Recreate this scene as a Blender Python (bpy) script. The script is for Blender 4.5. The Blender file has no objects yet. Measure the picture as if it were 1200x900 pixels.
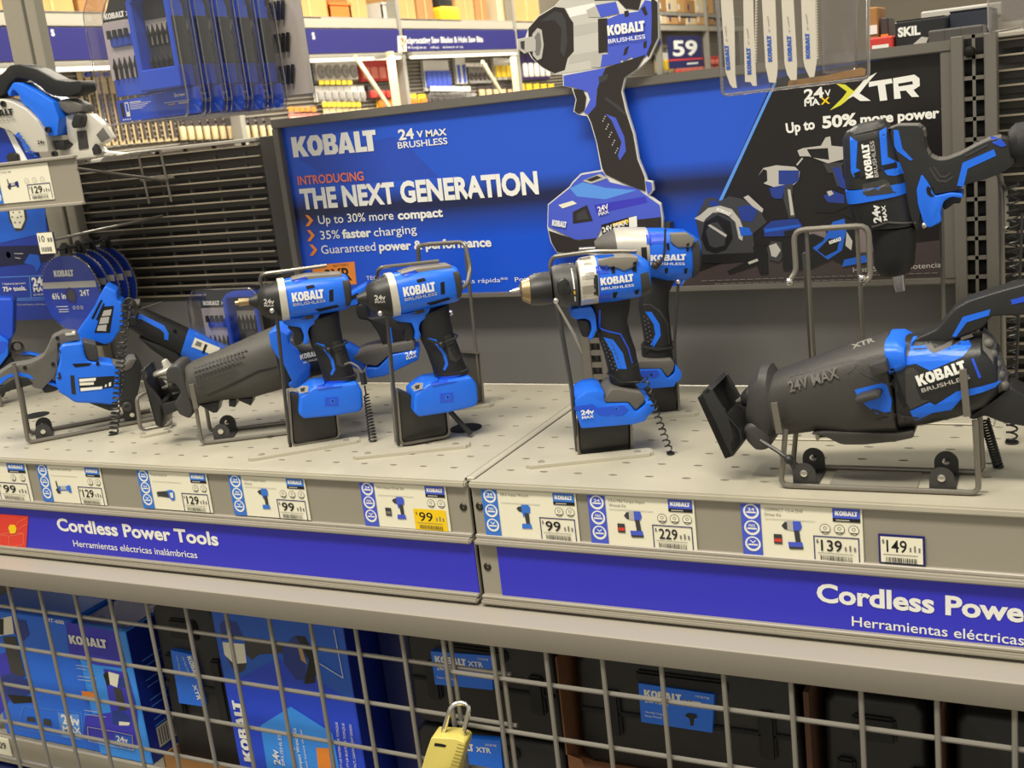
import bpy, bmesh, math, random
from mathutils import Vector, Matrix
from mathutils.bvhtree import BVHTree
random.seed(7)
S = bpy.context.scene
COL = S.collection
PI = math.pi
# ---------------------------------------------------------------- camera
FPX = 1356.0
RW = Matrix(((0.8934429, 0.0072182, -0.44911878), (0.43525913, -0.26088176, 0.86167871), (-0.11094713, -0.96534378, -0.23622474)))
CAM = Vector((0.652, -1.111, 1.422))
cd = bpy.data.cameras.new('camera'); cam = bpy.data.objects.new('camera', cd); COL.objects.link(cam)
cd.sensor_width = 36; cd.lens = 36 * FPX / 1200; cd.clip_start = .05; cd.clip_end = 100
m3 = Matrix([RW.col[0], -RW.col[1], -RW.col[2]]).transposed()
cam.matrix_world = Matrix.Translation(CAM) @ m3.to_4x4()
cd.dof.use_dof = True; cd.dof.focus_distance = 1.42; cd.dof.aperture_fstop = 15
S.camera = cam
# ---------------------------------------------------------------- light
S.view_settings.view_transform = 'Standard'; S.view_settings.look = 'None'
S.view_settings.gamma = 1; S.view_settings.use_curve_mapping = False
S.view_settings.exposure = 0.0
w = bpy.data.worlds.new('world'); S.world = w; w.use_nodes = True
w.node_tree.nodes['Background'].inputs[0].default_value = (1.0, .95, .82, 1)
w.node_tree.nodes['Background'].inputs[1].default_value = .58
def area(name, loc, sx, sy, power, col=(1, .925, .785), rot=(0, 0, 0)):
    l = bpy.data.lights.new(name, 'AREA'); l.shape = 'RECTANGLE'; l.size = sx; l.size_y = sy; l.energy = power; l.color = col
    o = bpy.data.objects.new(name, l); COL.objects.link(o); o.location = loc; o.rotation_euler = rot
    return o
area('ceiling_light_aisle', (.1, -1.7, 4.6), 2.6, .6, 222)
area('ceiling_light_next', (-2.2, -.5, 4.6), .5, 2.4, 65)
area('ceiling_light_rear', (.6, 2.2, 4.6), 2.4, .5, 60)
area('ceiling_light_far', (-3.2, 6.0, 4.6), .6, 6, 520)
area('ceiling_light_far_end', (-3.2, 12.5, 4.6), .6, 6, 480)

# ---------------------------------------------------------------- materials
def lin(c): return tuple(((v / 255) / 12.92 if v / 255 <= .04045 else ((v / 255 + .055) / 1.055) ** 2.4) for v in c)
MATS = {}
def M(name, rgb, rough=.5, metal=0, noise=0, scale=40, emit=0, alpha=1, trans=0, bump=0, spec=.5):
    if name in MATS: return MATS[name]
    m = bpy.data.materials.new(name); m.use_nodes = True; nt = m.node_tree; b = nt.nodes['Principled BSDF']
    c = lin(rgb)
    b.inputs['Base Color'].default_value = (*c, 1); b.inputs['Roughness'].default_value = rough; b.inputs['Metallic'].default_value = metal
    b.inputs['Specular IOR Level'].default_value = spec
    if noise or bump:
        tc = nt.nodes.new('ShaderNodeTexCoord'); n = nt.nodes.new('ShaderNodeTexNoise'); n.inputs['Scale'].default_value = scale; n.inputs['Detail'].default_value = 5
        nt.links.new(tc.outputs['Object'], n.inputs['Vector'])
        if noise:
            mx = nt.nodes.new('ShaderNodeMixRGB'); mx.inputs[1].default_value = (*[v * (1 - noise) for v in c], 1); mx.inputs[2].default_value = (*[min(1, v * (1 + noise)) for v in c], 1)
            nt.links.new(n.outputs['Fac'], mx.inputs[0]); nt.links.new(mx.outputs[0], b.inputs['Base Color'])
        if bump:
            bp = nt.nodes.new('ShaderNodeBump'); bp.inputs['Strength'].default_value = bump; bp.inputs['Distance'].default_value = .001
            n2 = nt.nodes.new('ShaderNodeTexNoise'); n2.inputs['Scale'].default_value = 900; nt.links.new(tc.outputs['Object'], n2.inputs['Vector'])
            nt.links.new(n2.outputs['Fac'], bp.inputs['Height']); nt.links.new(bp.outputs[0], b.inputs['Normal'])
    if emit: b.inputs['Emission Color'].default_value = (*c, 1); b.inputs['Emission Strength'].default_value = emit
    if alpha < 1: b.inputs['Alpha'].default_value = alpha
    if trans: b.inputs['Transmission Weight'].default_value = trans
    MATS[name] = m; return m
# tool plastics
BLUE = M('tool_blue_plastic', (28, 110, 238), .36, noise=.06, scale=60, bump=.15)
BLUE2 = M('deep_blue_plastic', (34, 82, 214), .38)
BLK = M('black_plastic', (36, 36, 36), .40, noise=.15, scale=80, bump=.25)
RUB = M('black_rubber', (24, 24, 25), .62, noise=.2, scale=120, bump=.4)
GRY = M('grey_rubber', (96, 93, 88), .6, noise=.1, scale=90, bump=.2)
DGR = M('dark_grey_plastic', (58, 57, 56), .5, noise=.12, scale=90, bump=.2)
SIL = M('silver_metal', (200, 196, 186), .32, .85, noise=.08)
CRM = M('cream_metal', (204, 200, 188), .42, .25, noise=.06)
BRZ = M('bronze_metal', (168, 146, 110), .3, .8, noise=.1)
WHT = M('white_print', (236, 236, 230), .5)
DOT = M('void_black', (8, 8, 8), .8)
# fixture
DECK = M('deck_paint', (178, 173, 156), .42, noise=.20, scale=9, bump=.1)
FAS = M('fascia_paint', (150, 144, 130), .45, noise=.03, scale=8)
LEDGE = M('ledge_paint', (160, 154, 143), .42, noise=.03, scale=6)
WIRE = M('wire_steel', (128, 123, 114), .35, .55, noise=.08)
CAGE = M('cage_wire_paint', (140, 136, 128), .4, .3)
BACK = M('back_panel_paint', (102, 101, 100), .5, noise=.08, scale=9)
FRAME = M('frame_paint', (104, 100, 93), .45, noise=.04)
DARKM = M('dark_paint', (60, 58, 54), .5, noise=.08)
STEEL = M('plain_steel', (158, 153, 140), .4, .2, noise=.1)
CHROME = M('chrome', (225, 222, 215), .15, 1)
# prints
P = {}
def pm(name, rgb, rough=.4): P[name] = M('print_' + name, rgb, rough); return P[name]
for n, c in dict(white=(238, 238, 232), cream=(236, 233, 212), black=(22, 22, 23), dgrey=(60, 60, 62), grey=(120, 118, 115), lgrey=(185, 182, 175), orange=(236, 140, 50), red=(222, 60, 45), yellow=(245, 205, 20), blue=(30, 95, 205), navy=(34, 36, 110), violet=(58, 56, 190), indigo=(72, 92, 205), sky=(90, 150, 235), gold=(214, 176, 40), tan=(186, 150, 96), lime=(214, 214, 60), tagblue=(56, 118, 212), salmon=(240, 130, 92)).items(): pm(n, c)

# ---------------------------------------------------------------- geometry helpers
class Fr:
    """a frame that stands in the room: origin O, local x along, local y away, local z up"""
    def __init__(s, O, th=0, tilt=0, roll=0):
        s.O = Vector(O); s.R = (Matrix.Rotation(math.radians(th), 3, 'Z') @ Matrix.Rotation(math.radians(tilt), 3, 'X') @ Matrix.Rotation(math.radians(roll), 3, 'Y'))
    def mat(s): return Matrix.Translation(s.O) @ s.R.to_4x4()
    def px(s, x, y, d=0.0):
        r = RW @ Vector(((x - 600) / FPX, (y - 450) / FPX, 1)); n = s.R.col[1]
        p0 = s.O + n * d; t = (p0 - CAM).dot(n) / r.dot(n); q = s.R.transposed() @ (CAM + r * t - s.O)
        return (q.x, q.z)
def world(x, y, axis, val):
    r = RW @ Vector(((x - 600) / FPX, (y - 450) / FPX, 1)); t = (val - CAM[axis]) / r[axis]; return CAM + r * t
def crop(x0, y0, s):
    def f(st): return [(x0 + float(a) / s, y0 + float(b) / s) for a, b in (p.split(',') for p in st.split())]
    return f
def fillet(pts, r, n=3):
    out = []; N = len(pts)
    for i in range(N):
        a, b, c = Vector(pts[i - 1]), Vector(pts[i]), Vector(pts[(i + 1) % N])
        u, v = a - b, c - b; lu, lv = u.length, v.length
        if lu < 1e-7 or lv < 1e-7: continue
        k = min(r, lu * .42, lv * .42); p, q = b + u / lu * k, b + v / lv * k
        for j in range(n + 1):
            t = j / n; out.append(tuple(p * (1 - t) ** 2 + b * 2 * t * (1 - t) + q * t * t))
    return out
def bend(pts, r, n=4):
    pts = [Vector(p) for p in pts]; out = [pts[0]]
    for a, b, c in zip(pts, pts[1:], pts[2:]):
        u, v = a - b, c - b; k = min(r, u.length * .45, v.length * .45); p, q = b + u.normalized() * k, b + v.normalized() * k
        for j in range(n + 1):
            t = j / n; out.append(p * (1 - t) ** 2 + b * 2 * t * (1 - t) + q * t * t)
    return out + [pts[-1]]
GEO = {}
class MB:
    def __init__(s): s.b = bmesh.new()
    def _add(s, t, mi):
        for f in t.faces: f.material_index = mi
        me = bpy.data.meshes.new('t'); t.to_mesh(me); t.free(); s.b.from_mesh(me); bpy.data.meshes.remove(me); return s
    def prism(s, pts, y0, y1, bev=0, seg=2, mi=0, r=0):
        if r: pts = fillet(pts, r)
        t = bmesh.new(); vs = [t.verts.new((p[0], y0, p[1])) for p in pts]; f = t.faces.new(vs)
        g = bmesh.ops.extrude_face_region(t, geom=[f]); bmesh.ops.translate(t, vec=(0, y1 - y0, 0), verts=[v for v in g['geom'] if isinstance(v, bmesh.types.BMVert)])
        if bev:
            rim = [e for e in t.edges if abs(e.verts[0].co.y - e.verts[1].co.y) < 1e-9]
            bmesh.ops.bevel(t, geom=rim, offset=bev, segments=seg, profile=.5, affect='EDGES', clamp_overlap=True)
        bmesh.ops.recalc_face_normals(t, faces=t.faces); return s._add(t, mi)
    def box(s, x0, x1, y0, y1, z0, z1, bev=0, seg=1, mi=0):
        t = bmesh.new(); bmesh.ops.create_cube(t, size=1, matrix=Matrix.Translation(((x0 + x1) / 2, (y0 + y1) / 2, (z0 + z1) / 2)) @ Matrix.Diagonal((x1 - x0, y1 - y0, z1 - z0, 1)))
        if bev: bmesh.ops.bevel(t, geom=t.edges[:], offset=bev, segments=seg, affect='EDGES', clamp_overlap=True)
        bmesh.ops.recalc_face_normals(t, faces=t.faces); return s._add(t, mi)
    def obox(s, p0, p1, wy, h, mi=0):
        """flat bar from p0 to p1 (3D), width wy along y, thickness h"""
        a, b = Vector(p0), Vector(p1); d = (b - a).normalized(); y = Vector((0, 1, 0)); n = d.cross(y).normalized(); y = n.cross(d)
        t = bmesh.new(); r = []
        for c in (a, b): r.append([t.verts.new(c + y * wy * i / 2 + n * h * j / 2) for i, j in ((-1, -1), (1, -1), (1, 1), (-1, 1))])
        for i in range(4): t.faces.new((r[0][i], r[0][(i + 1) % 4], r[1][(i + 1) % 4], r[1][i]))
        t.faces.new(r[0]); t.faces.new(r[1]); bmesh.ops.recalc_face_normals(t, faces=t.faces); return s._add(t, mi)
    def tube(s, pts, r, n=8, mi=0, closed=False):
        pts = [Vector(p) for p in pts]; N = len(pts); t = bmesh.new(); rings = []; up = None
        for i, p in enumerate(pts):
            a = pts[(i - 1) % N] if closed or i else p; c = pts[(i + 1) % N] if closed or i < N - 1 else p
            d = (c - a); d = d.normalized() if d.length > 1e-9 else Vector((0, 0, 1))
            if up is None: up = d.orthogonal().normalized()
            up = up - d * up.dot(d); up = up.normalized() if up.length > 1e-6 else d.orthogonal().normalized()
            v = d.cross(up); rr = r[i] if isinstance(r, (list, tuple)) else r
            rings.append([t.verts.new(p + (up * math.cos(2 * PI * k / n) + v * math.sin(2 * PI * k / n)) * rr) for k in range(n)])
        for i in range(N if closed else N - 1):
            A, B = rings[i], rings[(i + 1) % N]
            for k in range(n): t.faces.new((A[k], A[(k + 1) % n], B[(k + 1) % n], B[k]))
        if not closed: t.faces.new(rings[0]); t.faces.new(rings[-1])
        bmesh.ops.recalc_face_normals(t, faces=t.faces); return s._add(t, mi)
    def lathe(s, c, d, prof, n=24, mi=0):
        c = Vector(c); d = Vector(d).normalized(); u = d.orthogonal().normalized(); v = d.cross(u); t = bmesh.new(); rings = []
        for a, r in prof: rings.append([t.verts.new(c + d * a + (u * math.cos(2 * PI * k / n) + v * math.sin(2 * PI * k / n)) * max(r, 1e-5)) for k in range(n)])
        for A, B in zip(rings, rings[1:]):
            for k in range(n): t.faces.new((A[k], A[(k + 1) % n], B[(k + 1) % n], B[k]))
        t.faces.new(rings[0]); t.faces.new(rings[-1]); bmesh.ops.recalc_face_normals(t, faces=t.faces); return s._add(t, mi)
    def ball(s, c, r, mi=0):
        t = bmesh.new(); bmesh.ops.create_icosphere(t, subdivisions=2, radius=r, matrix=Matrix.Translation(c)); return s._add(t, mi)
    def loft(s, st, n=28, ex=2.6, mi=0, yc=0, soft=.0):
        """st: (top(x,z), bottom(x,z), half depth[, exponent])"""
        t = bmesh.new(); rings = []; st = list(st)
        if soft:
            def mid(a, b, k, q): # extra rounded end ring
                A, B = Vector(a[0]), Vector(a[1]); c = (A + B) / 2; o = (Vector(b[0]) + Vector(b[1])) / 2; dr = (c - o); dr = dr.normalized() if dr.length else dr
                return (tuple(c + (A - c) * k + dr * q), tuple(c + (B - c) * k + dr * q), a[2] * k) + tuple(a[3:])
            st = [mid(st[0], st[1], .8, soft), mid(st[0], st[1], .93, soft * .7)] + st + [mid(st[-1], st[-2], .93, soft * .7), mid(st[-1], st[-2], .8, soft)]
        for q in st:
            A, B = Vector(q[0]), Vector(q[1]); c = (A + B) / 2; h = (A - B) / 2; e = q[3] if len(q) > 3 else ex; yy = q[4] if len(q) > 4 else yc; r = []
            for k in range(n):
                a = 2 * PI * k / n; cc, ss = math.cos(a), math.sin(a)
                w_ = math.copysign(abs(cc) ** (2 / e), cc); y = math.copysign(abs(ss) ** (2 / e), ss) * q[2]
                p = c + h * w_; r.append(t.verts.new((p.x, yy + y, p.y)))
            rings.append(r)
        for A, B in zip(rings, rings[1:]):
            for k in range(n): t.faces.new((A[k], A[(k + 1) % n], B[(k + 1) % n], B[k]))
        t.faces.new(rings[0]); t.faces.new(rings[-1]); bmesh.ops.recalc_face_normals(t, faces=t.faces); return s._add(t, mi)
    def flat(s, loops, y, mi=0, tris=None):
        v, f = fill(loops); t = bmesh.new(); vs = [t.verts.new((a, y, b)) for a, b in v]
        for q in f:
            try: t.faces.new([vs[i] for i in q])
            except ValueError: pass
        for q in t.faces:
            q.normal_update()
            if q.normal.y > 0: q.normal_flip()
        return s._add(t, mi)
    def build(s, name, mats, par, ang=32, kind=None):
        me = bpy.data.meshes.new(name)
        for f in s.b.faces: f.smooth = True
        ca = math.cos(math.radians(ang))
        for e in s.b.edges:
            if len(e.link_faces) == 2 and e.link_faces[0].normal.dot(e.link_faces[1].normal) < ca: e.smooth = False
        s.b.to_mesh(me)
        if par is not None: geo = ([v.co.copy() for v in me.vertices], [list(p.vertices) for p in me.polygons])
        s.b.free()
        for m in (mats if isinstance(mats, (list, tuple)) else [mats]): me.materials.append(m)
        o = bpy.data.objects.new(name, me); COL.objects.link(o)
        if par is not None: o.parent = par; GEO.setdefault(par.name, []).append(geo + (o,))
        if kind: o['kind'] = kind
        return o
def fill(loops):
    """triangulate closed loops (holes by even-odd)"""
    c = bpy.data.curves.new('c', 'CURVE'); c.dimensions = '2D'; c.fill_mode = 'BOTH'
    for l in loops:
        sp = c.splines.new('POLY'); sp.points.add(len(l) - 1)
        for q, p in zip(sp.points, l): q.co = (p[0], p[1], 0, 1)
        sp.use_cyclic_u = True
    o = bpy.data.objects.new('c', c); me = bpy.data.meshes.new_from_object(o)
    r = ([(v.co.x, v.co.y) for v in me.vertices], [list(p.vertices) for p in me.polygons])
    bpy.data.objects.remove(o); bpy.data.curves.remove(c); bpy.data.meshes.remove(me); return r
TXT = {}
def glyphs(st, bold=0):
    k = (st, bold)
    if k in TXT: return TXT[k]
    def mk(t):
        c = bpy.data.curves.new('f', 'FONT'); c.body = t; c.size = 1; c.offset = bold; c.resolution_u = 3
        o = bpy.data.objects.new('f', c); me = bpy.data.meshes.new_from_object(o); r = ([(v.co.x, v.co.y) for v in me.vertices], [list(p.vertices) for p in me.polygons])
        bpy.data.objects.remove(o); bpy.data.curves.remove(c); bpy.data.meshes.remove(me); return r
    if 'H' not in TXT: TXT['H'] = max(y for x, y in mk('H')[0])
    v, f = mk(st); x0 = min(x for x, y in v); x1 = max(x for x, y in v); h = TXT['H']
    TXT[k] = ([((x - x0) / (x1 - x0), y / h) for x, y in v], f, (x1 - x0) / h); return TXT[k]
KOB = [([(0,0),(0,1),(.28,1),(.28,.64),(.48,1),(.8,1),(.53,.54),(.82,0),(.5,0),(.34,.34),(.28,.26),(.28,0)], 0), ([(.2,0),(0,.3),(0,.7),(.2,1),(.58,1),(.78,.7),(.78,.3),(.58,0)], .8), ([(.33,.26),(.27,.4),(.27,.6),(.33,.74),(.45,.74),(.51,.6),(.51,.4),(.45,.26)], .8), ([(0,0),(0,1),(.52,1),(.67,.88),(.67,.62),(.58,.52),(.71,.4),(.71,.14),(.55,0)], 1.62), ([(.27,.61),(.27,.79),(.4,.79),(.4,.61)], 1.62), ([(.27,.2),(.27,.41),(.43,.41),(.43,.2)], 1.62), ([(0,0),(.25,1),(.57,1),(.82,0),(.54,0),(.5,.16),(.32,.16),(.28,0)], 2.33), ([(.35,.36),(.41,.68),(.47,.36)], 2.33), ([(0,0),(0,1),(.28,1),(.28,.24),(.57,.24),(.57,0)], 3.19), ([(.17,0),(.17,.76),(0,.76),(0,1),(.64,1),(.64,.76),(.46,.76),(.46,0)], 3.62)]
def kobalt():
    if 'KOB' not in TXT:
        v, f = fill([[((x + dx) / 4.26, y) for x, y in l] for l, dx in KOB]); TXT['KOB'] = (v, f, 3.6)
    return TXT['KOB']
def lay(g, A, B, h, shear=0):
    """map unit glyph mesh on the baseline A-B with cap height h"""
    A, B = Vector(A), Vector(B); d = B - A; n = Vector((-d.y, d.x)).normalized() * h
    return [tuple(A + d * x + n * y + d.normalized() * (y * h * shear)) for x, y in g[0]], g[1]
def bvh(par):
    vs = []; fs = []; ow = []
    for v, f, ob in GEO.get(par.name, []): o = len(vs); vs += v; fs += [[i + o for i in q] for q in f]; ow += [ob] * len(f)
    return BVHTree.FromPolygons(vs, fs), ow
ON = {'header_lettering': 'header_card', 'card_lettering': 'blue_card', 'label_lettering': 'case_label', 'label_picture': 'case_label', 'embossed_lettering': 'case_shell', 'barcode_print': 'back_card'}
FLAT = ('card', 'poster_print', 'board', 'banner_card', 'sign_board', 'box_body', 'plate', 'card_disc')
def carrier(par, name):
    if par.get('label') is None: return par
    want = (ON[name],) if name in ON else FLAT; c = [o for *_, o in GEO.get(par.name, []) if o.name.split('.')[0] in want]
    return c[0] if c else par
def mesh2(parts, name, par, y=0, wrap=None, off=.0006, step=.004, solid=0):
    """parts: (verts2d, faces, material).  A printed or raised mark; wrap = a tree of the surface it lies on."""
    t = bmesh.new(); mats = []; cnt = {}; wrap, own = wrap if wrap else (None, None)
    for k, (v, f, m) in enumerate(parts):
        if m not in mats: mats.append(m)
        mi = mats.index(m); u = bmesh.new(); vs = [u.verts.new((a, 0, b)) for a, b in v]
        for q in f:
            try: u.faces.new([vs[i] for i in q])
            except ValueError: pass
        if wrap:
            xs = [p[0] for p in v]; zs = [p[1] for p in v]
            for ax, lo, hi in ((0, min(xs), max(xs)), (2, min(zs), max(zs))):
                c = math.ceil(lo / step) * step
                while c < hi:
                    co = Vector((0, 0, 0)); co[ax] = c; no = Vector((0, 0, 0)); no[ax] = 1
                    bmesh.ops.bisect_plane(u, geom=u.verts[:] + u.edges[:] + u.faces[:], dist=1e-7, plane_co=co, plane_no=no); c += step
        hits = []
        for vv in u.verts:
            yy = None
            if wrap:
                h = wrap.ray_cast(Vector((vv.co.x, -1, vv.co.z)), Vector((0, 1, 0)))
                if h[0] is not None: yy = h[0].y; cnt[own[h[2]]] = cnt.get(own[h[2]], 0) + 1
            hits.append(yy)
        if wrap:
            ok = [(vv.co.x, vv.co.z, q) for vv, q in zip(u.verts, hits) if q is not None]
        for vv, q in zip(u.verts, hits):
            if wrap and q is None: q = min(ok, key=lambda o: (o[0] - vv.co.x) ** 2 + (o[1] - vv.co.z) ** 2)[2] if ok else y
            vv.co.y = (q if wrap else y) - off - k * (.00016 if wrap and solid else .00004)
        for q in u.faces:
            q.normal_update()
            if q.normal.y > 0: q.normal_flip()
        if solid:
            g = bmesh.ops.extrude_face_region(u, geom=u.faces[:]); bmesh.ops.translate(u, vec=(0, solid, 0), verts=[x for x in g['geom'] if isinstance(x, bmesh.types.BMVert)])
            bmesh.ops.recalc_face_normals(u, faces=u.faces)
        for q in u.faces: q.material_index = mi
        me = bpy.data.meshes.new('t'); u.to_mesh(me); u.free(); t.from_mesh(me); bpy.data.meshes.remove(me)
    me = bpy.data.meshes.new(name); t.to_mesh(me); t.free()
    for m in mats: me.materials.append(m)
    o = bpy.data.objects.new(name, me); COL.objects.link(o); o.parent = (max(cnt, key=cnt.get) if cnt and par.get('label') is not None else par) if own else carrier(par, name); return o
def poly(F, pts, d, m):  # a printed polygon traced on plane y=d
    v, f = fill([[F.px(*p, d) for p in pts]]); return (v, f, m)
def word(F, st, p0, p1, hpx, d, m, bold=0, shear=0):
    A, B = F.px(*p0, d), F.px(*p1, d); up = F.px(p0[0], p0[1] - 10, d); sc = (Vector(up) - Vector(A)).length / 10
    g = kobalt() if st == 'KOBALT' else glyphs(st, bold); v, f = lay(g, A, B, hpx * sc, shear); return (v, f, m)
def rectp(x0, z0, x1, z1, m): return ([(x0, z0), (x1, z0), (x1, z1), (x0, z1)], [[0, 1, 2, 3]], m)
def disc(cx, cz, r, m, r2=0, n=20):
    v = [(cx + r * math.cos(2 * PI * k / n), cz + r * math.sin(2 * PI * k / n)) for k in range(n)]
    if not r2: return (v, [list(range(n))], m)
    v += [(cx + r2 * math.cos(2 * PI * k / n), cz + r2 * math.sin(2 * PI * k / n)) for k in range(n)]
    return (v, [[k, (k + 1) % n, n + (k + 1) % n, n + k] for k in range(n)], m)
def wd(st, x0, x1, z, h, m, bold=0): g = kobalt() if st == 'KOBALT' else glyphs(st, bold); v, f = lay(g, (x0, z), (x1, z), h); return (v, f, m)
def wdf(st, x0, z, h, m, bold=0, sq=1): g = glyphs(st, bold); return wd(st, x0, x0 + g[2] * h * sq, z, h, m, bold)
def thing(name, label, cat, F, group=None):
    o = bpy.data.objects.new(name, None); COL.objects.link(o); o.matrix_world = F.mat(); o.empty_display_size = .02
    o['label'] = label; o['category'] = cat
    if group: o['group'] = group
    return o
def tag(o, label, cat, group=None):
    o['label'] = label; o['category'] = cat
    if group: o['group'] = group
    return o
def struct(o): o['kind'] = 'structure'; return o
def kids(o): return [c for c in bpy.data.objects if c.parent == o]
def dup(o, label=None, mat=None):
    def rec(a, par):
        b = a.copy(); COL.objects.link(b); b.parent = par
        for c in kids(a): rec(c, b)
        return b
    n = rec(o, o.parent)
    if label: n['label'] = label
    if mat is not None: n.matrix_world = mat
    return n
W0 = Fr((0, 0, 0))
# ================================================================ ROOM
def box_struct(name, b, m): return struct(MB().box(*b).build(name, m, None))
FLOOR = M('floor_concrete', (122, 116, 104), .35, noise=.12, scale=3)
box_struct('floor', (-7, 5, -5, 27, -.05, 0), FLOOR)
box_struct('wall_back', (-7, 5, 26.9, 27, 0, 5.2), M('store_wall_paint', (176, 166, 148), .7))
box_struct('wall_left', (-7, -6.9, -5, 27, 0, 5.2), M('store_wall_paint', (176, 166, 148), .7))

# ================================================================ DISPLAY SHELVES
ZS = 1.0
def deck_mesh(x0, x1, y0, y1, nx, ny, ox, oy, pitch):
    """steel sheet with a real slot hole in every cell"""
    t = bmesh.new(); hx, hy = .0056, .0027; th = .0015
    xs = [ox + (i - .5) * pitch for i in range(nx + 1)]; ys = [oy + (j - .5) * pitch for j in range(ny + 1)]
    def V(x, y, z=ZS): return t.verts.new((x, y, z))
    for i in range(nx):
        for j in range(ny):
            a, b, c, d = xs[i], xs[i + 1], ys[j], ys[j + 1]; cx, cy = (a + b) / 2, (c + d) / 2
            hole = [(cx + hx * math.cos(k * PI / 4 + PI / 8), cy + hy * math.sin(k * PI / 4 + PI / 8)) for k in range(8)]
            H = [V(*p) for p in hole]; L = [V(*p, ZS - th) for p in hole]; Q = [V(b, d), V(a, d), V(a, c), V(b, c)]
            for k in range(4):
                t.faces.new((Q[k], H[2 * k + 1], H[2 * k])); t.faces.new((Q[k], Q[(k + 1) % 4], H[(2 * k + 2) % 8], H[2 * k + 1]))
            for k in range(8): t.faces.new((H[k], H[(k + 1) % 8], L[(k + 1) % 8], L[k]))
    # margins
    for a, b, c, d in ((x0, xs[0], y0, y1), (xs[-1], x1, y0, y1), (xs[0], xs[-1], y0, ys[0]), (xs[0], xs[-1], ys[-1], y1)):
        if b - a > 1e-6 and d - c > 1e-6: t.faces.new((V(a, c), V(b, c), V(b, d), V(a, d)))
    bmesh.ops.remove_doubles(t, verts=t.verts, dist=1e-5); bmesh.ops.recalc_face_normals(t, faces=t.faces)
    for f in t.faces:
        if abs(f.normal.z) > .9 and f.normal.z < 0: f.normal_flip()
    return t
def screw(par, x, z, y):
    MB().lathe((x, y + .001, z), (0, -1, 0), [(0, .0052), (.0016, .005), (.0026, .004), (.0026, .0021), (.0006, .0018)], 16).build('screw', M('screw_steel', (70, 66, 60), .4, .8), par)
def shelf_unit(label, x0, x1, ox, nx, banner_x, screws, banner_label):
    F = Fr((0, 0, 0)); t = thing('display_shelf', label, 'shelf', Fr((x0, 0, ZS - .16))); o = t.location.copy()
    def sh(mb): bmesh.ops.translate(mb.b, vec=-o, verts=mb.b.verts); return mb
    d = MB(); d.b.free(); d.b = deck_mesh(x0 + (.005 if x0 > 0 else 0), x1 - (.005 if x0 < 0 else 0), .0, .425, nx, 9, ox, .0425, .0433); sh(d).build('perforated_deck', DECK, t)
    g = MB(); g.box(x0, x1, -.004, .006, ZS - .0085, ZS + .0002, .002, 2); sh(g).build('front_lip', DECK, t)
    g = MB(); g.box(x0, x1, .002, .008, .848, ZS - .006, .0008); sh(g).build('fascia_panel', FAS, t)
    g = MB(); g.box(x0, x1, -.008, .004, .9225, .9295, .002, 2); g.box(x0, x1, -.002, .006, .9295, .934, .001); sh(g).build('rail', LEDGE, t)
    g = MB(); g.box(x0, x1, -.009, .004, .8475, .8535, .0018, 2); g.box(x0, x1, -.005, .004, .8535, .858, .0012); sh(g).build('bottom_channel', FAS, t)
    g = MB(); g.box(x0, x1, .008, .42, .982, .986); g.box(x0, x1, .40, .425, .85, .998); sh(g).build('hole_shade_tray', M('hole_shade_black', (20, 19, 18), .8), t)  # added black sheets: shade behind the deck holes put into the colour
    for x, z in screws: screw(t, x - o.x, z - o.z, .002 - o.y)
    return t
shelf_unit('left shelf bay with perforated grey deck and price rail', -1.35, -.0024, -1.34, 31, None, [(-.011, .966), (-.011, .984)][:1], '')
shelf_unit('right shelf bay with perforated grey deck, joining at the seam', .0024, 1.15, .036, 25, None, [(.011, .968), (.0115, .892)], '')
# seam strip between the bays
tag(MB().box(-.0054, .0054, .007, .42, ZS - .004, ZS + .0016, .0012).build('joint_strip', DECK, None), 'thin grey joint strip between the two perforated shelf decks', 'strip')

# blue banners that slide in the fascia channel
F0 = Fr((0, -.0005, 0))
def banner(label, x0, x1, words):
    t = thing('banner', label, 'sign', Fr(((x0 + x1) / 2, .0015, .8575))); ox, oz = t.location.x, t.location.z; yy = t.location.y
    MB().box(x0 - ox, x1 - ox, -.0015, .0005, 0, .065).build('banner_card', M('banner_violet_blue', (52, 52, 196), .3, noise=.03, scale=5), t)
    Fb = Fr(t.location)
    [mesh2([word(Fb, *q)], 'lettering', t, -.0015) for q in words]
    return t
b1 = banner('violet-blue banner reading Cordless Power Tools under the left price tags', -1.35, -.003, [('Cordless Power Tools', (68.5, 621), (257, 639), 13.5, -.0015, WHT, .032), ('Herramientas eléctricas inalámbricas', (87, 640), (232, 654), 7.2, -.0015, WHT, .006)])
c = crop(0, 520, 4); Fb = Fr(b1.location)
mesh2([poly(Fb, c('-40,325 135,338 124,490 -40,478'), -.0015, P['red'])], 'red_icon_panel', b1, -.0016)
def lines(F, segs, wpx, d, m):
    out = []
    for st in segs:
        for a, b in zip(st, st[1:]):
            dx, dy = b[0] - a[0], b[1] - a[1]; l = math.hypot(dx, dy) or 1; nx, ny = -dy / l * wpx / 2, dx / l * wpx / 2
            q = [F.px(a[0] + nx, a[1] + ny, d), F.px(b[0] + nx, b[1] + ny, d), F.px(b[0] - nx, b[1] - ny, d), F.px(a[0] - nx, a[1] - ny, d)]
            out.append((q, [[0, 1, 2, 3]], m))
    return out
mesh2(lines(Fb, [c('-2,425 45,432 112,420 65,412 -2,425'), c('2,470 2,425'), c('45,485 45,432'), c('112,470 112,420'), c('2,470 45,485 112,470'), c('65,400 90,365 130,345'), c('85,405 110,385 132,375')], .55, -.0015, P['salmon']) + [poly(Fb, c('42,392 50,378 72,378 82,395 75,418 52,420'), -.0015, P['yellow'])], 'icon_drawing', b1, -.0018)
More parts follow.
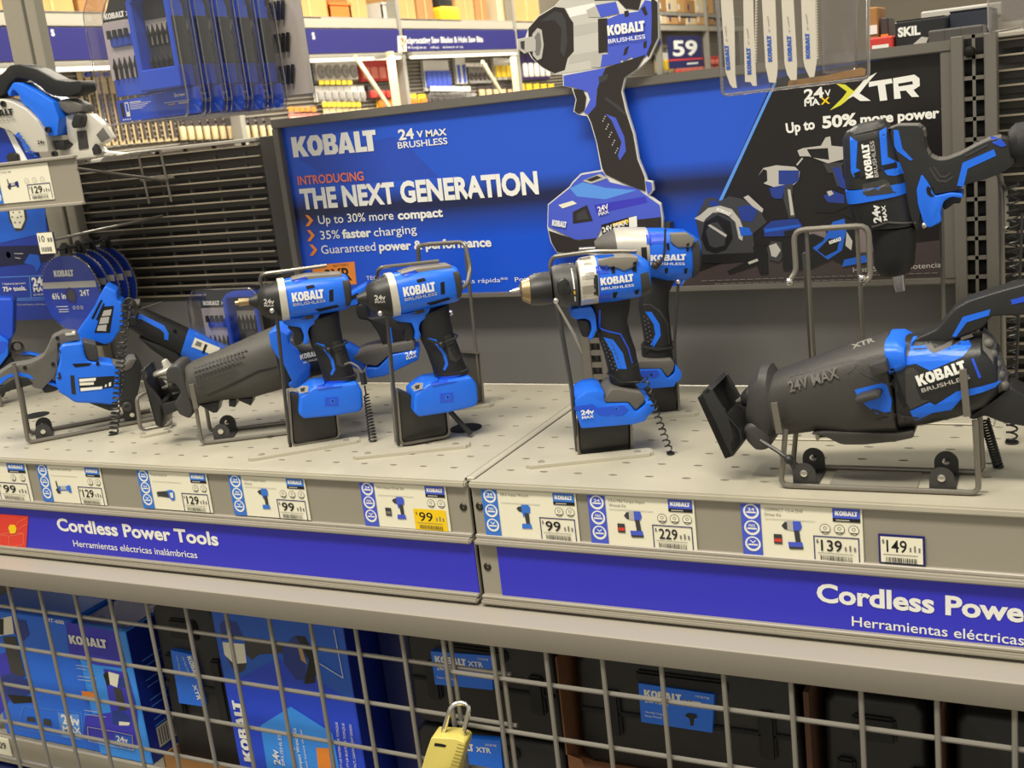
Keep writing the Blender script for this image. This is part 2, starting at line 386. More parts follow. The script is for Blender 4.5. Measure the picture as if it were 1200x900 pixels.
banner('violet-blue banner under the right price tags, its words cut off by the frame', .028, 1.15, [('Cordless Power Tools', (957.5, 704), (1331, 742), 21, -.0015, WHT, .032), ('Herramientas eléctricas inalámbricas', (998.5, 733), (1322, 770), 11.5, -.0015, WHT, .006)])

# counter ledge under the shelves
t = thing('counter_ledge', 'long beige-grey steel ledge running between shelf and wire gates', 'ledge', Fr((0, 0, .808)))
MB().prism(fillet([(-.034, 0), (-.046, .036), (.42, .036), (.42, .031), (-.036, .031), (-.0305, 0)], .004), -1.5, 1.25, 0).build('ledge_sheet', LEDGE, t)
k = kids(t)[0]; k.data.transform(Matrix.Rotation(PI / 2, 4, 'Z')); k.data.transform(Matrix.Scale(-1, 4, (1, 0, 0)))
k.data.flip_normals()
# ================================================================ BACK WALL OF THE GONDOLA
YW = .425
tag(MB().box(-1.35, -.02, YW, YW + .012, 1.0, 1.42, .001).build('back_panel', BACK, None), 'grey steel back panel behind the left tools', 'panel') if 0 else None
t = thing('back_panel', 'flat grey steel panel low behind the two impact drivers', 'panel', Fr((-.3, YW, 1.0)))
MB().box(-.225, .2995, 0, .012, .0015, .20, .001).build('sheet', BACK, t)
t = thing('back_panel', 'flat grey steel panel low on the wall behind the left saws, under the louvres', 'panel', Fr((-.53, YW, 1.0)))
MB().box(-.82, .003, 0, .012, .0015, .148, .001).build('sheet', BACK, t)
t = thing('frame_strip', 'dark grey vertical steel strip between the louvres and the big poster', 'panel', Fr((-.53, YW - .004, 1.149)))
MB().box(-.022, .03, 0, .012, 0, .262, .001).build('strip_sheet', DARKM, t)
t = thing('back_panel', 'flat grey steel panel low behind the large reciprocating saw', 'panel', Fr((.3, YW, 1.0)))
MB().box(-.2995, .25, 0, .012, .0015, .20, .001).build('sheet', BACK, t)
POSTX = world(1143, 200, 1, .375).x; LOUVX = world(1168, 150, 1, .425).x
def upright(label, x, y0, z0, z1, w_=.044, slots=True):
    t = thing('upright_post', label, 'post', Fr((x, y0, z0)))
    g = MB(); h = z1 - z0
    g.box(-w_ / 2, -w_ / 2 + .014, 0, .03, 0, h, .001); g.box(w_ / 2 - .014, w_ / 2, 0, .03, 0, h, .001); MB().box(-w_ / 2 + .002, w_ / 2 - .002, .022, .03, 0, h).build('slot_back', DOT, t)
    z = .010; wide = w_ > .045
    while z < h: g.box(-w_ / 2 + .013, w_ / 2 - .013, .002, .008, z, z + (.0045 if wide else .007)); z += .0235 if wide else .0183
    (g.box(-.0018, .0018, .002, .008, 0, h) if wide else None)
    g.build('slotted_channel', [FRAME], t); return t
upright('slotted steel post at the shelf seam behind the cordless drill', .0, YW - .012, 1.0015, 1.16)
up = upright('slotted grey post right of the big poster with a bolt near its top', POSTX, .375, 1.0, 1.437, .050)
MB().lathe((-.004, -.001, .418), (0, -1, 0), [(-.002, .0065), (.002, .0065), (.004, .005), (.005, .002)], 14).build('bolt', M('bolt_black', (32, 30, 28), .4, .6), up)
MB().box(.012, .025, -.006, .0, .002, .437, .001).build('edge_flange', FRAME, up)
# louvred panels
def louvre(label, x0, x1, z0, z1, pitch, y):
    t = thing('louvred_panel', label, 'panel', Fr((x0, y, z0))); L = x1 - x0; g = MB(); h_ = MB(); z = .006
    while z < z1 - z0:
        g.prism([(0, 0)] * 0 or [(0, z), (L, z), (L, z + .0022), (0, z + .0022)], -.006, .0, 0)
        h_.box(0, L, 0.001, .0025, z - pitch * .5, z + .001); z += pitch
    g.build('slat_lips', M('slat_lit_lip', (158, 148, 130), .4, .2, noise=.1), t); h_.build('slats', M('slat_dark', (66, 62, 56), .45, .2, noise=.15), t)  # lit lip edges put into the colour: lips paler than the slat faces
    g = MB(); x = .03
    while x < L: g.box(x, x + .004, .0015, .008, 0, z1 - z0); x += .062
    g.build('ribs', DARKM, t)
    g = MB(); g.box(0, L, -.010, .012, z1 - z0, z1 - z0 + .006, .0012); g.build('top_rail', LEDGE, t)
    return t
t = thing('back_panel', 'narrow dark steel filler behind the post right of the big poster', 'panel', Fr((.54, YW + .014, 1.0))); MB().box(-.06, .06, 0, .01, .0015, .43).build('sheet', DARKM, t)
louvre('dark louvred wall panel behind the hanging saw blades, left of the poster', -1.12, -.555, 1.15, 1.405, .0173, YW)
louvre('dark louvred wall panel at the right edge of the frame', LOUVX, .80, 1.0, 1.43, .0175, YW)
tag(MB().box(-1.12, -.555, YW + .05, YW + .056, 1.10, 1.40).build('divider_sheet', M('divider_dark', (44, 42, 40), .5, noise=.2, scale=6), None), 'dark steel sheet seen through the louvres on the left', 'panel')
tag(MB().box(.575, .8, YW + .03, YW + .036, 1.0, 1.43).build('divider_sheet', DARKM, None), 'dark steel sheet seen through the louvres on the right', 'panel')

# ================================================================ THE BIG POSTER
YP = .40
t = thing('poster_board', 'big framed blue and black power tool poster behind the tools', 'poster', Fr((0, YP, 1.13))); FP = Fr(t.location)
X0, X1, Z0, Z1 = -.500, .500, .014, .304
MB().box(X0, X1, .0, .022, Z0 - .002, Z1 - .002).build('poster_backing', DARKM, t)
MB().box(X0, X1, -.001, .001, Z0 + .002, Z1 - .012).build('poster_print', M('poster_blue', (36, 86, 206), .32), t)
g = MB(); fw = .012
g.box(X0, X1, -.012, .02, Z1 - .013, Z1, .0015, 2); g.box(X0, X0 + .012, -.0115, .02, Z0 + .0061, Z1 - .0131, .001, 2)
g.box(X1 - .013, X1, -.0115, .02, Z0 + .0061, Z1 - .0131, .001, 2); g.box(X0, X1, -.012, .02, Z0 - .001, Z0 + .006, .0015, 2)
g.build('frame', FRAME, t)
# printed dark horizon band and facets
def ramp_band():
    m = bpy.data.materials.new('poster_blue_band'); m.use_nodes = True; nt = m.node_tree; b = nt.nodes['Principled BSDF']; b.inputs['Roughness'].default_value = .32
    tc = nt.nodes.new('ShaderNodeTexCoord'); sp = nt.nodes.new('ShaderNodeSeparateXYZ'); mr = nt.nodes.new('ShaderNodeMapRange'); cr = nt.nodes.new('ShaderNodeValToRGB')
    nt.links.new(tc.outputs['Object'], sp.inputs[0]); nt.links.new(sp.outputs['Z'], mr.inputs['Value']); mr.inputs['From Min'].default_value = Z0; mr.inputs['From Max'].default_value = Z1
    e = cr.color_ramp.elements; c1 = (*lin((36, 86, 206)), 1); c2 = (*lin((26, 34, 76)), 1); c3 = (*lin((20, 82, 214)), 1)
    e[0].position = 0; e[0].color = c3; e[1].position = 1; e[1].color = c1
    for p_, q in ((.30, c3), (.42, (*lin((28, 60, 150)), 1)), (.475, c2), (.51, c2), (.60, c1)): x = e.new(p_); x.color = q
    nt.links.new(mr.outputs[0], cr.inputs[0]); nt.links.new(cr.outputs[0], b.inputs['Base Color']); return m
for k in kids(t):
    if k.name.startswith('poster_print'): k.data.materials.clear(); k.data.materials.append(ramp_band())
c2 = crop(300, 0, 3); c4 = crop(800, 0, 3); d = -.001
bl = [poly(FP, [(907, 92), (1124, 54), (1134, 322), (798, 336), (842, 236)], d, M('poster_black', (26, 22, 22), .35)),
      poly(FP, [(907, 96), (910.5, 96), (846, 236), (801, 336), (798, 336), (842, 236)], d, P['sky']),
      poly(FP, [(806, 324), (870, 300), (1000, 293), (1131, 278), (1132, 326), (798, 336)], d, M('poster_floor', (66, 56, 55), .35)),
      poly(FP, [(948, 272), (1000, 262), (1040, 262), (1060, 292), (950, 300)], d, M('poster_floor_light', (124, 112, 112), .35))]
mesh2(bl, 'black_field', t, d, off=.0003)
mesh2([poly(FP, c2('150,560 480,480 520,500 640,620 300,650'), d, M('poster_blue_facet', (40, 76, 186), .32))], 'dark_facet', t, d, off=.0002)
OR, WH = P['orange'], WHT
tx = [word(FP, 'KOBALT', (344.5, 184.5), (443, 176.5), 23.5, d, WH),
      word(FP, '24', (468, 164), (486, 162), 12, d, WH, .03), word(FP, 'V MAX', (489, 161), (524, 158), 7.5, d, WH, .03), word(FP, 'BRUSHLESS', (467, 174), (525, 168.5), 7.5, d, WH, .015),
      word(FP, 'THE NEXT GENERATION', (354, 244.5), (632, 226), 22.5, d, WH, .043),
      word(FP, 'Up to 30% more', (374, 262.5), (462, 257), 10, d, WH, .004), word(FP, 'compact', (467, 257), (519.5, 253.5), 10, d, WH, .035),
      word(FP, '35%', (376.5, 280.5), (399, 279), 10, d, WH, .004), word(FP, 'faster', (402, 279), (436, 277), 10, d, WH, .035), word(FP, 'charging', (439, 277), (489, 273), 10, d, WH, .004),
      word(FP, 'Guaranteed', (377.5, 297.5), (441, 293.5), 10, d, WH, .004), word(FP, 'power & performance', (445, 293.5), (576.5, 288.5), 10, d, WH, .035),
      word(FP, 'TECNOLOGÍA DE GENERACIÓN', (430, 328), (537, 324), 4.6, d, WH), word(FP, 'carga 35% más rápida**', (496, 334), (596, 330), 5.2, d, WH), word(FP, 'Potencia', (604, 330), (640, 328), 5.2, d, WH)]
[mesh2([q], 'lettering', t, d, off=.001) for q in tx]
o = [word(FP, 'INTRODUCING', (350, 216.5), (427, 211), 10, d, P['salmon'], .02)]
for cx, cy in ((358, 258), (360, 275.5), (363, 292.5)): o.append(poly(FP, [(cx, cy - 6), (cx + 4, cy - 6), (cx + 9.5, cy), (cx + 4.5, cy + 7), (cx + .5, cy + 7), (cx + 5, cy)], d, OR))
[mesh2([q], 'lettering' if k == 0 else 'chevron', t, d, off=.001) for k, q in enumerate(o)]
mesh2([poly(FP, [(366, 311), (415.5, 306.5), (418, 333), (368, 337)], d, OR), word(FP, '3YR', (383, 331), (413, 328), 15, d, P['black'], .02), word(FP, 'BATTERY', (391, 313), (409, 311.5), 2.8, d, P['black'])], 'warranty_badge', t, d, off=.0004)
# right half
xt = [poly(FP, c4('518,388 562,344 578,322 540,294 572,297 602,320 632,290 628,304 600,332 574,356 556,370'), d, P['lime']),
      poly(FP, c4('575,352 605,322 640,278 684,254 652,290 622,328 662,354 625,355 600,338'), d, WH),
      poly(FP, c4('655,288 735,276 738,292 712,297 720,352 694,355 686,300 655,306'), d, WH),
      poly(FP, c4('740,275 815,262 833,275 834,302 812,316 832,340 806,341 785,318 764,320 768,346 744,348'), d, WH),
      poly(FP, c4('758,294 808,285 810,296 760,304'), d, M('poster_black', (26, 22, 22))),
      word(FP, '24', (943, 117), (966, 113.5), 12, d, WH, .03), word(FP, 'V', (967, 113), (974, 112), 7.5, d, WH, .02), word(FP, 'MA', (943, 124.5), (961, 122.5), 7.5, d, WH, .03), word(FP, 'X', (962, 122.3), (973, 121), 7.5, d, P['yellow'], .03),
      word(FP, 'Up to', (922, 156), (955.5, 150.5), 11.5, d, WH, .035), word(FP, '50%', (964, 150), (1004, 146), 13.5, d, WH, .04), word(FP, 'more power', (1008.5, 145.5), (1101, 137.5), 11.5, d, WH, .04), word(FP, '†', (1103, 131), (1106.5, 130.5), 6, d, WH),
      word(FP, 'Hasta 50% más', (1000, 319), (1056, 316), 6, d, P['lgrey']), word(FP, 'potencia', (1065, 315.5), (1103, 313), 6.5, d, P['lgrey'])]
for y_, a_, b_ in ((331, 820, 1100), (334, 840, 1010)):
    xt.append(word(FP, 'shown for display only tools batteries and chargers sold as marked while supplies last', (a_, y_), (b_, y_ - (b_ - a_) * .03), 1.6, d, P['grey'])) if 0 else None
mesh2(xt[:5], 'series_logo', t, d, off=.001); [mesh2([q], 'lettering', t, d, off=.001) for q in xt[5:]]
fine = []
for y_, a_, b_ in ((329, 822, 1098), (332.5, 838, 1006)): fine += lines(FP, [[(x, y_ - (x - a_) * .035), (x + 7, y_ - (x + 7 - a_) * .035)] for x in range(a_, b_, 9)], .8, d, P['grey'])
mesh2(fine, 'fine_print', t, d, off=.001)
# printed group of tools
c8 = crop(800, 150, 3.636); B_, K_, G_, D_ = P['blue'], P['black'], P['lgrey'], P['dgrey']
N_ = M('print_ink_navy', (34, 58, 140), .4)
pic = [poly(FP, c8(s), d, m) for m, s in (
    (D_, '55,385 100,300 130,295 160,310 200,290 250,300 330,340 345,380 360,400 300,450 310,540 200,548 80,550 75,480'), (G_, '50,385 75,370 110,340 160,330 210,345 245,390 260,430 255,480 240,470 225,400 180,360 130,360 100,385 90,400'), (K_, '80,470 95,400 150,370 205,400 215,470 185,520 140,535 100,520'), (D_, '100,440 120,405 150,400 185,450 180,500 140,510 115,500'), (G_, '108,415 118,410 190,455 185,465'), (N_, '108,325 125,305 150,312 160,330 125,335'), (N_, '235,335 300,325 320,350 300,400 250,395'), (G_, '260,295 280,285 345,345 340,360 300,335'), (B_, '240,420 285,425 300,455 250,460'), (K_, '60,540 310,530 330,560 190,575 80,575'),
    (G_, '322,205 345,170 400,158 480,165 500,185 495,225 470,245 400,255 345,235'), (K_, '322,205 345,175 360,180 362,225 345,235'), (N_, '410,180 498,180 495,225 470,240 410,240'), (D_, '435,240 472,240 468,290 484,380 455,385 430,300'), (N_, '370,255 440,240 425,300 395,300 380,290'), (G_, '448,260 460,262 476,370 462,372'), (N_, '345,425 380,395 430,390 490,385 512,415 505,435 430,460 350,462'), (B_, '350,430 500,410 500,420 352,445'), (K_, '430,440 510,425 512,450 440,465'),
    (G_, '490,95 515,85 590,75 610,40 630,35 635,75 690,80 695,130 620,150 540,120 500,120'), (K_, '530,90 620,85 625,135 550,125'), (D_, '600,150 690,145 680,160 690,240 660,250 640,190 620,190'), (N_, '640,170 670,165 695,230 695,260 670,250'), (G_, '485,155 510,125 515,130 490,160'), (K_, '560,330 590,300 700,280 710,330 640,360 565,355'), (N_, '600,290 640,265 690,285 690,320 620,315'), (G_, '615,270 635,265 645,280 625,290'),
    (K_, '300,505 360,500 365,620 330,622'), (D_, '360,510 380,480 430,485 440,540 410,570 370,560'), (G_, '370,500 400,490 420,520 400,550 380,545'), (K_, '420,470 560,450 640,480 650,550 540,600 430,605'), (K_, '600,390 680,370 740,400 750,540 700,580 640,560'), (B_, '555,510 600,480 640,400 690,385 700,430 680,520 620,560'), (K_, '575,520 625,470 670,470 660,520 610,545'), (G_, '700,440 725,480 720,520 695,500'), (B_, '690,560 780,540 790,570 680,590'), (K_, '190,610 290,560 330,575 200,618'), (G_, '280,570 320,555 325,565 285,580'))]
mesh2(pic, 'printed_tool_group', t, d, off=.001)
[mesh2([q], 'printed_logo', t, d, off=.003) for q in (word(FP, 'KOBALT', (840, 246.5), (856, 253), 4, d, WH), word(FP, 'KOBALT', (973, 286), (987, 281), 4, d, WH))]

# the cut-out of the big impact wrench in front of the poster
YC = .375
t = thing('display_cutout', 'large flat cut-out of an impact wrench standing over the poster', 'display sign', Fr((.11, YC, 1.16))); FC = Fr(t.location); c3 = crop(600, 0, 3); d = 0
outl = c3('18,138 46,132 58,98 92,56 150,20 180,-14 300,-30 460,-30 512,-4 516,132 500,168 484,205 442,244 398,274 388,320 404,388 430,470 445,558 468,615 474,634 494,638 498,668 482,688 522,716 530,765 528,830 500,865 440,880 300,895 160,892 136,852 124,798 126,718 202,656 212,640 242,610 314,598 296,500 276,432 264,408 234,404 216,392 224,350 210,310 180,302 178,262 150,262 106,238 70,206 56,182 44,188 18,168')
MB().prism([FC.px(*p) for p in outl], 0, .006, 0).build('board', M('cutout_board', (222, 220, 212), .5), t)
MB().box(-.03, .03, .006, .0225, .02, .08).build('bracket', DARKM, t)
IB, IG = P['indigo'], M('print_warm_grey', (198, 196, 188), .4); BK = M('print_soft_black', (44, 38, 36), .4)
pic = [poly(FC, c3(s), d, m) for m, s in (
    (IG, '150,24 180,-10 372,-20 340,60 330,215 300,240 180,258 150,258 185,245 195,205 217,180 215,80 200,60 185,30'), (P['lgrey'], '215,90 320,75 318,110 217,130'), (P['white'], '190,30 290,10 300,40 205,60'), (P['lgrey'], '205,195 320,175 320,200 200,225'),
    (BK, '58,100 95,58 150,24 185,28 202,60 216,80 218,180 196,205 186,246 150,258 108,236 74,206 60,180'), (P['dgrey'], '100,75 150,40 175,45 190,75 195,150 185,200 170,180 175,100 150,70'), (P['lgrey'], '72,120 90,98 105,105 112,158 105,205 90,212 74,195'), (P['grey'], '80,130 92,112 100,120 104,160 98,192 88,198 80,180'), (P['lgrey'], '22,140 70,128 84,140 84,178 48,184 22,166'), (P['dgrey'], '30,146 45,143 45,176 32,170'),
    (BK, '288,-30 462,-30 445,35 400,30 372,0 290,2'), (IB, '330,70 378,50 445,40 468,0 492,5 500,60 495,165 470,200 440,212 420,200 395,215 330,182'), (BK, '490,-10 512,8 514,130 496,168 480,202 474,190 490,150 492,60'), (BK, '303,66 336,64 337,182 305,187'), (IB, '295,18 366,6 378,46 312,62'), (P['lgrey'], '262,36 296,20 312,60 270,60'), (IB, '318,192 385,185 382,222 312,236'), (P['lgrey'], '276,205 318,195 312,236 280,236'), (BK, '395,40 410,36 412,56 398,60'), (BK, '455,30 468,20 478,50 468,55'), (BK, '398,170 412,160 404,190 392,195'), (BK, '463,150 474,142 474,165 463,170'),
    (IB, '182,266 330,238 300,312 296,372 270,402 254,396 276,350 266,322 215,306 184,302'), (BK, '216,312 250,316 262,340 256,388 236,400 220,390 228,350'), (BK, '330,238 470,192 440,242 396,272 384,320 400,390 426,470 441,558 466,620 471,672 440,662 390,642 330,612 318,590 300,500 280,430 268,405 296,372 302,312'), (P['dgrey'], '305,270 340,258 335,280 308,292'), (P['dgrey'], '330,340 375,370 405,400 402,408 370,380 328,348'), (IB, '330,400 366,414 396,480 402,530 380,564 374,546 386,500 352,424'),
    (IB, '130,720 205,660 215,645 245,615 320,602 345,640 440,662 478,690 520,720 526,765 445,772 315,802 298,838 225,842 128,796'), (P['sky'], '205,662 250,640 330,660 440,668 330,700 230,690'), (P['violet'], '290,720 470,690 478,712 300,752'), (BK, '130,810 235,845 296,836 300,862 250,890 160,886 140,850'), (BK, '440,772 526,762 526,830 500,860 440,872'), (P['violet'], '300,840 440,775 440,870 300,890'), (IB, '470,636 492,641 494,665 478,684'), (BK, '215,745 265,720 286,776 216,786'), (P['dgrey'], '228,752 258,735 272,768 230,774'), (P['black'], '315,790 440,756 445,800 320,832'), (P['white'], '412,765 440,758 442,796 414,800'), (P['yellow'], '355,786 410,770 411,782 356,797'), (P['lgrey'], '250,635 310,610 340,625 280,645'), (BK, '262,632 300,617 318,624 282,638'), (P['cream'], '165,720 215,705 230,715 180,732'))]
for i in range(4):
    for j in range(5): cx, cy = 322 + j * 11 + i * 4, 425 + j * 28 + i * 6 - i * 14; pic.append(poly(FC, c3('%f,%f %f,%f %f,%f %f,%f' % (cx - 3, cy, cx, cy - 3, cx + 3, cy, cx, cy + 3)), d, P['lgrey'])) if i < 3 else None
mesh2(pic, 'printed_wrench', t, d, off=.0004)
[mesh2([q], 'lettering', t, d, off=.0035) for q in (word(FC, 'KOBALT', (713.3, 42), (757, 36), 12, d, WH), word(FC, 'BRUSHLESS', (714, 51), (757.3, 45), 5, d, WH, .01), word(FC, 'KOBALT', (648, 264), (664.5, 266.5), 7, d, WH), word(FC, '24V', (702.5, 248), (715, 244), 6, d, WH, .03), word(FC, 'MAX', (703, 252.5), (715, 249), 3.6, d, WH, .03), word(FC, '24V MAX', (708, 272), (737, 262.5), 6, d, WH, .03))]
# ================================================================ TOOLS ON THE DECK
class Tool:
    def __init__(s, name, label, cat, F, c, group=None):
        s.t = thing(name, label, cat, F, group); s.F = F; s.c = c; s.n = {}
    def p(s, st, d=0.0, c=None): return [s.F.px(*q, d) for q in (c or s.c)(st)]
    def loft(s, name, mat, st, c=None, ex=2.6, yc=0, d=0, soft=.002, n=28, par=None, mb=None, mi=0):
        """st rows: 'x,y x,y hw [ex]' top then bottom in the crop"""
        R = []
        for row in st.strip().split('\n' if '\n' in st else ';'):
            q = row.split(); A, B = s.p(' '.join(q[:2]), d, c); R.append((A, B, float(q[2]), float(q[3]) if len(q) > 3 else ex))
        g = mb or MB(); g.loft(R, n=n, yc=yc, soft=soft, mi=mi)
        return g if mb else g.build(name, mat, par or s.t)
    def prism(s, name, mat, st, y0, y1, bev=.002, seg=2, c=None, d=0, r=0, par=None, mb=None, mi=0):
        g = mb or MB(); g.prism(s.p(st, d, c), y0, y1, bev, seg, mi=mi, r=r)
        return g if mb else g.build(name, mat, par or s.t)
    def deco(s, name, mats, polys, d, off=.0005, solid=.0015, c=None, par=None, step=.004, r=.0):
        """raised patches that follow the surface below"""
        tr = bvh(s.t); parts = []
        for st, m in polys:
            q = s.p(st, d, c); q = fillet(q, r) if r else q; v, f = fill([q]); parts.append((v, f, m))
        if len(parts) > 10: return mesh2(parts, name, par or s.t, d, wrap=tr, off=off, step=step, solid=solid)
        for k, q in enumerate(parts): mesh2([q], name[:-1] if name.endswith('s') and len(parts) > 1 else name, par or s.t, d, wrap=tr, off=off + k * .00016, step=step, solid=solid)
    def words(s, ws, d, c=None, off=.0024, name='lettering', par=None):
        tr = bvh(s.t); c = c or s.c
        for w_ in ws:
            st, a, b, h, m = w_[:5]; bold = w_[5] if len(w_) > 5 else 0; (p0, p1) = c(a + ' ' + b); k = 10 / math.hypot(c('10,0')[0][0] - c('0,0')[0][0], 0)
            mesh2([word(s.F, st, p0, p1, h / k, d, m, bold)], 'logo' if st == 'KOBALT' else name, par or s.t, d, wrap=tr, off=off, step=.006)
def pt(F, x, y, d): q = F.px(x, y, d); return Vector((q[0], d, q[1]))
def coil(name, label, p0, p1, r, turns, wire_r, group=None, sag=0, mat=None):
    p0, p1 = Vector(p0), Vector(p1); o = thing(name, label, 'cord', Fr(p1)); d = p0 - p1; u = d.orthogonal().normalized(); v = d.cross(u).normalized(); n = turns * 9
    pts = [d * (i / n) + (u * math.cos(2 * PI * i / 9) + v * math.sin(2 * PI * i / 9)) * r for i in range(n + 1)]
    MB().tube(pts, wire_r, 5).build('coil', M('coil_black', (26, 25, 24), .45), o)
    MB().lathe((0, 0, 0), (0, 0, 1), [(-.0003, r * 1.3), (.0012, r * 1.3), (.0012, r)], 12).build('end_ring', BLK, o); return o
ST_G = 'wire display stands on the shelf deck'
def stand_plate(t, F, st, c, w_=.024, th=.0036):
    """flat slotted base strip on the deck; st: front-left, front-right corner in the photo"""
    A, B = [world(*q, 2, ZS + th) for q in c(st)]; inv = F.mat().inverted(); a, b = inv @ A, inv @ B; d = (b - a); L = d.length; d.normalize(); n = Vector((-d.y, d.x, 0)).normalized()
    pl = [a, b, b + n * w_, a + n * w_]; g = MB(); tt = bmesh.new(); vs = [tt.verts.new((p.x, p.y, 0.0002)) for p in pl]; f = tt.faces.new(vs)
    e = bmesh.ops.extrude_face_region(tt, geom=[f]); bmesh.ops.translate(tt, vec=(0, 0, th), verts=[v for v in e['geom'] if isinstance(v, bmesh.types.BMVert)])
    vert = [q for q in tt.edges if abs(q.verts[0].co.z - q.verts[1].co.z) > 1e-4]; bmesh.ops.bevel(tt, geom=vert, offset=.004, segments=3, affect='EDGES'); bmesh.ops.recalc_face_normals(tt, faces=tt.faces); g._add(tt, 0)
    g.build('base_plate', DECK, t)
    for k in (.12, .88):
        q = a + d * (L * k) + n * w_ * .5
        MB().lathe((q.x, q.y, th), (0, 0, 1), [(0, .0045), (.0012, .0042), (.0014, .0022), (.0003, .002)], 14).build('screw', STEEL, t)

# ---- the two impact drivers -------------------------------------------------
cD = crop(390, 280, 3.463)
O2 = world(*cD('285,838')[0], 2, ZS); FD = Fr(O2, 42)
T = Tool('impact_driver', 'blue and black impact driver on the wire stand nearest the deck seam', 'power tool', FD, cD, 'impact drivers on the left bay')
Z = .0
T.loft('nose_cap', BLK, '''100,228 104,258 .006 2
131,207 139,276 .0095 2
140,188 153,295 .017 2.1
164,171 187,311 .023 2.3
213,147 238,316 .0265 2.5''', soft=.001)
T.loft('motor_housing', BLUE, '''238,142 268,304 .0258 2.7
300,128 330,290 .027 3
400,113 425,270 .027 3
470,104 496,252 .0262 3
492,110 507,240 .024 3''')
T.loft('rear_cap', DGR, '''468,108 492,250 .0268 3.2
496,116 508,236 .0255 3.2
506,135 512,222 .021 3''', soft=.001)
T.loft('trim_ring', CRM, '210,141 238,316 .0275 2.6;237,136 268,309 .0278 2.7', soft=.0004)
T.loft('front_collet', DGR, '97,230 101,256 .0045 2;110,224 116,262 .006 2', soft=.0005)
T.prism('top_pad', M('warm_grey_rubber', (128, 122, 112), .55, bump=.3), '268,134 330,116 470,100 474,116 440,128 420,142 385,148 300,146 275,146', -.017, .017, .003, r=.002)
T.prism('trigger_guard', BLUE, '235,300 300,296 390,268 372,312 346,332 340,360 350,386 336,406 324,400 327,370 312,334 262,330 240,322', -.014, .014, .004, r=.003)
T.prism('trigger', BLK, '262,330 312,334 326,366 322,404 296,416 284,392 290,360 262,345', -.008, .008, .003, r=.003)
T.loft('grip', RUB, '''345,312 468,258 .0165 2.6
343,350 474,318 .0165 2.6
358,410 488,382 .0175 2.4
380,455 508,432 .018 2.4
402,515 530,495 .0185 2.4
414,556 546,532 .019 2.5''', soft=.001)
T.loft('grip_collar', BLK, '410,545 548,520 .0205 2.6;416,560 550,536 .0205 2.6', soft=.001)
T.prism('battery_foot', BLUE, '314,612 370,568 432,558 540,542 562,572 568,640 556,660 452,684 332,702 311,684', -.0315, .0315, .0035, 3, r=.003)
T.deco('grip_stripe', 0, [('388,402 420,408 460,470 468,510 455,535 448,530 456,505 446,470 412,420 388,412', BLUE)], -.018, solid=.002)
T.deco('grip_texture', 0, [('452,395 480,388 524,485 500,498 472,488', DGR)] + [('%d,%d %d,%d %d,%d %d,%d' % (x - 3, y, x, y - 5, x + 3, y, x, y + 5), BLK) for k in range(6) for j in range(3) for x, y in [(466 + k * 8 + j * 9 - 8, 404 + k * 15 - j * 4)]], -.016, solid=.001)
T.deco('vent_slots', 0, [('436,178 452,172 455,222 438,226', DOT), ('340,166 372,158 378,168 345,178', DOT), ('280,148 340,130 350,138 300,156', BLUE2), ('382,262 470,238 480,246 400,272', DOT)], -.026, solid=.001)
T.deco('side_panels', 0, [('320,296 372,286 378,300 350,308 322,308', DGR)], -.02, solid=.001)
T.deco('foot_details', 0, [('434,628 488,622 490,660 436,664', BLUE2), ('455,634 474,632 475,650 456,652', BLUE), ('462,638 469,637 469,646 463,646', DOT), ('398,588 404,596 500,578 505,568 530,560 500,562 440,570', BLUE2)], -.0315, solid=.0015)
T.deco('grey_sticker', 0, [('318,600 340,584 366,584 364,608 330,618', P['lgrey']), ('332,596 352,590 350,606 336,610', P['dgrey'])], -.0315, solid=.0008)
T.words([('KOBALT', '288,234', '416,210', 38, WHT), ('BRUSHLESS', '292,252', '422,226', 13, P['lgrey'], .01), ('24v', '172,250', '214,246', 20, P['lgrey'], .03), ('MAX', '174,262', '214,258', 9, P['lgrey'], .03)], -.026)
D2 = T
T_tie = MB(); tp = [pt(FD, *cD(q)[0], d) for q, d in (('385,408', -.0215), ('440,428', -.0225), ('500,402', -.0205), ('505,392', 0), ('490,385', .021), ('380,405', .0215))]
T_tie.tube(tp, .0016, 6, closed=True); T_tie.ball(tp[1], .0045); T_tie.build('cable_tie', BLK, T.t)

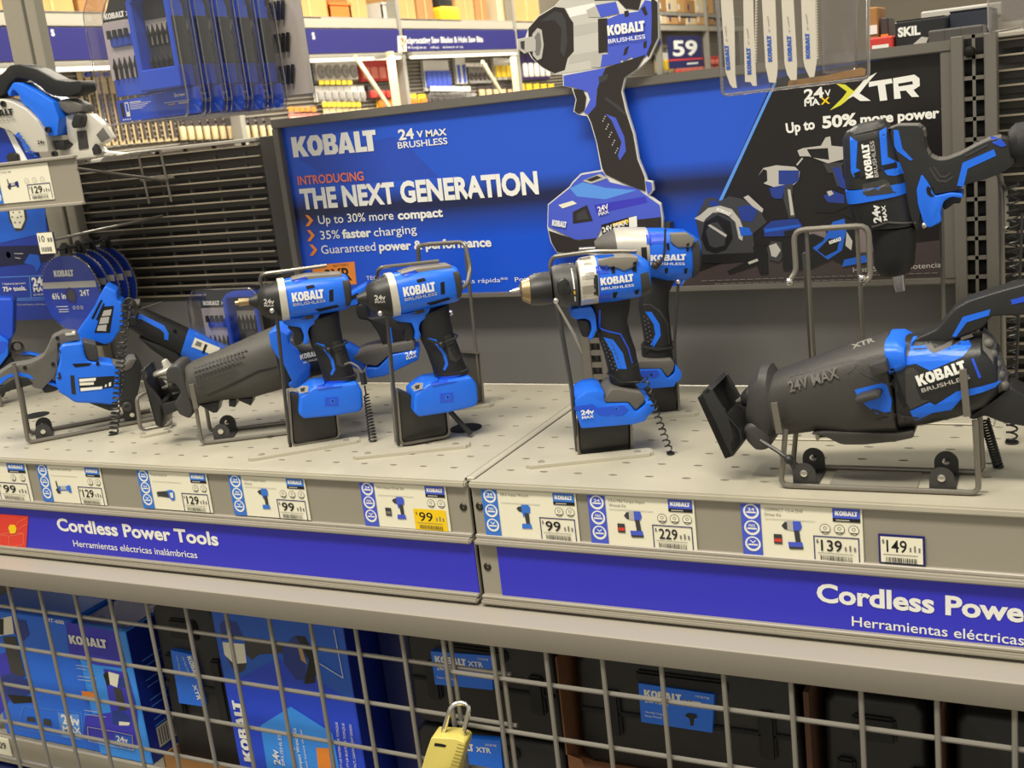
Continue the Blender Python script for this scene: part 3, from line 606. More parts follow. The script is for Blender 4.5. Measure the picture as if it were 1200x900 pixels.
def wire(t, F, rows, r=.0022, name='rod', mat=WIRE, bd=.008, n=8):
    """rows: (crop point in pixels, depth)"""
    pts = [pt(F, x, y, d) for (x, y), d in rows]; return MB().tube(bend(pts, bd), r, n).build(name, mat, t)
def driver_stand(label, F, c, base, A, Bt, nose, top0, topk, top1, bR, bRt, plateTop, yb=.012):
    t = thing('wire_stand', label, 'stand', F, ST_G); q = lambda s_: c(s_)[0]
    stand_plate(t, F, base, c)
    L0, R0, RT, TL = q(A), q(bR), q(bRt), q(plateTop)
    a, b, e, f_ = pt(F, *L0, 0), pt(F, *R0, 0), pt(F, *RT, 0), pt(F, *TL, 0); a.z = b.z = .0045
    MB().prism(fillet([(a.x + .001, .006), (b.x - .001, .006), (e.x, e.z), (f_.x, f_.z)], .006), -.009, .012, .0015).build('block', M('stand_block', (40, 39, 38), .28), t)
    g = MB(); ph = bend([f_ + Vector((-.0015, -.001, 0)), a + Vector((-.001, -.001, 0)), b + Vector((.001, -.001, 0)), e + Vector((.0015, -.001, 0))], .008)
    for u, v in zip(ph, ph[1:]): g.obox(u, v, .022, .0028)
    g.build('block_frame', WIRE, t)
    n0, k0, k1, k2 = q(nose), q(top0), q(topk), q(top1)
    lt = q(Bt)
    p0 = a + Vector((-.0035, -.006, -.002)); p1 = pt(F, *lt, -.026); MB().tube([p0, p1, pt(F, *n0, -.0335)], .0021, 8).build('front_rod', DGR, t)
    MB().ball(pt(F, *n0, -.0345), .0036).build('rod_tip', CHROME, t)
    pts = [a + Vector((-.0035, .012, -.002)), pt(F, *lt, .034), pt(F, *k0, .034), pt(F, *k1, .010), pt(F, *k2, .006)]
    MB().tube(bend(pts, .009), .0025, 8).build('top_bail', WIRE, t)
    return t
driver_stand('wire stand with dark block holding the impact driver nearest the seam', FD, cD, '80,888 553,838', '276,838', '222,318', '192,302', '176,170', '186,116', '430,90', '468,822', '452,690', '258,606')
# driver one: the same model, tilted a little on its own stand
cA = crop(280, 300, 3.747); O1 = world(*cA('244,838')[0], 2, ZS); FA = Fr(O1, 40)
D1 = dup(D2.t, 'blue and black impact driver with bronze bit holder, in front of the grey reciprocating saw', Matrix.Translation(O1) @ Matrix.Rotation(math.radians(40), 4, 'Z') @ Matrix.Translation((-.006, 0, .003)) @ Matrix.Rotation(math.radians(2.8), 4, 'Y'))
MB().lathe(pt(FD, *cD('100,243')[0], 0), (-1, 0, -.02), [(-.002, .0045), (.004, .0048), (.010, .0052), (.013, .0052), (.0135, .003), (.018, .0026)], 12).build('bit_holder', BRZ, D1)
driver_stand('wire stand with dark block holding the impact driver in front of the saw', FA, cA, '40,894 532,810', '238,840', '165,250', '145,240', '90,110', '100,80', '385,42', '438,812', '418,650', '222,596')

# ---- cordless drill ----------------------------------------------------------
cE = crop(590, 260, 5); cF = crop(610, 400, 5.4545)
O3 = world(*cF('365,722')[0], 2, ZS); FE = Fr(O3, 28.5)
T = Tool('cordless_drill', 'blue cordless drill with bronze chuck on the stand right of the seam', 'power tool', FE, cE)
T.loft('drill_bit', SIL, '35,404 37,412 .0012 2;60,394 62,414 .0035 2;97,382 99,408 .0035 2', soft=0)
T.loft('chuck_jaw_cone', BRZ, '''92,372 97,412 .008 2
104,345 110,462 .0155 2
150,322 162,484 .022 2''', soft=.0008)
T.loft('chuck_sleeve', BLK, '''150,318 160,486 .0228 2
178,303 190,488 .0245 2
230,295 243,484 .0245 2
268,290 284,476 .0235 2''', soft=.001)
for k in range(5): T.loft('sleeve_ridge', DGR, '%d,%d %d,%d .0232 2;%d,%d %d,%d .0232 2' % (158 + 5 * k, 322 - 3 * k, 168 + 5 * k, 484, 160 + 5 * k, 321 - 3 * k, 170 + 5 * k, 484), soft=.0002) if k < 3 else None
T.loft('clutch_collar', DGR, '''280,266 296,462 .0255 2
296,256 312,482 .028 2
345,246 368,496 .0305 2.1
412,240 432,496 .0315 2.1''', soft=.001)
T.prism('collar_grip', BLK, '302,330 345,305 372,330 366,352 385,372 372,402 320,404 306,380', -.0325, .0, .003, 2, r=.002)
T.loft('gear_housing', CRM, '''430,232 445,490 .0315 2.3
455,212 462,484 .033 2.4
530,198 548,472 .033 2.6''', soft=.0005)
T.deco('torque_marks', 0, [('398,262 406,262 420,395 412,395', P['white']), ('412,405 420,405 422,425 415,425', P['yellow']), ('416,440 424,440 428,470 420,470', P['white'])], -.0315, solid=.0008)
T.loft('motor_housing', BLUE, '''530,204 548,470 .0315 2.8
640,188 660,456 .0325 3.2
770,186 792,430 .0315 3.2
826,214 846,395 .027 3''')
T.loft('rear_cap', DGR, '''772,232 795,428 .0322 3.4
820,246 850,404 .0295 3.2
838,300 856,362 .02 3''', soft=.001)
PAD = MATS['warm_grey_rubber']
for k, st in enumerate(('452,232 520,216 526,252 456,262', '458,300 530,288 534,330 462,340', '460,378 536,368 540,410 464,420', '462,440 544,428 546,466 462,480')): T.deco('housing_rib', 0, [(st, SIL)], -.033, solid=.003)
T.prism('top_pad', PAD, '540,206 600,190 700,184 770,188 760,212 745,240 684,264 640,246 545,238', -.0335, .022, .004, r=.002)
T.deco('housing_panels', 0, [('527,310 552,310 558,432 530,434', BLK), ('540,262 608,252 616,300 545,306', BLUE2), ('558,432 628,420 634,460 562,472', BLUE2), ('630,262 648,256 654,296 634,300', DOT), ('758,236 776,228 780,290 756,288', DOT), ('640,416 668,410 660,446 644,450', DOT), ('770,402 795,395 792,424 774,428', DOT), ('530,196 640,188 652,200 560,216', BLUE)], -.031, solid=.0012)
T.prism('trigger_guard', BLUE, '386,522 400,498 512,486 535,540 542,622 512,682 490,672 510,622 502,570 470,554 420,562 392,545', -.014, .014, .004, r=.003)
T.prism('trigger', BLK, '424,566 500,572 512,638 490,674 456,666 444,620', -.0085, .0085, .003, r=.004)
T.loft('grip', RUB, '''505,470 745,425 .017 2.8
520,540 738,500 .0175 2.8
545,615 722,575 .0175 2.6
560,690 742,655 .0175 2.5
588,770 772,742 .018 2.5
608,850 785,820 .019 2.5''', soft=.001)
T.loft('grip_base', RUB, '555,165 752,130 .0192 2.6;566,225 762,190 .020 2.6;575,268 775,240 .0205 2.6', c=cF, soft=.0008)
T.deco('grip_stripe', 0, [('588,680 642,690 700,770 722,860 668,860 640,770', BLUE)], -.018, solid=.0022)
T.deco('grip_outline', 0, [('560,520 572,518 570,620 590,632 690,655 735,740 760,830 752,832 728,745 684,662 585,640 560,628', BLUE2)], -.018, solid=.001)
T.deco('grip_studs', 0, [('%f,%f %f,%f %f,%f %f,%f' % (x - 4.5, y, x, y - 4.5, x + 4.5, y, x, y + 4.5), GRY) for k in range(8) for j in range(3) for x, y in [(585 + j * 22 + k * 8, 706 + k * 22 + (j % 2) * 9 - j * 5)] if x < 668 - 0 + k * 2], -.018, solid=.0012)
T.prism('foot_pad', GRY, '505,330 560,262 600,262 745,288 772,320 768,350 712,404 668,352 520,354', -.031, .031, .006, 3, c=cF, r=.003)
T.prism('battery_foot', BLUE, '330,334 400,286 470,272 520,282 512,322 524,356 666,352 712,408 770,366 776,346 822,352 832,402 782,440 772,466 690,486 372,512 342,420', -.033, .033, .0028, 2, c=cF, r=.003)
T.deco('foot_details', 0, [('346,416 460,400 490,425 660,410 690,436 655,470 612,476 585,460 560,478 500,470 470,440 346,440', BLUE2), ('598,420 624,418 626,440 602,444', BLUE), ('605,426 616,425 617,436 607,437', DOT)], -.033, c=cF, solid=.0015)
T.words([('KOBALT', '570,372', '762,346', 44, WHT), ('BRUSHLESS', '574,399', '764,376', 16, WHT, .01)], -.032)
T.words([('24v', '386,468', '470,458', 30, WHT, .04), ('MAX', '392,493', '468,483', 17, WHT, .03)], -.033, c=cF)
tp = [pt(FE, *cF(q)[0], d) for q, d in (('556,205', -.021), ('640,262', -.0225), ('760,262', -.0215), ('785,235', 0), ('700,200', .022), ('560,200', .022))]
MB().tube(tp, .0012, 6, closed=True).build('cable_tie', BLK, T.t)
t = thing('wire_stand', 'wire stand with dark block holding the cordless drill', 'stand', FE, ST_G)
stand_plate(t, FE, '36,802 850,716', cF)
def block(t, F, c, st, y0=-.009, y1=.012):
    q = [F.px(*p) for p in c(st)]; MB().prism(fillet(q, .004), y0, y1, .0015).build('block', M('stand_block', (40, 39, 38), .28), t); g = MB()
    e = [Vector((p[0], -.001, p[1])) for p in (q[0], q[3], q[2], q[1])]; cx = sum((p.x for p in e)) / 4
    e = [p + Vector((-.002 if p.x < cx else .002, 0, -.0015 if i in (1, 2) else 0)) for i, p in enumerate(e)]; ph = bend(e, .008)
    for u, v in zip(ph, ph[1:]): g.obox(u, v, .022, .0028)
    g.build('block_frame', WIRE, t)
block(t, FE, cF, '362,500 688,482 692,690 376,708')
q = cE('300,300 300,460 305,468 272,250 290,205 530,172 720,166 780,172'); b0 = cF('362,700')[0]
MB().tube([pt(FE, *b0, -.004), pt(FE, *cF('330,300')[0], -.03), pt(FE, *cE('312,455')[0], -.0345)], .0021, 8).build('front_rod', DGR, t)
MB().ball(pt(FE, *cE('308,462')[0], -.036), .0038).build('rod_tip', CHROME, t)
MB().tube(bend([pt(FE, *b0, .012), pt(FE, *cF('325,300')[0], .036), pt(FE, *q[3], .036), pt(FE, *q[4], .034), pt(FE, *q[5], .008), pt(FE, *q[7], .004)], .01), .0025, 8).build('top_bail', WIRE, t)
MB().tube([pt(FE, *cE('306,470')[0], -.037), pt(FE, *cE('415,660')[0], -.034), pt(FE, *cE('462,768')[0], -.03)], [.0014, .0022, .0008], 8).build('chuck_key', SIL, t)

# ---- mid-torque impact wrench behind the drill ---------------------------------
O4 = world(*cF('800,470')[0], 2, ZS); FM = Fr(O4, 25)
T = Tool('impact_wrench', 'silver-nosed blue impact wrench half hidden behind the cordless drill', 'power tool', FM, cE)
T.loft('anvil', SIL, '443,150 445,172 .0045 3.5;540,144 541,168 .0045 3.5', soft=.0005)
T.loft('nose_cone', GRY, '''535,110 545,168 .012 2
575,80 590,190 .02 2
612,58 630,205 .028 2
650,45 668,215 .032 2.1''', soft=.001)
T.loft('hammer_case', CRM, '''645,38 668,222 .0325 2.3
700,32 720,235 .034 2.4
835,34 850,260 .034 2.6''', soft=.001)
T.loft('motor_housing', BLUE, '''830,38 855,318 .033 2.8
930,38 950,338 .034 3.2
1060,46 1060,336 .0335 3.2
1140,95 1128,300 .028 3''')
T.loft('rear_cap', DGR, '1085,80 1100,322 .0343 3.2;1132,90 1130,304 .031 3;1154,150 1146,260 .02 3', soft=.001)
T.prism('top_pad', PAD, '958,52 1060,50 1102,84 1080,128 1000,130 962,100', -.0355, .02, .004, r=.002)
T.deco('housing_panels', 0, [('838,66 942,70 938,130 840,132', BLUE2), ('806,150 838,148 845,250 815,260', BLK), ('955,128 972,124 974,164 958,164', DOT), ('1072,128 1086,122 1086,170 1074,174', DOT), ('945,274 965,270 962,300 948,304', DOT), ('1060,276 1078,270 1076,302 1062,306', DOT)], -.034, solid=.0012)
T.words([('KOBALT', '862,230', '1068,224', 36, WHT), ('BRUSHLESS', '862,252', '1062,252', 15, WHT, .01)], -.035)
T.loft('grip', RUB, '''850,320 1012,318 .018 2.8
800,420 968,410 .018 2.8
790,500 965,490 .018 2.6
812,620 978,620 .018 2.5
828,720 990,720 .0185 2.5
838,800 994,800 .0195 2.5''', soft=.001)
T.loft('grip_base', RUB, '770,25 976,25 .02 2.6;775,95 965,95 .02 2.6', c=cF, soft=.001)
T.deco('grip_stripe', 0, [('832,528 868,528 915,600 922,665 880,735 862,722 890,660 880,600', BLUE)], -.018, solid=.002)
T.deco('grip_outline', 0, [('800,485 860,480 920,520 968,600 975,720 968,722 960,604 914,530 858,490 800,494', DGR)], -.018, solid=.001)
T.deco('grip_studs', 0, [('%f,%f %f,%f %f,%f %f,%f' % (x - 4.5, y, x, y - 4.5, x + 4.5, y, x, y + 4.5), GRY) for k in range(7) for j in range(2) for x, y in [(826 + j * 20 + k * 4, 560 + k * 24 + j * 10)]], -.018, solid=.0012)
T.prism('foot_pad', GRY, '740,92 950,84 968,110 962,150 924,198 884,144 745,144', -.031, .031, .006, 3, c=cF, r=.003)
T.prism('battery_foot', BLUE, '660,170 700,145 882,142 922,204 966,168 974,120 1014,168 1004,208 968,234 965,252 770,268 662,262', -.033, .033, .004, 3, c=cF, r=.003)
T.deco('foot_details', 0, [('770,190 870,180 890,210 860,235 840,232 820,226 770,232', BLUE2), ('828,208 842,207 843,220 830,221', DOT)], -.033, c=cF, solid=.0015)
tp = [pt(FM, *cE(q)[0], d) for q, d in (('815,735', -.02), ('900,752', -.0215), ('1000,735', -.019), ('1008,705', .0), ('900,700', .021), ('820,705', .021))]
MB().tube(tp, .0014, 6, closed=True).build('cable_tie', BLK, T.t)
tp = [pt(FM, *cE(q)[0], d) for q, d in (('948,40', -.037), ('946,120', -.0375), ('940,210', -.037), ('890,255', -.038))]
MB().tube(bend(tp, .005), .0014, 6).ball(tp[-1], .0052).ball(tp[-1] + Vector((.004, -.002, .003)), .004).build('tether_wire', M('tether_cord', (50, 44, 36), .5), T.t)
t = thing('wire_stand', 'wire stand with dark block under the silver-nosed impact wrench', 'stand', FM, ST_G)
stand_plate(t, FM, '640,498 1136,462', cF); block(t, FM, cF, '700,262 988,236 1000,440 720,462')
MB().tube([pt(FM, *cF('1003,440')[0], -.004), pt(FM, *cE('1002,700')[0], -.024), pt(FM, *cE('1024,352')[0], -.037)], .002, 8).build('front_rod', DGR, t)
MB().ball(pt(FM, *cE('1024,350')[0], -.038), .0036).build('rod_tip', CHROME, t)

# ---- large reciprocating saw -----------------------------------------------------
cG = crop(820, 320, 3.158)
O5 = world(*cG('305,796')[0], 2, ZS); FG = Fr(O5, 1.2); FG.O.z = ZS
T = Tool('reciprocating_saw', 'large black and blue reciprocating saw on a low wire cradle at the right', 'power tool', FG, cG); yc = .038

BOOT = M('dusty_charcoal_boot', (60, 58, 55), .42, noise=.15, scale=40, bump=.3)
T.loft('gear_boot', BOOT, '''262,380 300,588 0.0310 2.5
290,360 330,590 0.0335 2.6
400,322 450,572 0.0361 2.8
560,264 575,592 0.0383 3
700,222 745,580 0.0396 3''', yc=yc, d=yc, soft=.002, ex=2.8)
T.loft('front_collar', DGR, '206,372 188,552 0.0241 2.6;232,340 236,600 0.0292 2.6;262,338 276,612 0.0310 2.6;284,372 300,580 0.0292 2.6', yc=yc, d=yc, soft=.002)
T.prism('belly', BOOT, '430,560 480,552 745,560 808,548 806,572 740,586 625,598 545,598 480,566', yc - .034, yc + .034, .008, 3, d=yc, r=.004)
T.loft('motor_housing', BLK, '''735,236 752,560 0.0400 3.2
850,232 860,540 0.0396 3.4
950,235 965,515 0.0391 3.4
1045,228 1060,480 0.0370 3.2
1100,270 1105,440 0.0310 3''', yc=yc, d=yc)
T.loft('blue_ring', BLUE, '700,226 724,352 .0418 4;742,226 764,338 .0428 4;772,240 782,322 .0415 4', yc=yc - .001, d=yc, soft=.001)
T.prism('latch_block', DGR, '632,326 696,306 708,348 655,366', -.0195, .03, .003, d=yc - .039, r=.002)
T.deco('blue_swoosh', 0, [('776,262 800,262 848,290 862,303 935,280 992,262 1002,280 972,314 852,362 800,338 722,350 714,344 770,312', BLUE), ('778,512 850,480 872,490 950,440 1112,410 1092,432 970,464 930,510 862,520 802,550 790,546', BLUE), ('806,262 830,258 866,288 1000,246 1006,256 864,302 850,296', GRY), ('1004,322 1012,318 1042,388 1032,392', BLUE2)], yc - .040, solid=.0025)
T.deco('side_panel', 0, [('706,352 718,350 768,490 754,498 712,420', DOT), ('760,355 790,352 812,372 800,420 820,470 850,472 780,506 764,480', DGR)], yc - .040, solid=.001)
T.deco('blue_window', 0, [('574,432 690,402 712,470 706,512 656,522 590,468', BLUE)], yc - .038, solid=.002)
T.prism('lever', DGR, '584,446 600,440 660,424 676,428 678,442 600,466 586,462', -.0225, .0, .003, 2, d=yc - .040, r=.003)
T.deco('boot_ridges', 0, [('320,398 560,330 575,342 545,372 548,376 582,344 560,322 318,390', DGR), ('600,360 640,380 712,410 708,418 636,390 594,370', DGR), ('640,500 700,520 812,536 806,544 690,530 636,508', DGR), ('655,545 740,520 760,548 668,556', DGR)], yc - .038, solid=.001)
T.words([('KOBALT', '812,418', '990,362', 40, WHT), ('BRUSHLESS', '824,440', '1002,390', 15, P['lgrey'], .01), ('24V MAX', '330,445', '516,388', 36, GRY, .02), ('XTR', '566,278', '650,250', 16, P['lgrey'], .03)], yc - .040)
T.loft('rear_bellows', GRY, '1050,206 1075,470 0.0327 2.6;1085,236 1105,440 0.0310 2.6;1112,300 1128,430 0.0258 2.6;1132,360 1140,415 .018 2.4', yc=yc, d=yc, soft=.001)
for k in range(9): q = T.p('%d,%d' % (1082 + k * 7, 242 + k * 19), yc)[0]; MB().ball((q[0] - .002, yc - .022 + (k % 2) * .003, q[1]), .0052).build('bellows_fold', GRY, T.t)
T.prism('handle', BLK, '772,244 885,194 950,118 1004,88 1120,52 1260,14 1320,60 1330,130 1200,142 1082,146 1052,190 936,236 872,252 786,264', yc - .017, yc + .017, .009, 4, d=yc, r=.004)
T.prism('handle_cap', GRY, '945,126 1006,90 1120,54 1260,16 1266,28 1120,72 1010,104 962,140', yc - .0135, yc + .0135, .004, 2, d=yc)
T.deco('handle_stripe', 0, [('934,234 974,162 1076,134 1070,156 988,182 948,236', BLUE), ('1150,100 1210,84 1210,104 1156,116', BLUE2)], yc - .017, solid=.0025)
T.prism('rear_handle', BLK, '1000,512 1060,470 1110,436 1150,402 1200,428 1300,470 1300,560 1200,542 1120,528 1060,504 1020,520', yc - .022, yc + .022, .009, 3, d=yc, r=.003)
T.prism('battery_foot', BLUE, '1270,60 1420,40 1440,560 1290,560', yc - .033, yc + .033, .006, 3, d=yc)
T.loft('blade_clamp', RUB, '158,440 170,490 .012 2.2;180,416 196,494 .016 2.2;210,412 222,486 .016 2.2;262,400 270,520 .02 2.2', yc=yc, d=yc, soft=.001)
T.loft('clamp_tip', SIL, '134,470 137,480 .003 2;162,448 168,482 .006 2', yc=yc, d=yc, soft=0)
T.prism('shoe_arm', DGR, '205,530 250,530 280,560 284,612 262,632 224,632 190,596 178,552', yc - .026, yc + .026, .008, 3, d=yc, r=.004)
g = MB(); pf = T.p('22,432 60,394 76,400 128,488 178,545 188,590 152,642 122,652', yc); hw = .034
for y_ in (yc - hw, yc + hw - .005): g.prism(pf, y_, y_ + .005, .0015)
pb = T.p('22,432 44,412 96,520 152,642 122,652', yc); g.prism(pb, yc - hw, yc + hw, .0015); pc = T.p('128,488 178,545 188,590 152,642 140,600 150,575', yc); g.prism(pc, yc - hw, yc + hw, .001)
pd = T.p('40,410 62,394 76,402 60,420', yc); g.prism(pd, yc - hw, yc + hw, .001); g.build('pivot_shoe', BLK, T.t)
T.prism('shoe_link', BLK, '150,560 200,540 215,575 178,605', yc - .014, yc + .014, .003, d=yc)
q = [pt(FG, *cG(s_)[0], d) for s_, d in (('225,620', .0), ('290,660', -.008), ('330,690', -.012), ('350,725', -.012))]
MB().tube(q, .0022, 6).ball(q[2], .0052).build('cable_tie', BLK, T.t)
# cradle
t = thing('wire_stand', 'low wire cradle carrying the large black reciprocating saw', 'stand', FG, ST_G)
r_ = .0028
def cradle(t, F, c, fl, fr, lt, rt, depth, hooks, tabs):
    a, b = [pt(F, *q, 0) for q in c(fl + ' ' + fr)]; a.z = b.z = r_ + .0004; L, R = [pt(F, *q, 0) for q in c(lt + ' ' + rt)]
    MB().tube(bend([L, a, b, R], .009), r_, 10).build('front_wire', WIRE, t)
    k = Vector((0, depth, 0)); MB().tube(bend([L + k, a + k, b + k, R + k], .009), r_, 10).build('rear_wire', WIRE, t)
    for p0, p1 in hooks:
        A, B = [pt(F, *q, -.006) for q in c(p0 + ' ' + p1)]; g = MB(); g.obox(A, B, .004, .0065); g.obox(B, B + Vector((0, depth + .008, 0)), .004, .0065) if 0 else None; g.build('side_hook', WIRE, t)
    for s0 in tabs:
        A = pt(F, *c(s0)[0], .004); 
        g = MB(); g.box(A.x - .0125, A.x + .0125, .004, depth + .006, .0008, .0028)
        for y_ in (.005, depth - .006): g.prism([(A.x + 0.0118 * math.cos(v), .0145 + .0118 * math.sin(v)) for v in [PI * j / 10 for j in range(11)]] + [(A.x - .0118, .001), (A.x + .0118, .001)], y_, y_ + .002, 0)
        g.build('bracket', DGR, t)
        for y_ in (.004, depth - .007): MB().lathe((A.x, y_, .016), (0, -1, 0), [(-.001, .0038), (.001, .0038), (.0012, .002), (.0004, .002)], 12).build('rivet', CHROME, t)
cradle(t, FG, cG, '300,792', '1034,820', '318,580', '1018,545', .062, (('276,480', '296,592'), ('974,356', '990,530')), ('388,786', '896,806'))
MB().box(pt(FG, *cG('470,790')[0], 0).x, pt(FG, *cG('800,800')[0], 0).x, .006, .060, .0006, .0018, .0005).build('floor_plate', STEEL, t)
tag(coil('coil_cord', 'black coiled tether cord under the rear of the large reciprocating saw', world(*cG('1055,545')[0], 1, .1), world(*cG('1105,716')[0], 2, ZS + .001), .0042, 17, .0013), 'black coiled tether cord under the rear of the large reciprocating saw', 'cord')
# ---- impact wrench hung nose-down at the right -------------------------------------
cH = crop(960, 120, 3.75); FV = Fr((.44, .235, 1.18), 4)
T = Tool('impact_wrench', 'black and blue impact wrench hung nose-down over the right side of the poster', 'power tool', FV, cH)
def vst(rows): return '\n'.join(rows)
T.loft('motor_housing', BLK, vst(['150,108 288,80 .030 3', '122,126 306,92 .036 3', '108,160 325,130 .040 3.2', '114,300 375,280 .042 3.2', '122,372 392,340 .042 3.2']), soft=.002)
T.loft('blue_collar', BLUE, '118,380 392,338 .0432 3;128,436 398,386 .0432 3', soft=.001)
T.loft('hammer_case', BLK, vst(['128,434 400,384 .042 2.8', '150,515 420,470 .040 2.6', '175,545 428,528 .038 2.6']), soft=.001)
T.loft('nose_boot', RUB, vst(['228,548 430,538 .0355 2.4', '234,600 428,592 .0345 2.3', '240,660 424,650 .033 2.2', '244,722 420,705 .031 2.2', '268,755 402,735 .026 2.1']), soft=.002)
T.loft('anvil', SIL, '316,745 372,738 .009 5;328,800 376,792 .009 5;336,828 380,822 .0085 5', soft=.0005)
T.prism('handle', BLK, '318,112 350,96 440,96 462,112 470,190 490,230 520,246 560,245 620,224 690,186 745,160 800,148 850,158 858,262 800,302 720,332 640,352 612,376 520,392 470,405 452,470 436,560 410,500 378,360 330,240', -.024, .024, .009, 4, r=.004)
T.prism('handle_cap', GRY, '470,190 490,228 520,244 560,243 620,220 690,182 745,156 800,144 806,158 700,200 630,240 566,262 510,262 474,230', -.0205, .0205, .004, 2)
T.prism('shoulder', GRY, '300,112 350,94 440,94 466,118 470,150 440,118 350,116', -.02, .02, .004, 2)
T.prism('trigger_guard', BLUE, '434,372 456,304 490,350 512,400 584,384 632,390 636,408 584,402 552,420 536,470 542,510 492,536 468,528 440,436', -.0275, .0275, .004, 3, r=.003)
T.prism('trigger', BLK, '536,440 556,416 600,402 626,410 622,440 592,440 575,456 552,470', -.010, .010, .004, 3, r=.002)
T.deco('direction_switch', 0, [('470,380 482,356 500,376 506,412 488,414 474,400', DOT)], -.027, solid=.002)
T.deco('blue_stripes', 0, [('606,366 630,266 768,206 778,234 652,292 634,370', BLUE), ('326,120 348,122 366,204 412,252 400,256 342,214 330,190', BLUE), ('752,150 800,160 824,190 800,196 764,180', BLUE2)], -.0245, solid=.003)
T.deco('handle_grooves', 0, [('480,290 520,350 560,352 590,330 588,322 558,342 526,340 488,284', DGR), ('498,284 530,330 556,332 580,312 578,304 554,322 536,322 506,280', DGR), ('640,232 740,182 744,190 646,240', DGR)], -.0245, solid=.001)
T.deco('side_panels', 0, [('190,360 288,336 308,352 325,392 340,396 300,400 210,410 192,398', DGR), ('132,150 148,160 168,172 162,290 196,302 152,330 138,306', BLUE), ('262,128 290,112 300,240 350,272 366,318 330,324 300,320 276,290', BLUE), ('150,312 190,296 192,322 158,330', DOT), ('274,276 336,266 340,288 282,298', DOT), ('140,130 290,96 284,112 150,142', DGR), ('228,546 300,524 420,536 424,542 300,530 232,552', GRY), ('170,172 260,150 272,290 182,330', RUB)], -.041, solid=.0016)
T.words([('KOBALT', '240,328', '218,178', 32, WHT), ('BRUSHLESS', '262,326', '240,168', 17, P['lgrey'], .01), ('24v', '274,526', '262,446', 32, WHT, .04), ('MAX', '300,518', '290,450', 16, WHT, .03)], -.041)
MB().ball(pt(FV, *cH('460,540')[0], -.026), .0035).build('screw', CHROME, T.t)
g = MB(); g.loft([(*T.p('836,118 850,258'), .03, 2.4), (*T.p('862,92 880,272'), .034, 2.4), (*T.p('920,80 930,290'), .034, 2.4), (*T.p('960,85 970,290'), .030, 2.4)], soft=.002); g.build('battery_mount', RUB, T.t)
def tall_stand(label, F, hook, legs, dl=.0, box=None):
    t = thing('wire_stand', label, 'stand', F, ST_G)
    MB().tube(bend(hook, .012), .0032, 10).build('hook_loop', WIRE, t)
    for a, b in legs: MB().tube([a, b], .0024, 8).build('leg_rod', WIRE, t)
    return t
# stand behind the wrench, its legs rise from the deck
A = world(1103, 522, 2, ZS); Fs = Fr((FV.O.x + .05, .275, ZS), 0); q = lambda x, y, d=0: pt(Fs, x, y, d)
def foot(F, x, y, d=0): p = pt(F, x, y, d); p.z = .0006; return p
t = tall_stand('tall wire stand whose thin rods rise behind the nose-down impact wrench', Fs, [q(1103, 236), q(1106, 214), q(1160, 198), q(1172, 204), q(1174, 225)], [(q(1103, 236), foot(Fs, 1108, 470)), (q(1174, 225), foot(Fs, 1178, 470))])
MB().tube(bend([q(1174, 215, -.002), q(1178, 222, -.03), q(1180, 266, -.034)], .006), .0026, 8).ball(q(1180, 268, -.034), .004).build('side_hook', WIRE, t)
MB().box(-.06, .06, -.014, .014, .0003, .0026, .0008).build('base_plate', DECK, t)
# stand with the open loop left of the wrench, behind the big saw
Fs = Fr((world(980, 500, 2, ZS).x, .19, ZS), 3)
hk = [q(925, 330, -.045), q(933, 318, -.04), q(930, 270, -.035), q(1018, 264, -.035), q(1020, 325, -.038), q(1010, 334, -.045)]
t = tall_stand('tall wire stand with an open top loop behind the large reciprocating saw', Fs, hk, [(q(945, 268, -.033), foot(Fs, 958, 512)), (q(1004, 266, -.033), foot(Fs, 1018, 512))])
for a in hk[:1] + [q(1010, 326, -.046)]: MB().ball(a, .0044).build('rod_tip', CHROME, t)
b0 = foot(Fs, 905, 515); b1 = foot(Fs, 1050, 516)
MB().box(b0.x, b1.x, -.002, .022, .0003, .0026, .001).build('base_plate', DECK, t)
for k in (.2, .8): MB().lathe((b0.x + (b1.x - b0.x) * k, .01, .0026), (0, 0, 1), [(0, .0045), (.0012, .0042), (.0014, .0022), (.0003, .002)], 12).build('screw', STEEL, t)
g = MB(); a = q(955, 515, .0); g.box(a.x, a.x + .055, .004, .02, .0026, .03, .002); g.build('block', M('stand_block', (40, 39, 38), .28), t)
g = MB(); g.obox(q(944, 296, .008), q(958, 505, .008), .012, .006); g.build('flat_bar', DGR, t)
tag(MB().tube([world(1198, 250, 1, .16) , world(1196, 300, 1, .16), world(1190, 470, 1, .16)], .0015, 6).build('security_tether', BLK, None), 'thin dark tether cord at the right edge below the hung wrench', 'cord')
coil('coil_cord', 'long black coiled cord hanging at the right edge beside the louvres', world(1187, 215, 1, .20), (world(1185, 440, 1, .20)[0] , .20, ZS + .001), .0055, 34, .0012)
# deck cut-outs where cords pass
def grommet(label, x, y, r):
    p = world(x, y, 2, ZS); o = MB().lathe((0, 0, 0), (0, 0, 1), [(0, r), (.0006, r), (.0007, r * .9), (.0001, r * .88)], 26).build('cord_hole', DOT, None); o.location = p + Vector((0, 0, .0004)); tag(o, label, 'cord hole')
grommet('round black cord hole in the deck behind the middle impact driver', 546, 502, .022)
grommet('round black cord hole in the deck behind the blue jigsaw cradle', 42, 487, .022)
grommet('round black cord hole in the deck under the large reciprocating saw', 948, 499, .022)
g = MB(); a, b = world(519, 473, 1, .155), world(552, 509, 2, ZS + .004); tag(g.tube([a, b], .0034, 8).build('security_cable', BLK, None), 'thick black cable running from impact driver foot into deck hole', 'cord')
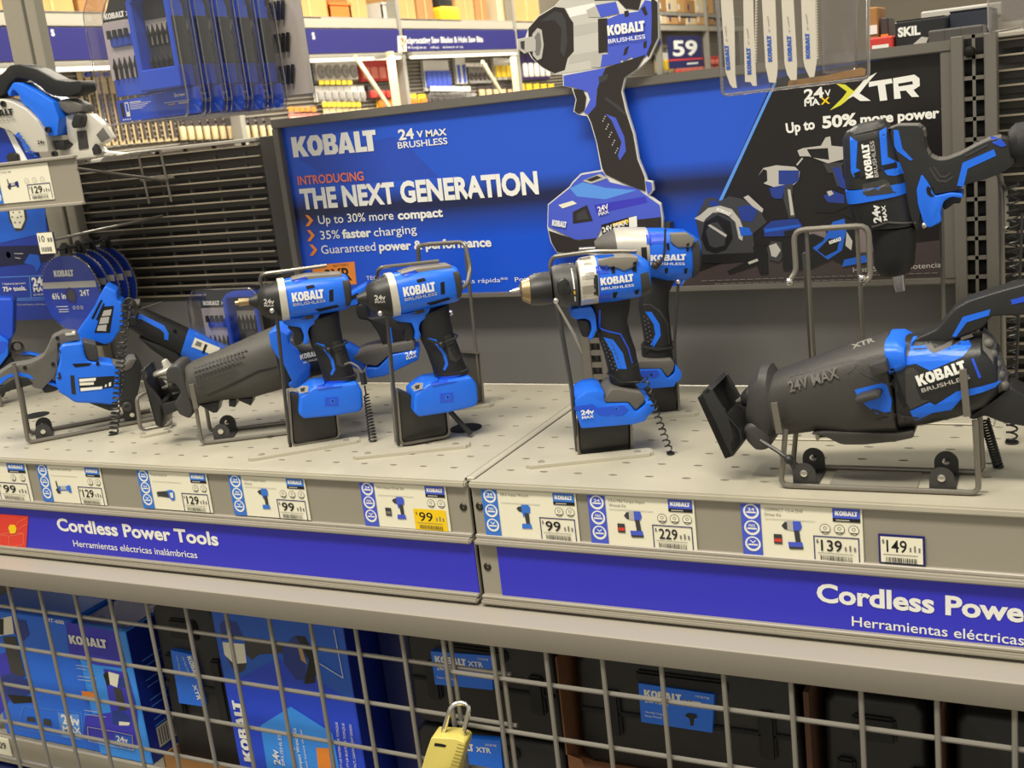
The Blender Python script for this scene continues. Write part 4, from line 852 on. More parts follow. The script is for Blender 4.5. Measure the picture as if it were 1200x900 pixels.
# stand seen behind the middle driver (it carries the grey-nosed reciprocating saw's tail)
Fs = Fr(world(560, 476, 2, ZS), 48)
t = thing('wire_stand', 'tall wire stand with loop against the poster behind the middle impact driver', 'stand', Fs, ST_G)
cI = crop(390, 280, 3.463)
qq = lambda s_, d=0: pt(Fs, *cI(s_)[0], d)
p0 = qq('603,668'); p0.z = .004
MB().tube(bend([qq('505,205', -.05), qq('545,190', -.045), qq('560,120', -.03), qq('535,12', -.02), qq('380,22', .03), qq('345,28', .03), qq('350,95', .04)], .010), .003, 10).build('top_loop', WIRE, t)
MB().tube([p0, qq('555,195', -.01), qq('540,60', -.015)], .0026, 8).build('rear_rod', WIRE, t)
MB().prism([Fs.px(*p) for p in cI('515,455 590,460 606,660 520,668')], -.004, .010, .0015).build('block', M('stand_block_grey', (72, 70, 67), .35), t)
g = MB(); e = [qq(s_) for s_ in ('515,455', '590,460', '606,664', '520,672')]
for u, v in zip(e, e[1:]): g.obox(u, v, .016, .0026)
g.build('block_frame', WIRE, t)
stand_plate(t, Fs, '490,690 650,672', cI)
MB().ball(qq('478,300', -.05), .0042).build('rod_tip', CHROME, t)

# ---- grey-nosed reciprocating saw, left ----------------------------------------------
cJ = crop(140, 300, 3.914); F7 = Fr(world(*cJ('385,868')[0], 2, ZS), 29); yc = .042
T = Tool('reciprocating_saw', 'reciprocating saw with long grey-black nose lying behind the left impact driver', 'power tool', F7, cJ)
TB = M('charcoal_boot', (72, 70, 65), .5, noise=.1, scale=60, bump=.3)
T.loft('gear_boot', TB, '''296,512 342,692 .030 2.4
330,485 372,676 .034 2.5
450,436 476,656 .038 2.5
600,370 625,640 .041 2.6
712,322 775,596 .042 2.6''', yc=yc, d=yc, soft=.002)
T.prism('front_collar', DGR, '236,502 262,480 292,480 314,508 330,570 362,690 344,722 296,702 272,652 304,602 276,562 240,562', yc - .032, yc + .032, .010, 4, d=yc, r=.004)
T.prism('vent_fins', BLK, '374,668 470,650 458,704 440,706', yc - .02, yc + .02, .003, d=yc)
T.prism('vent_fins', BLK, '512,648 548,640 540,680 512,676', yc - .02, yc + .02, .003, d=yc)
T.prism('vent_fins', BLK, '552,640 622,636 612,672 560,650', yc - .02, yc + .02, .003, d=yc)
dm = []
for j in range(5):
    for i in range(15):
        x = 338 + i * 17 + j * 7 - j * 1; y = 520 - i * 6.2 + j * 11 - (0 if j else 0)
        if x < 600 - j * 20: dm.append(('%f,%f %f,%f %f,%f %f,%f' % (x, y - 5, x + 8, y - 1, x, y + 4, x - 8, y), BLK))
T.deco('grip_texture', 0, dm, yc - .036, off=.0008, solid=.001)
T.deco('boot_crease', 0, [('400,640 520,580 640,520 735,500 738,506 645,530 525,592 405,648', BLK)], yc - .036, solid=.0008)
T.loft('blade_clamp', SIL, '160,530 168,560 .010 2.2;200,515 206,548 .011 2.2;240,495 262,545 .012 2.2', yc=yc, d=yc, soft=.001)
T.prism('clamp_lever', CRM, '196,478 212,474 232,500 240,548 222,560 200,552 186,556 180,548 200,530 206,505', yc - .008, yc + .008, .003, d=yc, r=.002)
T.loft('pivot_knob', BLK, '236,560 244,622 .018 2.2;292,552 300,625 .020 2.2', yc=yc, d=yc, soft=.002)
T.loft('pivot_rod', SIL, '196,598 204,612 .004 2;242,572 250,588 .004 2', yc=yc, d=yc, soft=.001)
g = MB()
for y_ in (yc - .030, yc + .026): g.prism(T.p('122,505 136,503 150,560 206,622 222,655 280,640 300,680 232,710 218,764 190,752 150,610', yc), y_, y_ + .004, .0012)
g.prism(T.p('122,505 130,505 160,605 202,758 190,752 150,610', yc), yc - .03, yc + .03, .001); g.prism(T.p('206,650 222,655 232,710 218,764 205,758', yc), yc - .03, yc + .03, .001); g.build('pivot_shoe', BLK, T.t)
cC = crop(280, 300, 3.747)
T.loft('motor_housing', BLK, '''150,318 215,575 .041 3
225,330 265,560 .041 3
300,360 330,520 .039 3
430,372 430,500 .036 3''', c=cC, yc=yc, d=yc)
T.prism('blue_shell', BLUE, '150,312 190,296 232,322 238,356 252,370 278,392 300,430 330,448 326,500 302,530 264,552 240,546 234,530 250,520 206,432 194,428 160,372', yc - .0435, yc + .0435, .005, 3, c=cC, d=yc, r=.002)
T.prism('side_fork', BLUE, '430,505 480,470 505,385 560,372 560,392 525,400 512,470 470,520', yc - .02, yc + .02, .004, c=cC, d=yc) if 0 else None
T.words([('KOBALT', '272,456', '350,440', 22, WHT), ('BRUSHLESS', '284,472', '350,458', 9, WHT, .01)], yc - .044, c=cC)
# D-handle, upper arm, grip and battery foot at the tail
T.prism('upper_arm', BLUE, '-30,300 40,232 90,205 138,178 140,208 108,222 108,258 76,264 18,292 -20,320', yc - .019, yc + .019, .005, 3, c=cI, d=yc, r=.003)
T.deco('arm_slot', 0, [('66,236 102,218 104,236 70,250', DOT)], yc - .019, c=cI, solid=.001)
T.prism('rear_grip', RUB, '100,258 140,250 150,312 250,300 330,330 345,360 330,402 270,430 206,424 186,372 150,322 110,318 98,290', yc - .019, yc + .019, .008, 3, c=cI, d=yc, r=.004)
T.prism('grip_stripe', BLUE, '225,345 240,350 250,420 232,420', yc - .0205, yc + .01, .002, c=cI, d=yc)
T.prism('lower_arm', BLUE, '-60,430 36,418 70,432 135,470 140,500 125,522 40,485 -50,480', yc - .026, yc + .026, .005, 3, c=cI, d=yc, r=.003)
T.prism('foot_pad', GRY, '88,462 132,440 200,420 322,398 332,406 336,432 240,446 184,496 138,490 118,478', yc - .033, yc + .033, .005, 3, c=cI, d=yc, r=.003)
T.prism('battery_foot', BLUE, '140,500 190,502 240,450 340,432 352,440 352,470 214,536 152,546 140,530', yc - .035, yc + .035, .005, 3, c=cI, d=yc, r=.003)
T.words([('24v', '297,478', '340,464', 16, WHT, .03), ('MAX', '300,490', '342,476', 9, WHT, .02)], yc - .035, c=cI)
# its cradle
t = thing('wire_stand', 'low wire cradle under the grey-nosed reciprocating saw on the left', 'stand', F7, ST_G)
cradle(t, F7, cJ, '378,864', '900,770', '350,690', '880,620', .06, (('330,588', '352,700'),), ('470,836',))
# stand in front of it: small wire loop on a plate under the angle tool
F8 = Fr(world(183, 505, 2, ZS), 44)
t = thing('wire_stand', 'small bent-wire stand in front of the saw shoe on the left', 'stand', F8, ST_G)
e = [pt(F8, *cJ(s_)[0], d) for s_, d in (('150,610', .03), ('78,650', .0), ('96,795', .0), ('236,775', .0), ('232,730', .03))]; e[2].z = e[3].z = .006
MB().tube(bend(e, .008), .0031, 10).build('wire_loop', WIRE, t)
stand_plate(t, F8, '96,828 236,800', cJ, .022)

# ---- angle grinder lying behind (battery end up, grip down to the right) ---------------
cK = crop(0, 300, 3.911); FG8 = Fr(world(190, 470, 2, ZS), 40)
T = Tool('angle_grinder', 'blue angle grinder with empty battery foot, black grip sloping down behind the left saw', 'power tool', FG8, cK); yc = .0
T.prism('battery_foot', BLUE, '354,346 400,280 440,222 470,160 490,126 540,152 546,192 566,202 574,300 546,342 520,382 490,392 440,374 366,376', -.032, .032, .005, 3, r=.003)
T.deco('contact_slots', 0, [('418,285 462,200 470,204 428,290', DOT), ('440,290 474,215 480,220 450,296', DOT)], -.032, solid=.001)
T.deco('vent_grille', 0, [('432,352 474,232 522,228 504,352', DOT), ('450,318 490,314 486,344 444,342', P['lgrey']), ('462,282 502,278 496,308 454,312', P['lgrey']), ('476,250 512,244 506,272 466,276', P['lgrey'])], -.032, solid=.001)
T.prism('foot_shade', BLK, '366,376 440,374 490,392 500,398 470,400 400,388', -.028, .028, .004)
T.loft('grip', RUB, '''70,228 44,330 .018 2.4
112,238 70,345 .0195 2.4
165,262 118,380 .0205 2.4
240,294 196,415 .0215 2.4
325,335 284,456 .0225 2.4''', c=cJ)
T.loft('rear_knob', GRY, '60,200 50,240 .012 2.2;90,196 92,236 .013 2.2', c=cJ)
T.loft('motor_barrel', BLUE, '''318,332 280,456 .0232 2.5
345,340 305,470 .0235 2.5
420,380 370,500 .0235 2.5
520,420 480,540 .023 2.5''', c=cJ)
T.deco('grip_stripe', 0, [('58,276 100,268 205,320 226,352 224,386 206,382 204,352 188,336 100,290 66,290', BLUE)], -.02, c=cJ, solid=.002)
T.deco('spec_sticker', 0, [('346,376 462,424 440,458 330,416', P['cream']), ('356,390 380,400 372,418 346,408', P['grey']), ('392,404 404,409 388,448 378,444', P['black'])], -.023, c=cJ, solid=.0006)
T.prism('paddle_switch', BLK, '88,368 200,408 262,438 306,486 290,492 232,482 150,424', -.012, .012, .004, c=cJ, r=.003)
T.loft('gear_head', DGR, '470,440 440,560 .025 2.6;560,480 520,600 .028 2.6;600,500 580,620 .02 2.6', c=cJ)
MB().ball(pt(FG8, *cJ('252,340')[0], -.0215), .003).build('grip_screw', DOT, T.t)
# cable tangle and the coil cord hanging from it
g = MB(); cx = pt(FG8, *cJ('55,250')[0], -.024)
for k in range(4): g.tube([cx + Vector((math.cos(a) * (.008 + k * .001), -.004 - k * .002, math.sin(a) * .016 + k * .004 - .006)) for a in [2 * PI * j / 12 for j in range(12)]], .0013, 5, closed=True)
g.tube([cx, cx + Vector((.02, -.005, .002)), cx + Vector((.05, -.008, .008))], .0011, 5); g.build('tether_wire', M('tether_cord', (50, 44, 36), .5), T.t)
coil('coil_cord', 'brown-black coiled cord hanging from the angle grinder past the blue jigsaw', world(148, 355, 1, .12), world(133, 510, 1, .12), .0062, 26, .0013)
# ---- the blue saw at the left with the white spec sticker -------------------------------
F9 = Fr(world(100, 505, 2, ZS), 47)
T = Tool('jigsaw', 'blue and grey one-handed saw with white spec sticker and black shoe, far left', 'power tool', F9, cK)
T.prism('body', BLUE, '284,392 378,382 388,440 402,470 512,480 544,508 546,640 522,668 440,660 342,656 302,626 270,610 254,560 260,520 276,460 268,420', -.030, .030, .009, 4, r=.005)
T.prism('handle', GRY, '-120,600 -60,560 0,530 50,496 140,482 200,452 226,404 240,366 290,342 350,344 366,376 288,392 268,424 262,470 266,504 252,540 192,602 150,592 138,556 70,560 -40,600', -.019, .019, .008, 4, r=.004)
T.prism('handle_rubber', BLK, '-80,610 0,592 75,542 130,546 158,576 104,592 50,606 0,626 -60,650', -.0195, .0195, .006, 3, r=.003)
T.prism('trigger', BLK, '190,600 214,576 262,590 272,606 240,618 204,624', -.011, .011, .004, r=.003)
T.prism('trigger_guard', BLUE, '184,592 214,564 268,582 276,602 262,596 216,578 194,606', -.016, .016, .003)
T.prism('neck', DGR, '376,382 440,396 452,472 404,468 390,440', -.024, .024, .006, 3, r=.003)
T.prism('front_shoe', BLK, '508,482 560,490 592,460 626,458 650,500 640,560 612,690 582,712 560,700 540,640 546,510', -.026, .026, .008, 3, r=.004)
T.prism('shoe_nose', GRY, '512,478 560,488 592,458 622,458 600,500 560,520 520,500', -.0275, .02, .005, r=.003)
MB().lathe(pt(F9, *cK('583,690')[0], -.028), (0, -1, 0), [(-.01, .0075), (.002, .0075), (.003, .006), (.003, .003), (.0015, .0025)], 18).build('roller', DGR, T.t)
T.prism('lower_body', BLK, '396,656 522,664 534,640 540,690 500,696', -.024, .024, .006, r=.003)
T.prism('lamp_cap', CRM, '296,346 344,342 348,356 300,360', -.0205, .0, .003)
T.deco('spec_sticker', 0, [('358,560 526,550 520,602 366,622', P['black']), ('362,564 440,558 438,572 364,578', P['white']), ('364,582 430,578 430,590 366,594', P['cream']), ('368,606 470,598 468,610 370,620', P['white']), ('482,590 490,589 488,600 480,601', P['white']), ('500,580 510,579 508,596 498,597', P['white'])], -.031, solid=.0005)
T.deco('body_details', 0, [('322,546 340,548 348,634 328,632', BLK), ('330,494 420,490 410,502 345,510', DOT), ('262,404 274,402 278,446 264,448', DOT), ('258,528 276,536 282,560 266,566 254,548', BLK)], -.03, solid=.001)
T.deco('handle_stripe', 0, [('0,562 30,546 90,532 140,546 158,568 100,550 40,556 0,592', BLUE)], -.0195, solid=.002)
for s_ in ('114,512', '263,376', '448,494', '597,508', '243,496'): q = cK(s_)[0]; d = -.03 if s_[0] in '4' else -.02; MB().lathe(pt(F9, *q, d), (0, -1, 0), [(-.002, .0028), (.0008 if d > -.025 else .0012, .0028), (.0006, .0014)], 12).build('screw', DOT, T.t)
t = thing('wire_stand', 'low wire cradle under the blue one-handed saw at far left', 'stand', F9, ST_G)
a, b = [pt(F9, *q, -.02) for q in cK('128,856 760,728')]; a.z = b.z = .0036; L = pt(F9, *cK('62,490')[0], -.026)
MB().tube(bend([L, pt(F9, *cK('100,680')[0], -.022), a, b], .008), .0031, 10).build('front_wire', WIRE, t)
MB().tube(bend([L + Vector((0, .05, -.02)), a + Vector((0, .062, 0)), b + Vector((-.02, .062, 0))], .008), .0031, 10).build('rear_wire', WIRE, t)
for s0 in ('204,836', '610,750'):
    A = pt(F9, *cK(s0)[0], -.016); g = MB(); g.box(A.x - .0125, A.x + .0125, -.018, .046, .0008, .0028)
    for y_ in (-.015, .034): g.prism([(A.x + .0118 * math.cos(v), .0145 + .0118 * math.sin(v)) for v in [PI * j / 10 for j in range(11)]] + [(A.x - .0118, .001), (A.x + .0118, .001)], y_, y_ + .002, 0)
    g.build('bracket', DGR, t)
    for y_ in (-.016, .033): MB().lathe((A.x, y_, .015), (0, -1, 0), [(-.001, .0036), (.001, .0036), (.0012, .002), (.0004, .002)], 12).build('rivet', CHROME, t)
# ---- tool cut by the left edge ---------------------------------------------------------
F10 = Fr(world(20, 470, 2, ZS), 44)
T = Tool('cordless_tool', 'blue cordless tool cut off by the left frame edge, grey grip behind jigsaw', 'power tool', F10, cK)
T.prism('battery_foot', BLUE2, '-160,190 60,186 70,202 66,360 50,374 -140,372', -.028, .034, .005, 3, r=.003)
T.prism('lower_shell', BLUE, '-140,340 0,345 48,375 46,440 0,500 -140,520', -.034, .028, .006, 3, r=.003)
T.deco('shell_slot', 0, [('-40,400 20,390 36,400 20,440 -40,470', BLUE2)], -.034, solid=.001)
T.loft('grip', GRY, '40,440 60,500 .017 2.4;90,430 96,496 .018 2.4;150,440 140,500 .017 2.4;210,446 190,500 .014 2.4')
T.prism('grip_stripe', BLUE, '96,436 140,436 205,450 200,458 140,446 100,446', -.0185, .0, .002)
g = MB(); cx = pt(F10, *cK('80,415')[0], -.022)
for k in range(5): g.tube([cx + Vector((math.cos(a) * (.007 + k * .0012), -.003 * k, math.sin(a) * (.008 + .001 * k))) for a in [2 * PI * j / 12 for j in range(12)]], .001, 5, closed=True)
g.build('tether_wire', M('tether_cord', (50, 44, 36), .5), T.t)
T.prism('tail_piece', BLK, '-120,500 0,500 46,440 80,480 60,560 20,640 -60,640', -.02, .02, .006, 3)
t = thing('wire_stand', 'bent wire of a cradle at the extreme left edge', 'stand', F10, ST_G)
e = [pt(F10, *cK(s_)[0], -.03) for s_ in ('-6,620', '20,780', '-4,812', '-160,850')]; e[2].z = e[3].z = .0036; MB().tube(bend(e, .006), .003, 10).build('wire_loop', WIRE, t)
# ---- cord with black ferrule between the drivers ------------------------------------------
q = [world(*cI(s_)[0], 1, .13) for s_ in ('48,510', '70,500', '105,520', '120,548')]
t = thing('security_tether', 'grey tether cord with black ferrule and coil hanging between the two impact drivers', 'cord', Fr(q[3])); o = q[3]
MB().tube([p - o for p in bend(q, .02)], .0016, 6).build('cable', GRY, t)
MB().tube([Vector((0, 0, .002)), Vector((.0008, 0, -.014))], .0042, 8).build('ferrule', BLK, t)
b = world(437, 516, 1, .13) - o; n = 15 * 8; a = Vector((.001, 0, -.016)); a2 = a + (b - a) * .16
MB().tube([a, a2], .0012, 5).build('lead', BLK, t)
MB().tube([a2 + (b - a2) * (i / n) + Vector((math.cos(2 * PI * i / 8) * (.002 + .0035 * i / n), math.sin(2 * PI * i / 8) * .005, 0)) for i in range(n + 1)], .0011, 5).build('coil', M('coil_black', (26, 25, 24), .45), t)
coil('coil_cord', 'loosely stretched coiled cord running from the cordless drill grip to the deck', world(*cF('790,235')[0], 1, .10), world(*cF('960,718')[0], 2, ZS + .001), .0036, 13, .0010)
# ================================================================ PRICE CARDS IN THE RAIL
YC_ = -.0002
CREAM = M('card_cream', (238, 234, 212), .35)
def mini_tool(kind, x, z, h, cols):
    """small printed product drawing, lower-left x,z, height h"""
    B_, K_, G_ = cols; S_ = lambda st: [(x + float(a) * h, z + float(b) * h) for a, b in (p.split(',') for p in st.split())]
    if kind == 'driver': L = [('0.1,.82 .2,.9 .32,.92 .32,.68 .2,.7', K_), ('.32,.98 .62,1 .7,.9 .68,.66 .32,.64', B_), ('.42,.66 .62,.64 .62,.2 .46,.2', K_), ('.34,.66 .42,.66 .44,.5 .36,.5', B_), ('.28,.2 .66,.22 .7,.02 .26,0', B_)]
    elif kind == 'wrench': L = [('0,.8 .12,.95 .2,.95 .2,.66 .1,.68', K_), ('.2,1 .4,1 .4,.64 .2,.66', G_), ('.4,1 .66,1 .7,.8 .64,.66 .4,.64', B_), ('.42,.66 .6,.66 .64,.22 .46,.22', K_), ('.2,.22 .68,.24 .72,.02 .22,0', B_), ('.22,.05 .72,.06 .7,-.02 .24,-.04', K_)]
    elif kind == 'saw': L = [('0,.62 .08,.66 .1,.3 .03,.32', K_), ('.1,.66 .9,.75 1.0,.55 1.0,.3 .1,.36', K_), ('.9,.78 1.3,.85 1.5,.7 1.45,.2 1.2,.1 1.0,.3', B_), ('1.1,.62 1.36,.68 1.34,.32 1.14,.3', CREAM)]
    else: L = [('0,.35 .12,.1 .38,.1 .4,.4 .2,.5', K_), ('.12,.95 .22,1 .26,.5 .14,.5', K_), ('.3,.62 1.2,.66 1.2,.36 .3,.3', B_), ('.5,.62 1.0,.64 1.0,.4 .5,.38', G_), ('1.15,.72 1.42,.72 1.42,.2 1.15,.24', B_)]
    out = []
    for st, m in L: v, f = fill([S_(st)]); out.append((v, f, m))
    return out
def price_block(x0, z0, x1, z1, price, parts, bg=None, fg=None):
    fg = fg or P['black']; w_ = x1 - x0; h = z1 - z0
    if bg: parts.append(rectp(x0, z0, x1, z1, bg))
    else:
        t_ = .0011
        for r in ((x0, z1 - t_, x1, z1), (x0, z0, x0 + t_, z1), (x1 - t_, z0, x1, z1)): parts.append(rectp(*r, P['navy']))
    parts.append(wd(price, x0 + w_ * .16, x0 + w_ * (.62 if len(price) > 2 else .58), z0 + h * .42, h * .44, fg, .01)); parts.append(wdf('$', x0 + w_ * .06, z0 + h * .72, h * .14, fg))
    for k in range(3): parts.append(rectp(x0 + w_ * (.68 + .1 * k), z0 + h * .46, x0 + w_ * (.72 + .1 * k), z0 + h * (.62 + .06 * (k % 2)), P['grey']))
    parts.append(rectp(x0 + w_ * .08, z0 + h * .32, x1 - w_ * .14, z0 + h * .34, P['grey']))
    rnd = random.Random(len(price) * 7 + int(x0 * 1000)); xx = x0 + w_ * .14
    while xx < x1 - w_ * .16: k = rnd.choice((.0004, .0007, .001)); parts.append(rectp(xx, z0 + h * .05, xx + k, z0 + h * .24, P['dgrey'])); xx += k + rnd.choice((.0006, .001))
def card(label, quad, kind, price, title, hue, brand=True, icons=2, case=False, yellow=False, sub=''):
    """quad: upper-left, upper-right, lower-right, lower-left in the photo"""
    pw = [world(*q, 1, YC_) for q in quad]; x0, x1 = (pw[0].x + pw[3].x) / 2, (pw[1].x + pw[2].x) / 2; z1, z0 = max(pw[0].z, pw[1].z), min(pw[2].z, pw[3].z)
    z0 = max(z0, .9300); z1 = min(z1, .9925)
    t = thing('price_card', label, 'price tag', Fr((x0, YC_, z0)), 'price cards in the shelf rail'); w_, h = x1 - x0, z1 - z0
    MB().box(0, w_, 0, .0009, 0, h).build('card', CREAM, t); s = w_ * .17
    st = [rectp(0, 0, s, h, hue)]
    for k in range(3): st.append(disc(s * .52, h * (.83 - .3 * k), s * .40, P['white'])); st.append(disc(s * .52, h * (.84 - .3 * k), s * .30, hue)) ; st.append(rectp(s * .28, h * (.80 - .3 * k), s * .76, h * (.83 - .3 * k), P['white'])) ; st.append(wd(('24', 'MAX', 'V')[k], s * .36, s * .70, h * (.845 - .3 * k), h * .055, P['white'], .02))
    mesh2(st, 'spec_strip', t, 0)
    pr = [wdf(title, s * 1.2, h * .86, h * .055, P['grey'], 0, .9)]
    if sub: pr.append(wdf(sub, s * 1.2, h * .77, h * .055, P['grey'], 0, .9))
    pr.append(rectp(s * 1.2, h * .71, w_ * .62, h * .72, P['lgrey'])); mesh2(pr, 'title_lettering', t, 0)
    if brand: mesh2([rectp(w_ * .765, h * .80, w_ * .985, h, hue), rectp(w_ * .765, h * .735, w_ * .985, h * .80, P['black']), wd('KOBALT', w_ * .785, w_ * .965, h * .845, h * .085, P['white']), rectp(w_ * .79, h * .755, w_ * .9, h * .775, P['lgrey'])], 'brand_block', t, 0)
    ic = []
    for k in range(icons): cx = w_ * (.93 - .115 * k); ic += [disc(cx, h * .595, h * .088, P['black']), disc(cx, h * .595, h * .079, CREAM), disc(cx, h * .61, h * .032, P['grey'], h * .02), rectp(cx - h * .055, h * .53, cx + h * .055, h * .548, P['dgrey'])]
    mesh2(ic, 'feature_icons', t, 0)
    hz = h * (.5 if kind != 'saw' and kind != 'grinder' else .38); cols = (hue, P['dgrey'], P['lgrey'])
    pic = mini_tool(kind, w_ * (.34 if kind in ('driver', 'wrench') else .24), h * .2, hz, cols)
    if case: pic += [rectp(w_ * .27, h * .26, w_ * .34, h * .44, P['dgrey']), rectp(w_ * .275, h * .30, w_ * .335, h * .36, P['red'] if case == 2 else P['grey'])]
    mesh2(pic, 'product_picture', t, 0)
    pp = []; price_block(w_ * .60, 0, w_ * .97, h * .46, price, pp, P['yellow'] if yellow else None); mesh2(pp, 'price_print', t, 0)
    return t
a = crop(0, 520, 4); b = crop(250, 520, 3.871); c = crop(540, 550, 3.75); d = crop(850, 560, 3.4286); TBl, Vi = P['tagblue'], P['indigo']
card('white 99 price card cut off by the left edge of the frame', a('-220,50 145,74 124,262 -240,240'), 'grinder', '99', 'Oscillating Tool', TBl)
card('white 129 price card picturing a blue grinder', a('190,78 490,95 475,288 180,262'), 'grinder', '129', 'Angle Grinder Cutoff Tool', TBl)
card('white 129 price card picturing a reciprocating saw', a('665,100 990,118 970,320 645,298'), 'saw', '129', 'Reciprocating Saw', TBl)
card('white 99 price card with three icons under the left impact driver', b('85,118 435,135 415,345 75,315'), 'driver', '99', '1/2-in Compact Impact', TBl, icons=3, sub='Wrench')
card('price card with a yellow 99 price, left of the seam', b('680,152 1072,170 1055,395 670,368'), 'driver', '99', '1/4-in Impact Driver Kit', Vi, case=1, yellow=True)
card('white 99 price card just right of the seam', c('105,65 520,85 505,318 95,285'), 'driver', '99', '3/8-in Impact Wrench', TBl)
card('white 229 price card with a small red case drawing', c('570,90 1035,105 1025,357 560,322'), 'wrench', '229', '1/2-in Mid-Torque Impact', Vi, icons=3, case=2, sub='Wrench Kit')
card('white 139 price card under the large reciprocating saw', d('68,82 555,100 550,345 65,305'), 'wrench', '139', 'COMPACT 1/2-in Drill', Vi, icons=3, case=2, sub='Driver Kit')
pw = [world(*q, 1, YC_) for q in d('620,225 808,235 803,350 618,340')]; t = thing('price_tag', 'small navy-edged 149 price tag alone on the rail at right', 'price tag', Fr((pw[3].x, YC_, pw[3].z))); w_, h = pw[1].x - pw[0].x, pw[0].z - pw[3].z
MB().box(0, w_, 0, .0009, 0, h).build('card', P['navy'], t); pp = [rectp(.0013, .0013, w_ - .0013, h - .0013, CREAM)]; price_block(.001, .0, w_ - .001, h - .001, '149', pp); mesh2(pp, 'price_print', t, 0)

# ================================================================ CLAMSHELL PACKS ON HOOKS
def clear(name, rgb, a):
    m = bpy.data.materials.new(name); m.use_nodes = True; nt = m.node_tree; nt.nodes.clear(); N = nt.nodes.new
    o = N('ShaderNodeOutputMaterial'); tr = N('ShaderNodeBsdfTransparent'); gl = N('ShaderNodeBsdfGlossy'); fr_ = N('ShaderNodeLayerWeight'); mx = N('ShaderNodeMixShader'); mr = N('ShaderNodeMapRange')
    tr.inputs[0].default_value = (*lin(rgb), 1); gl.inputs['Roughness'].default_value = .12; gl.inputs[0].default_value = (.9, .9, .9, 1); fr_.inputs[0].default_value = .35
    mr.inputs['To Min'].default_value = a * .5; mr.inputs['To Max'].default_value = min(1, a * 3); nt.links.new(fr_.outputs['Facing'], mr.inputs['Value']); nt.links.new(mr.outputs[0], mx.inputs[0]); nt.links.new(tr.outputs[0], mx.inputs[1]); nt.links.new(gl.outputs[0], mx.inputs[2]); nt.links.new(mx.outputs[0], o.inputs[0]); return m
CLR = clear('clear_plastic', (247, 245, 245), .11); CLR3 = clear('thin_clear_film', (250, 250, 250), .04); CLR2 = clear('clear_plastic_edge', (225, 220, 216), .4)
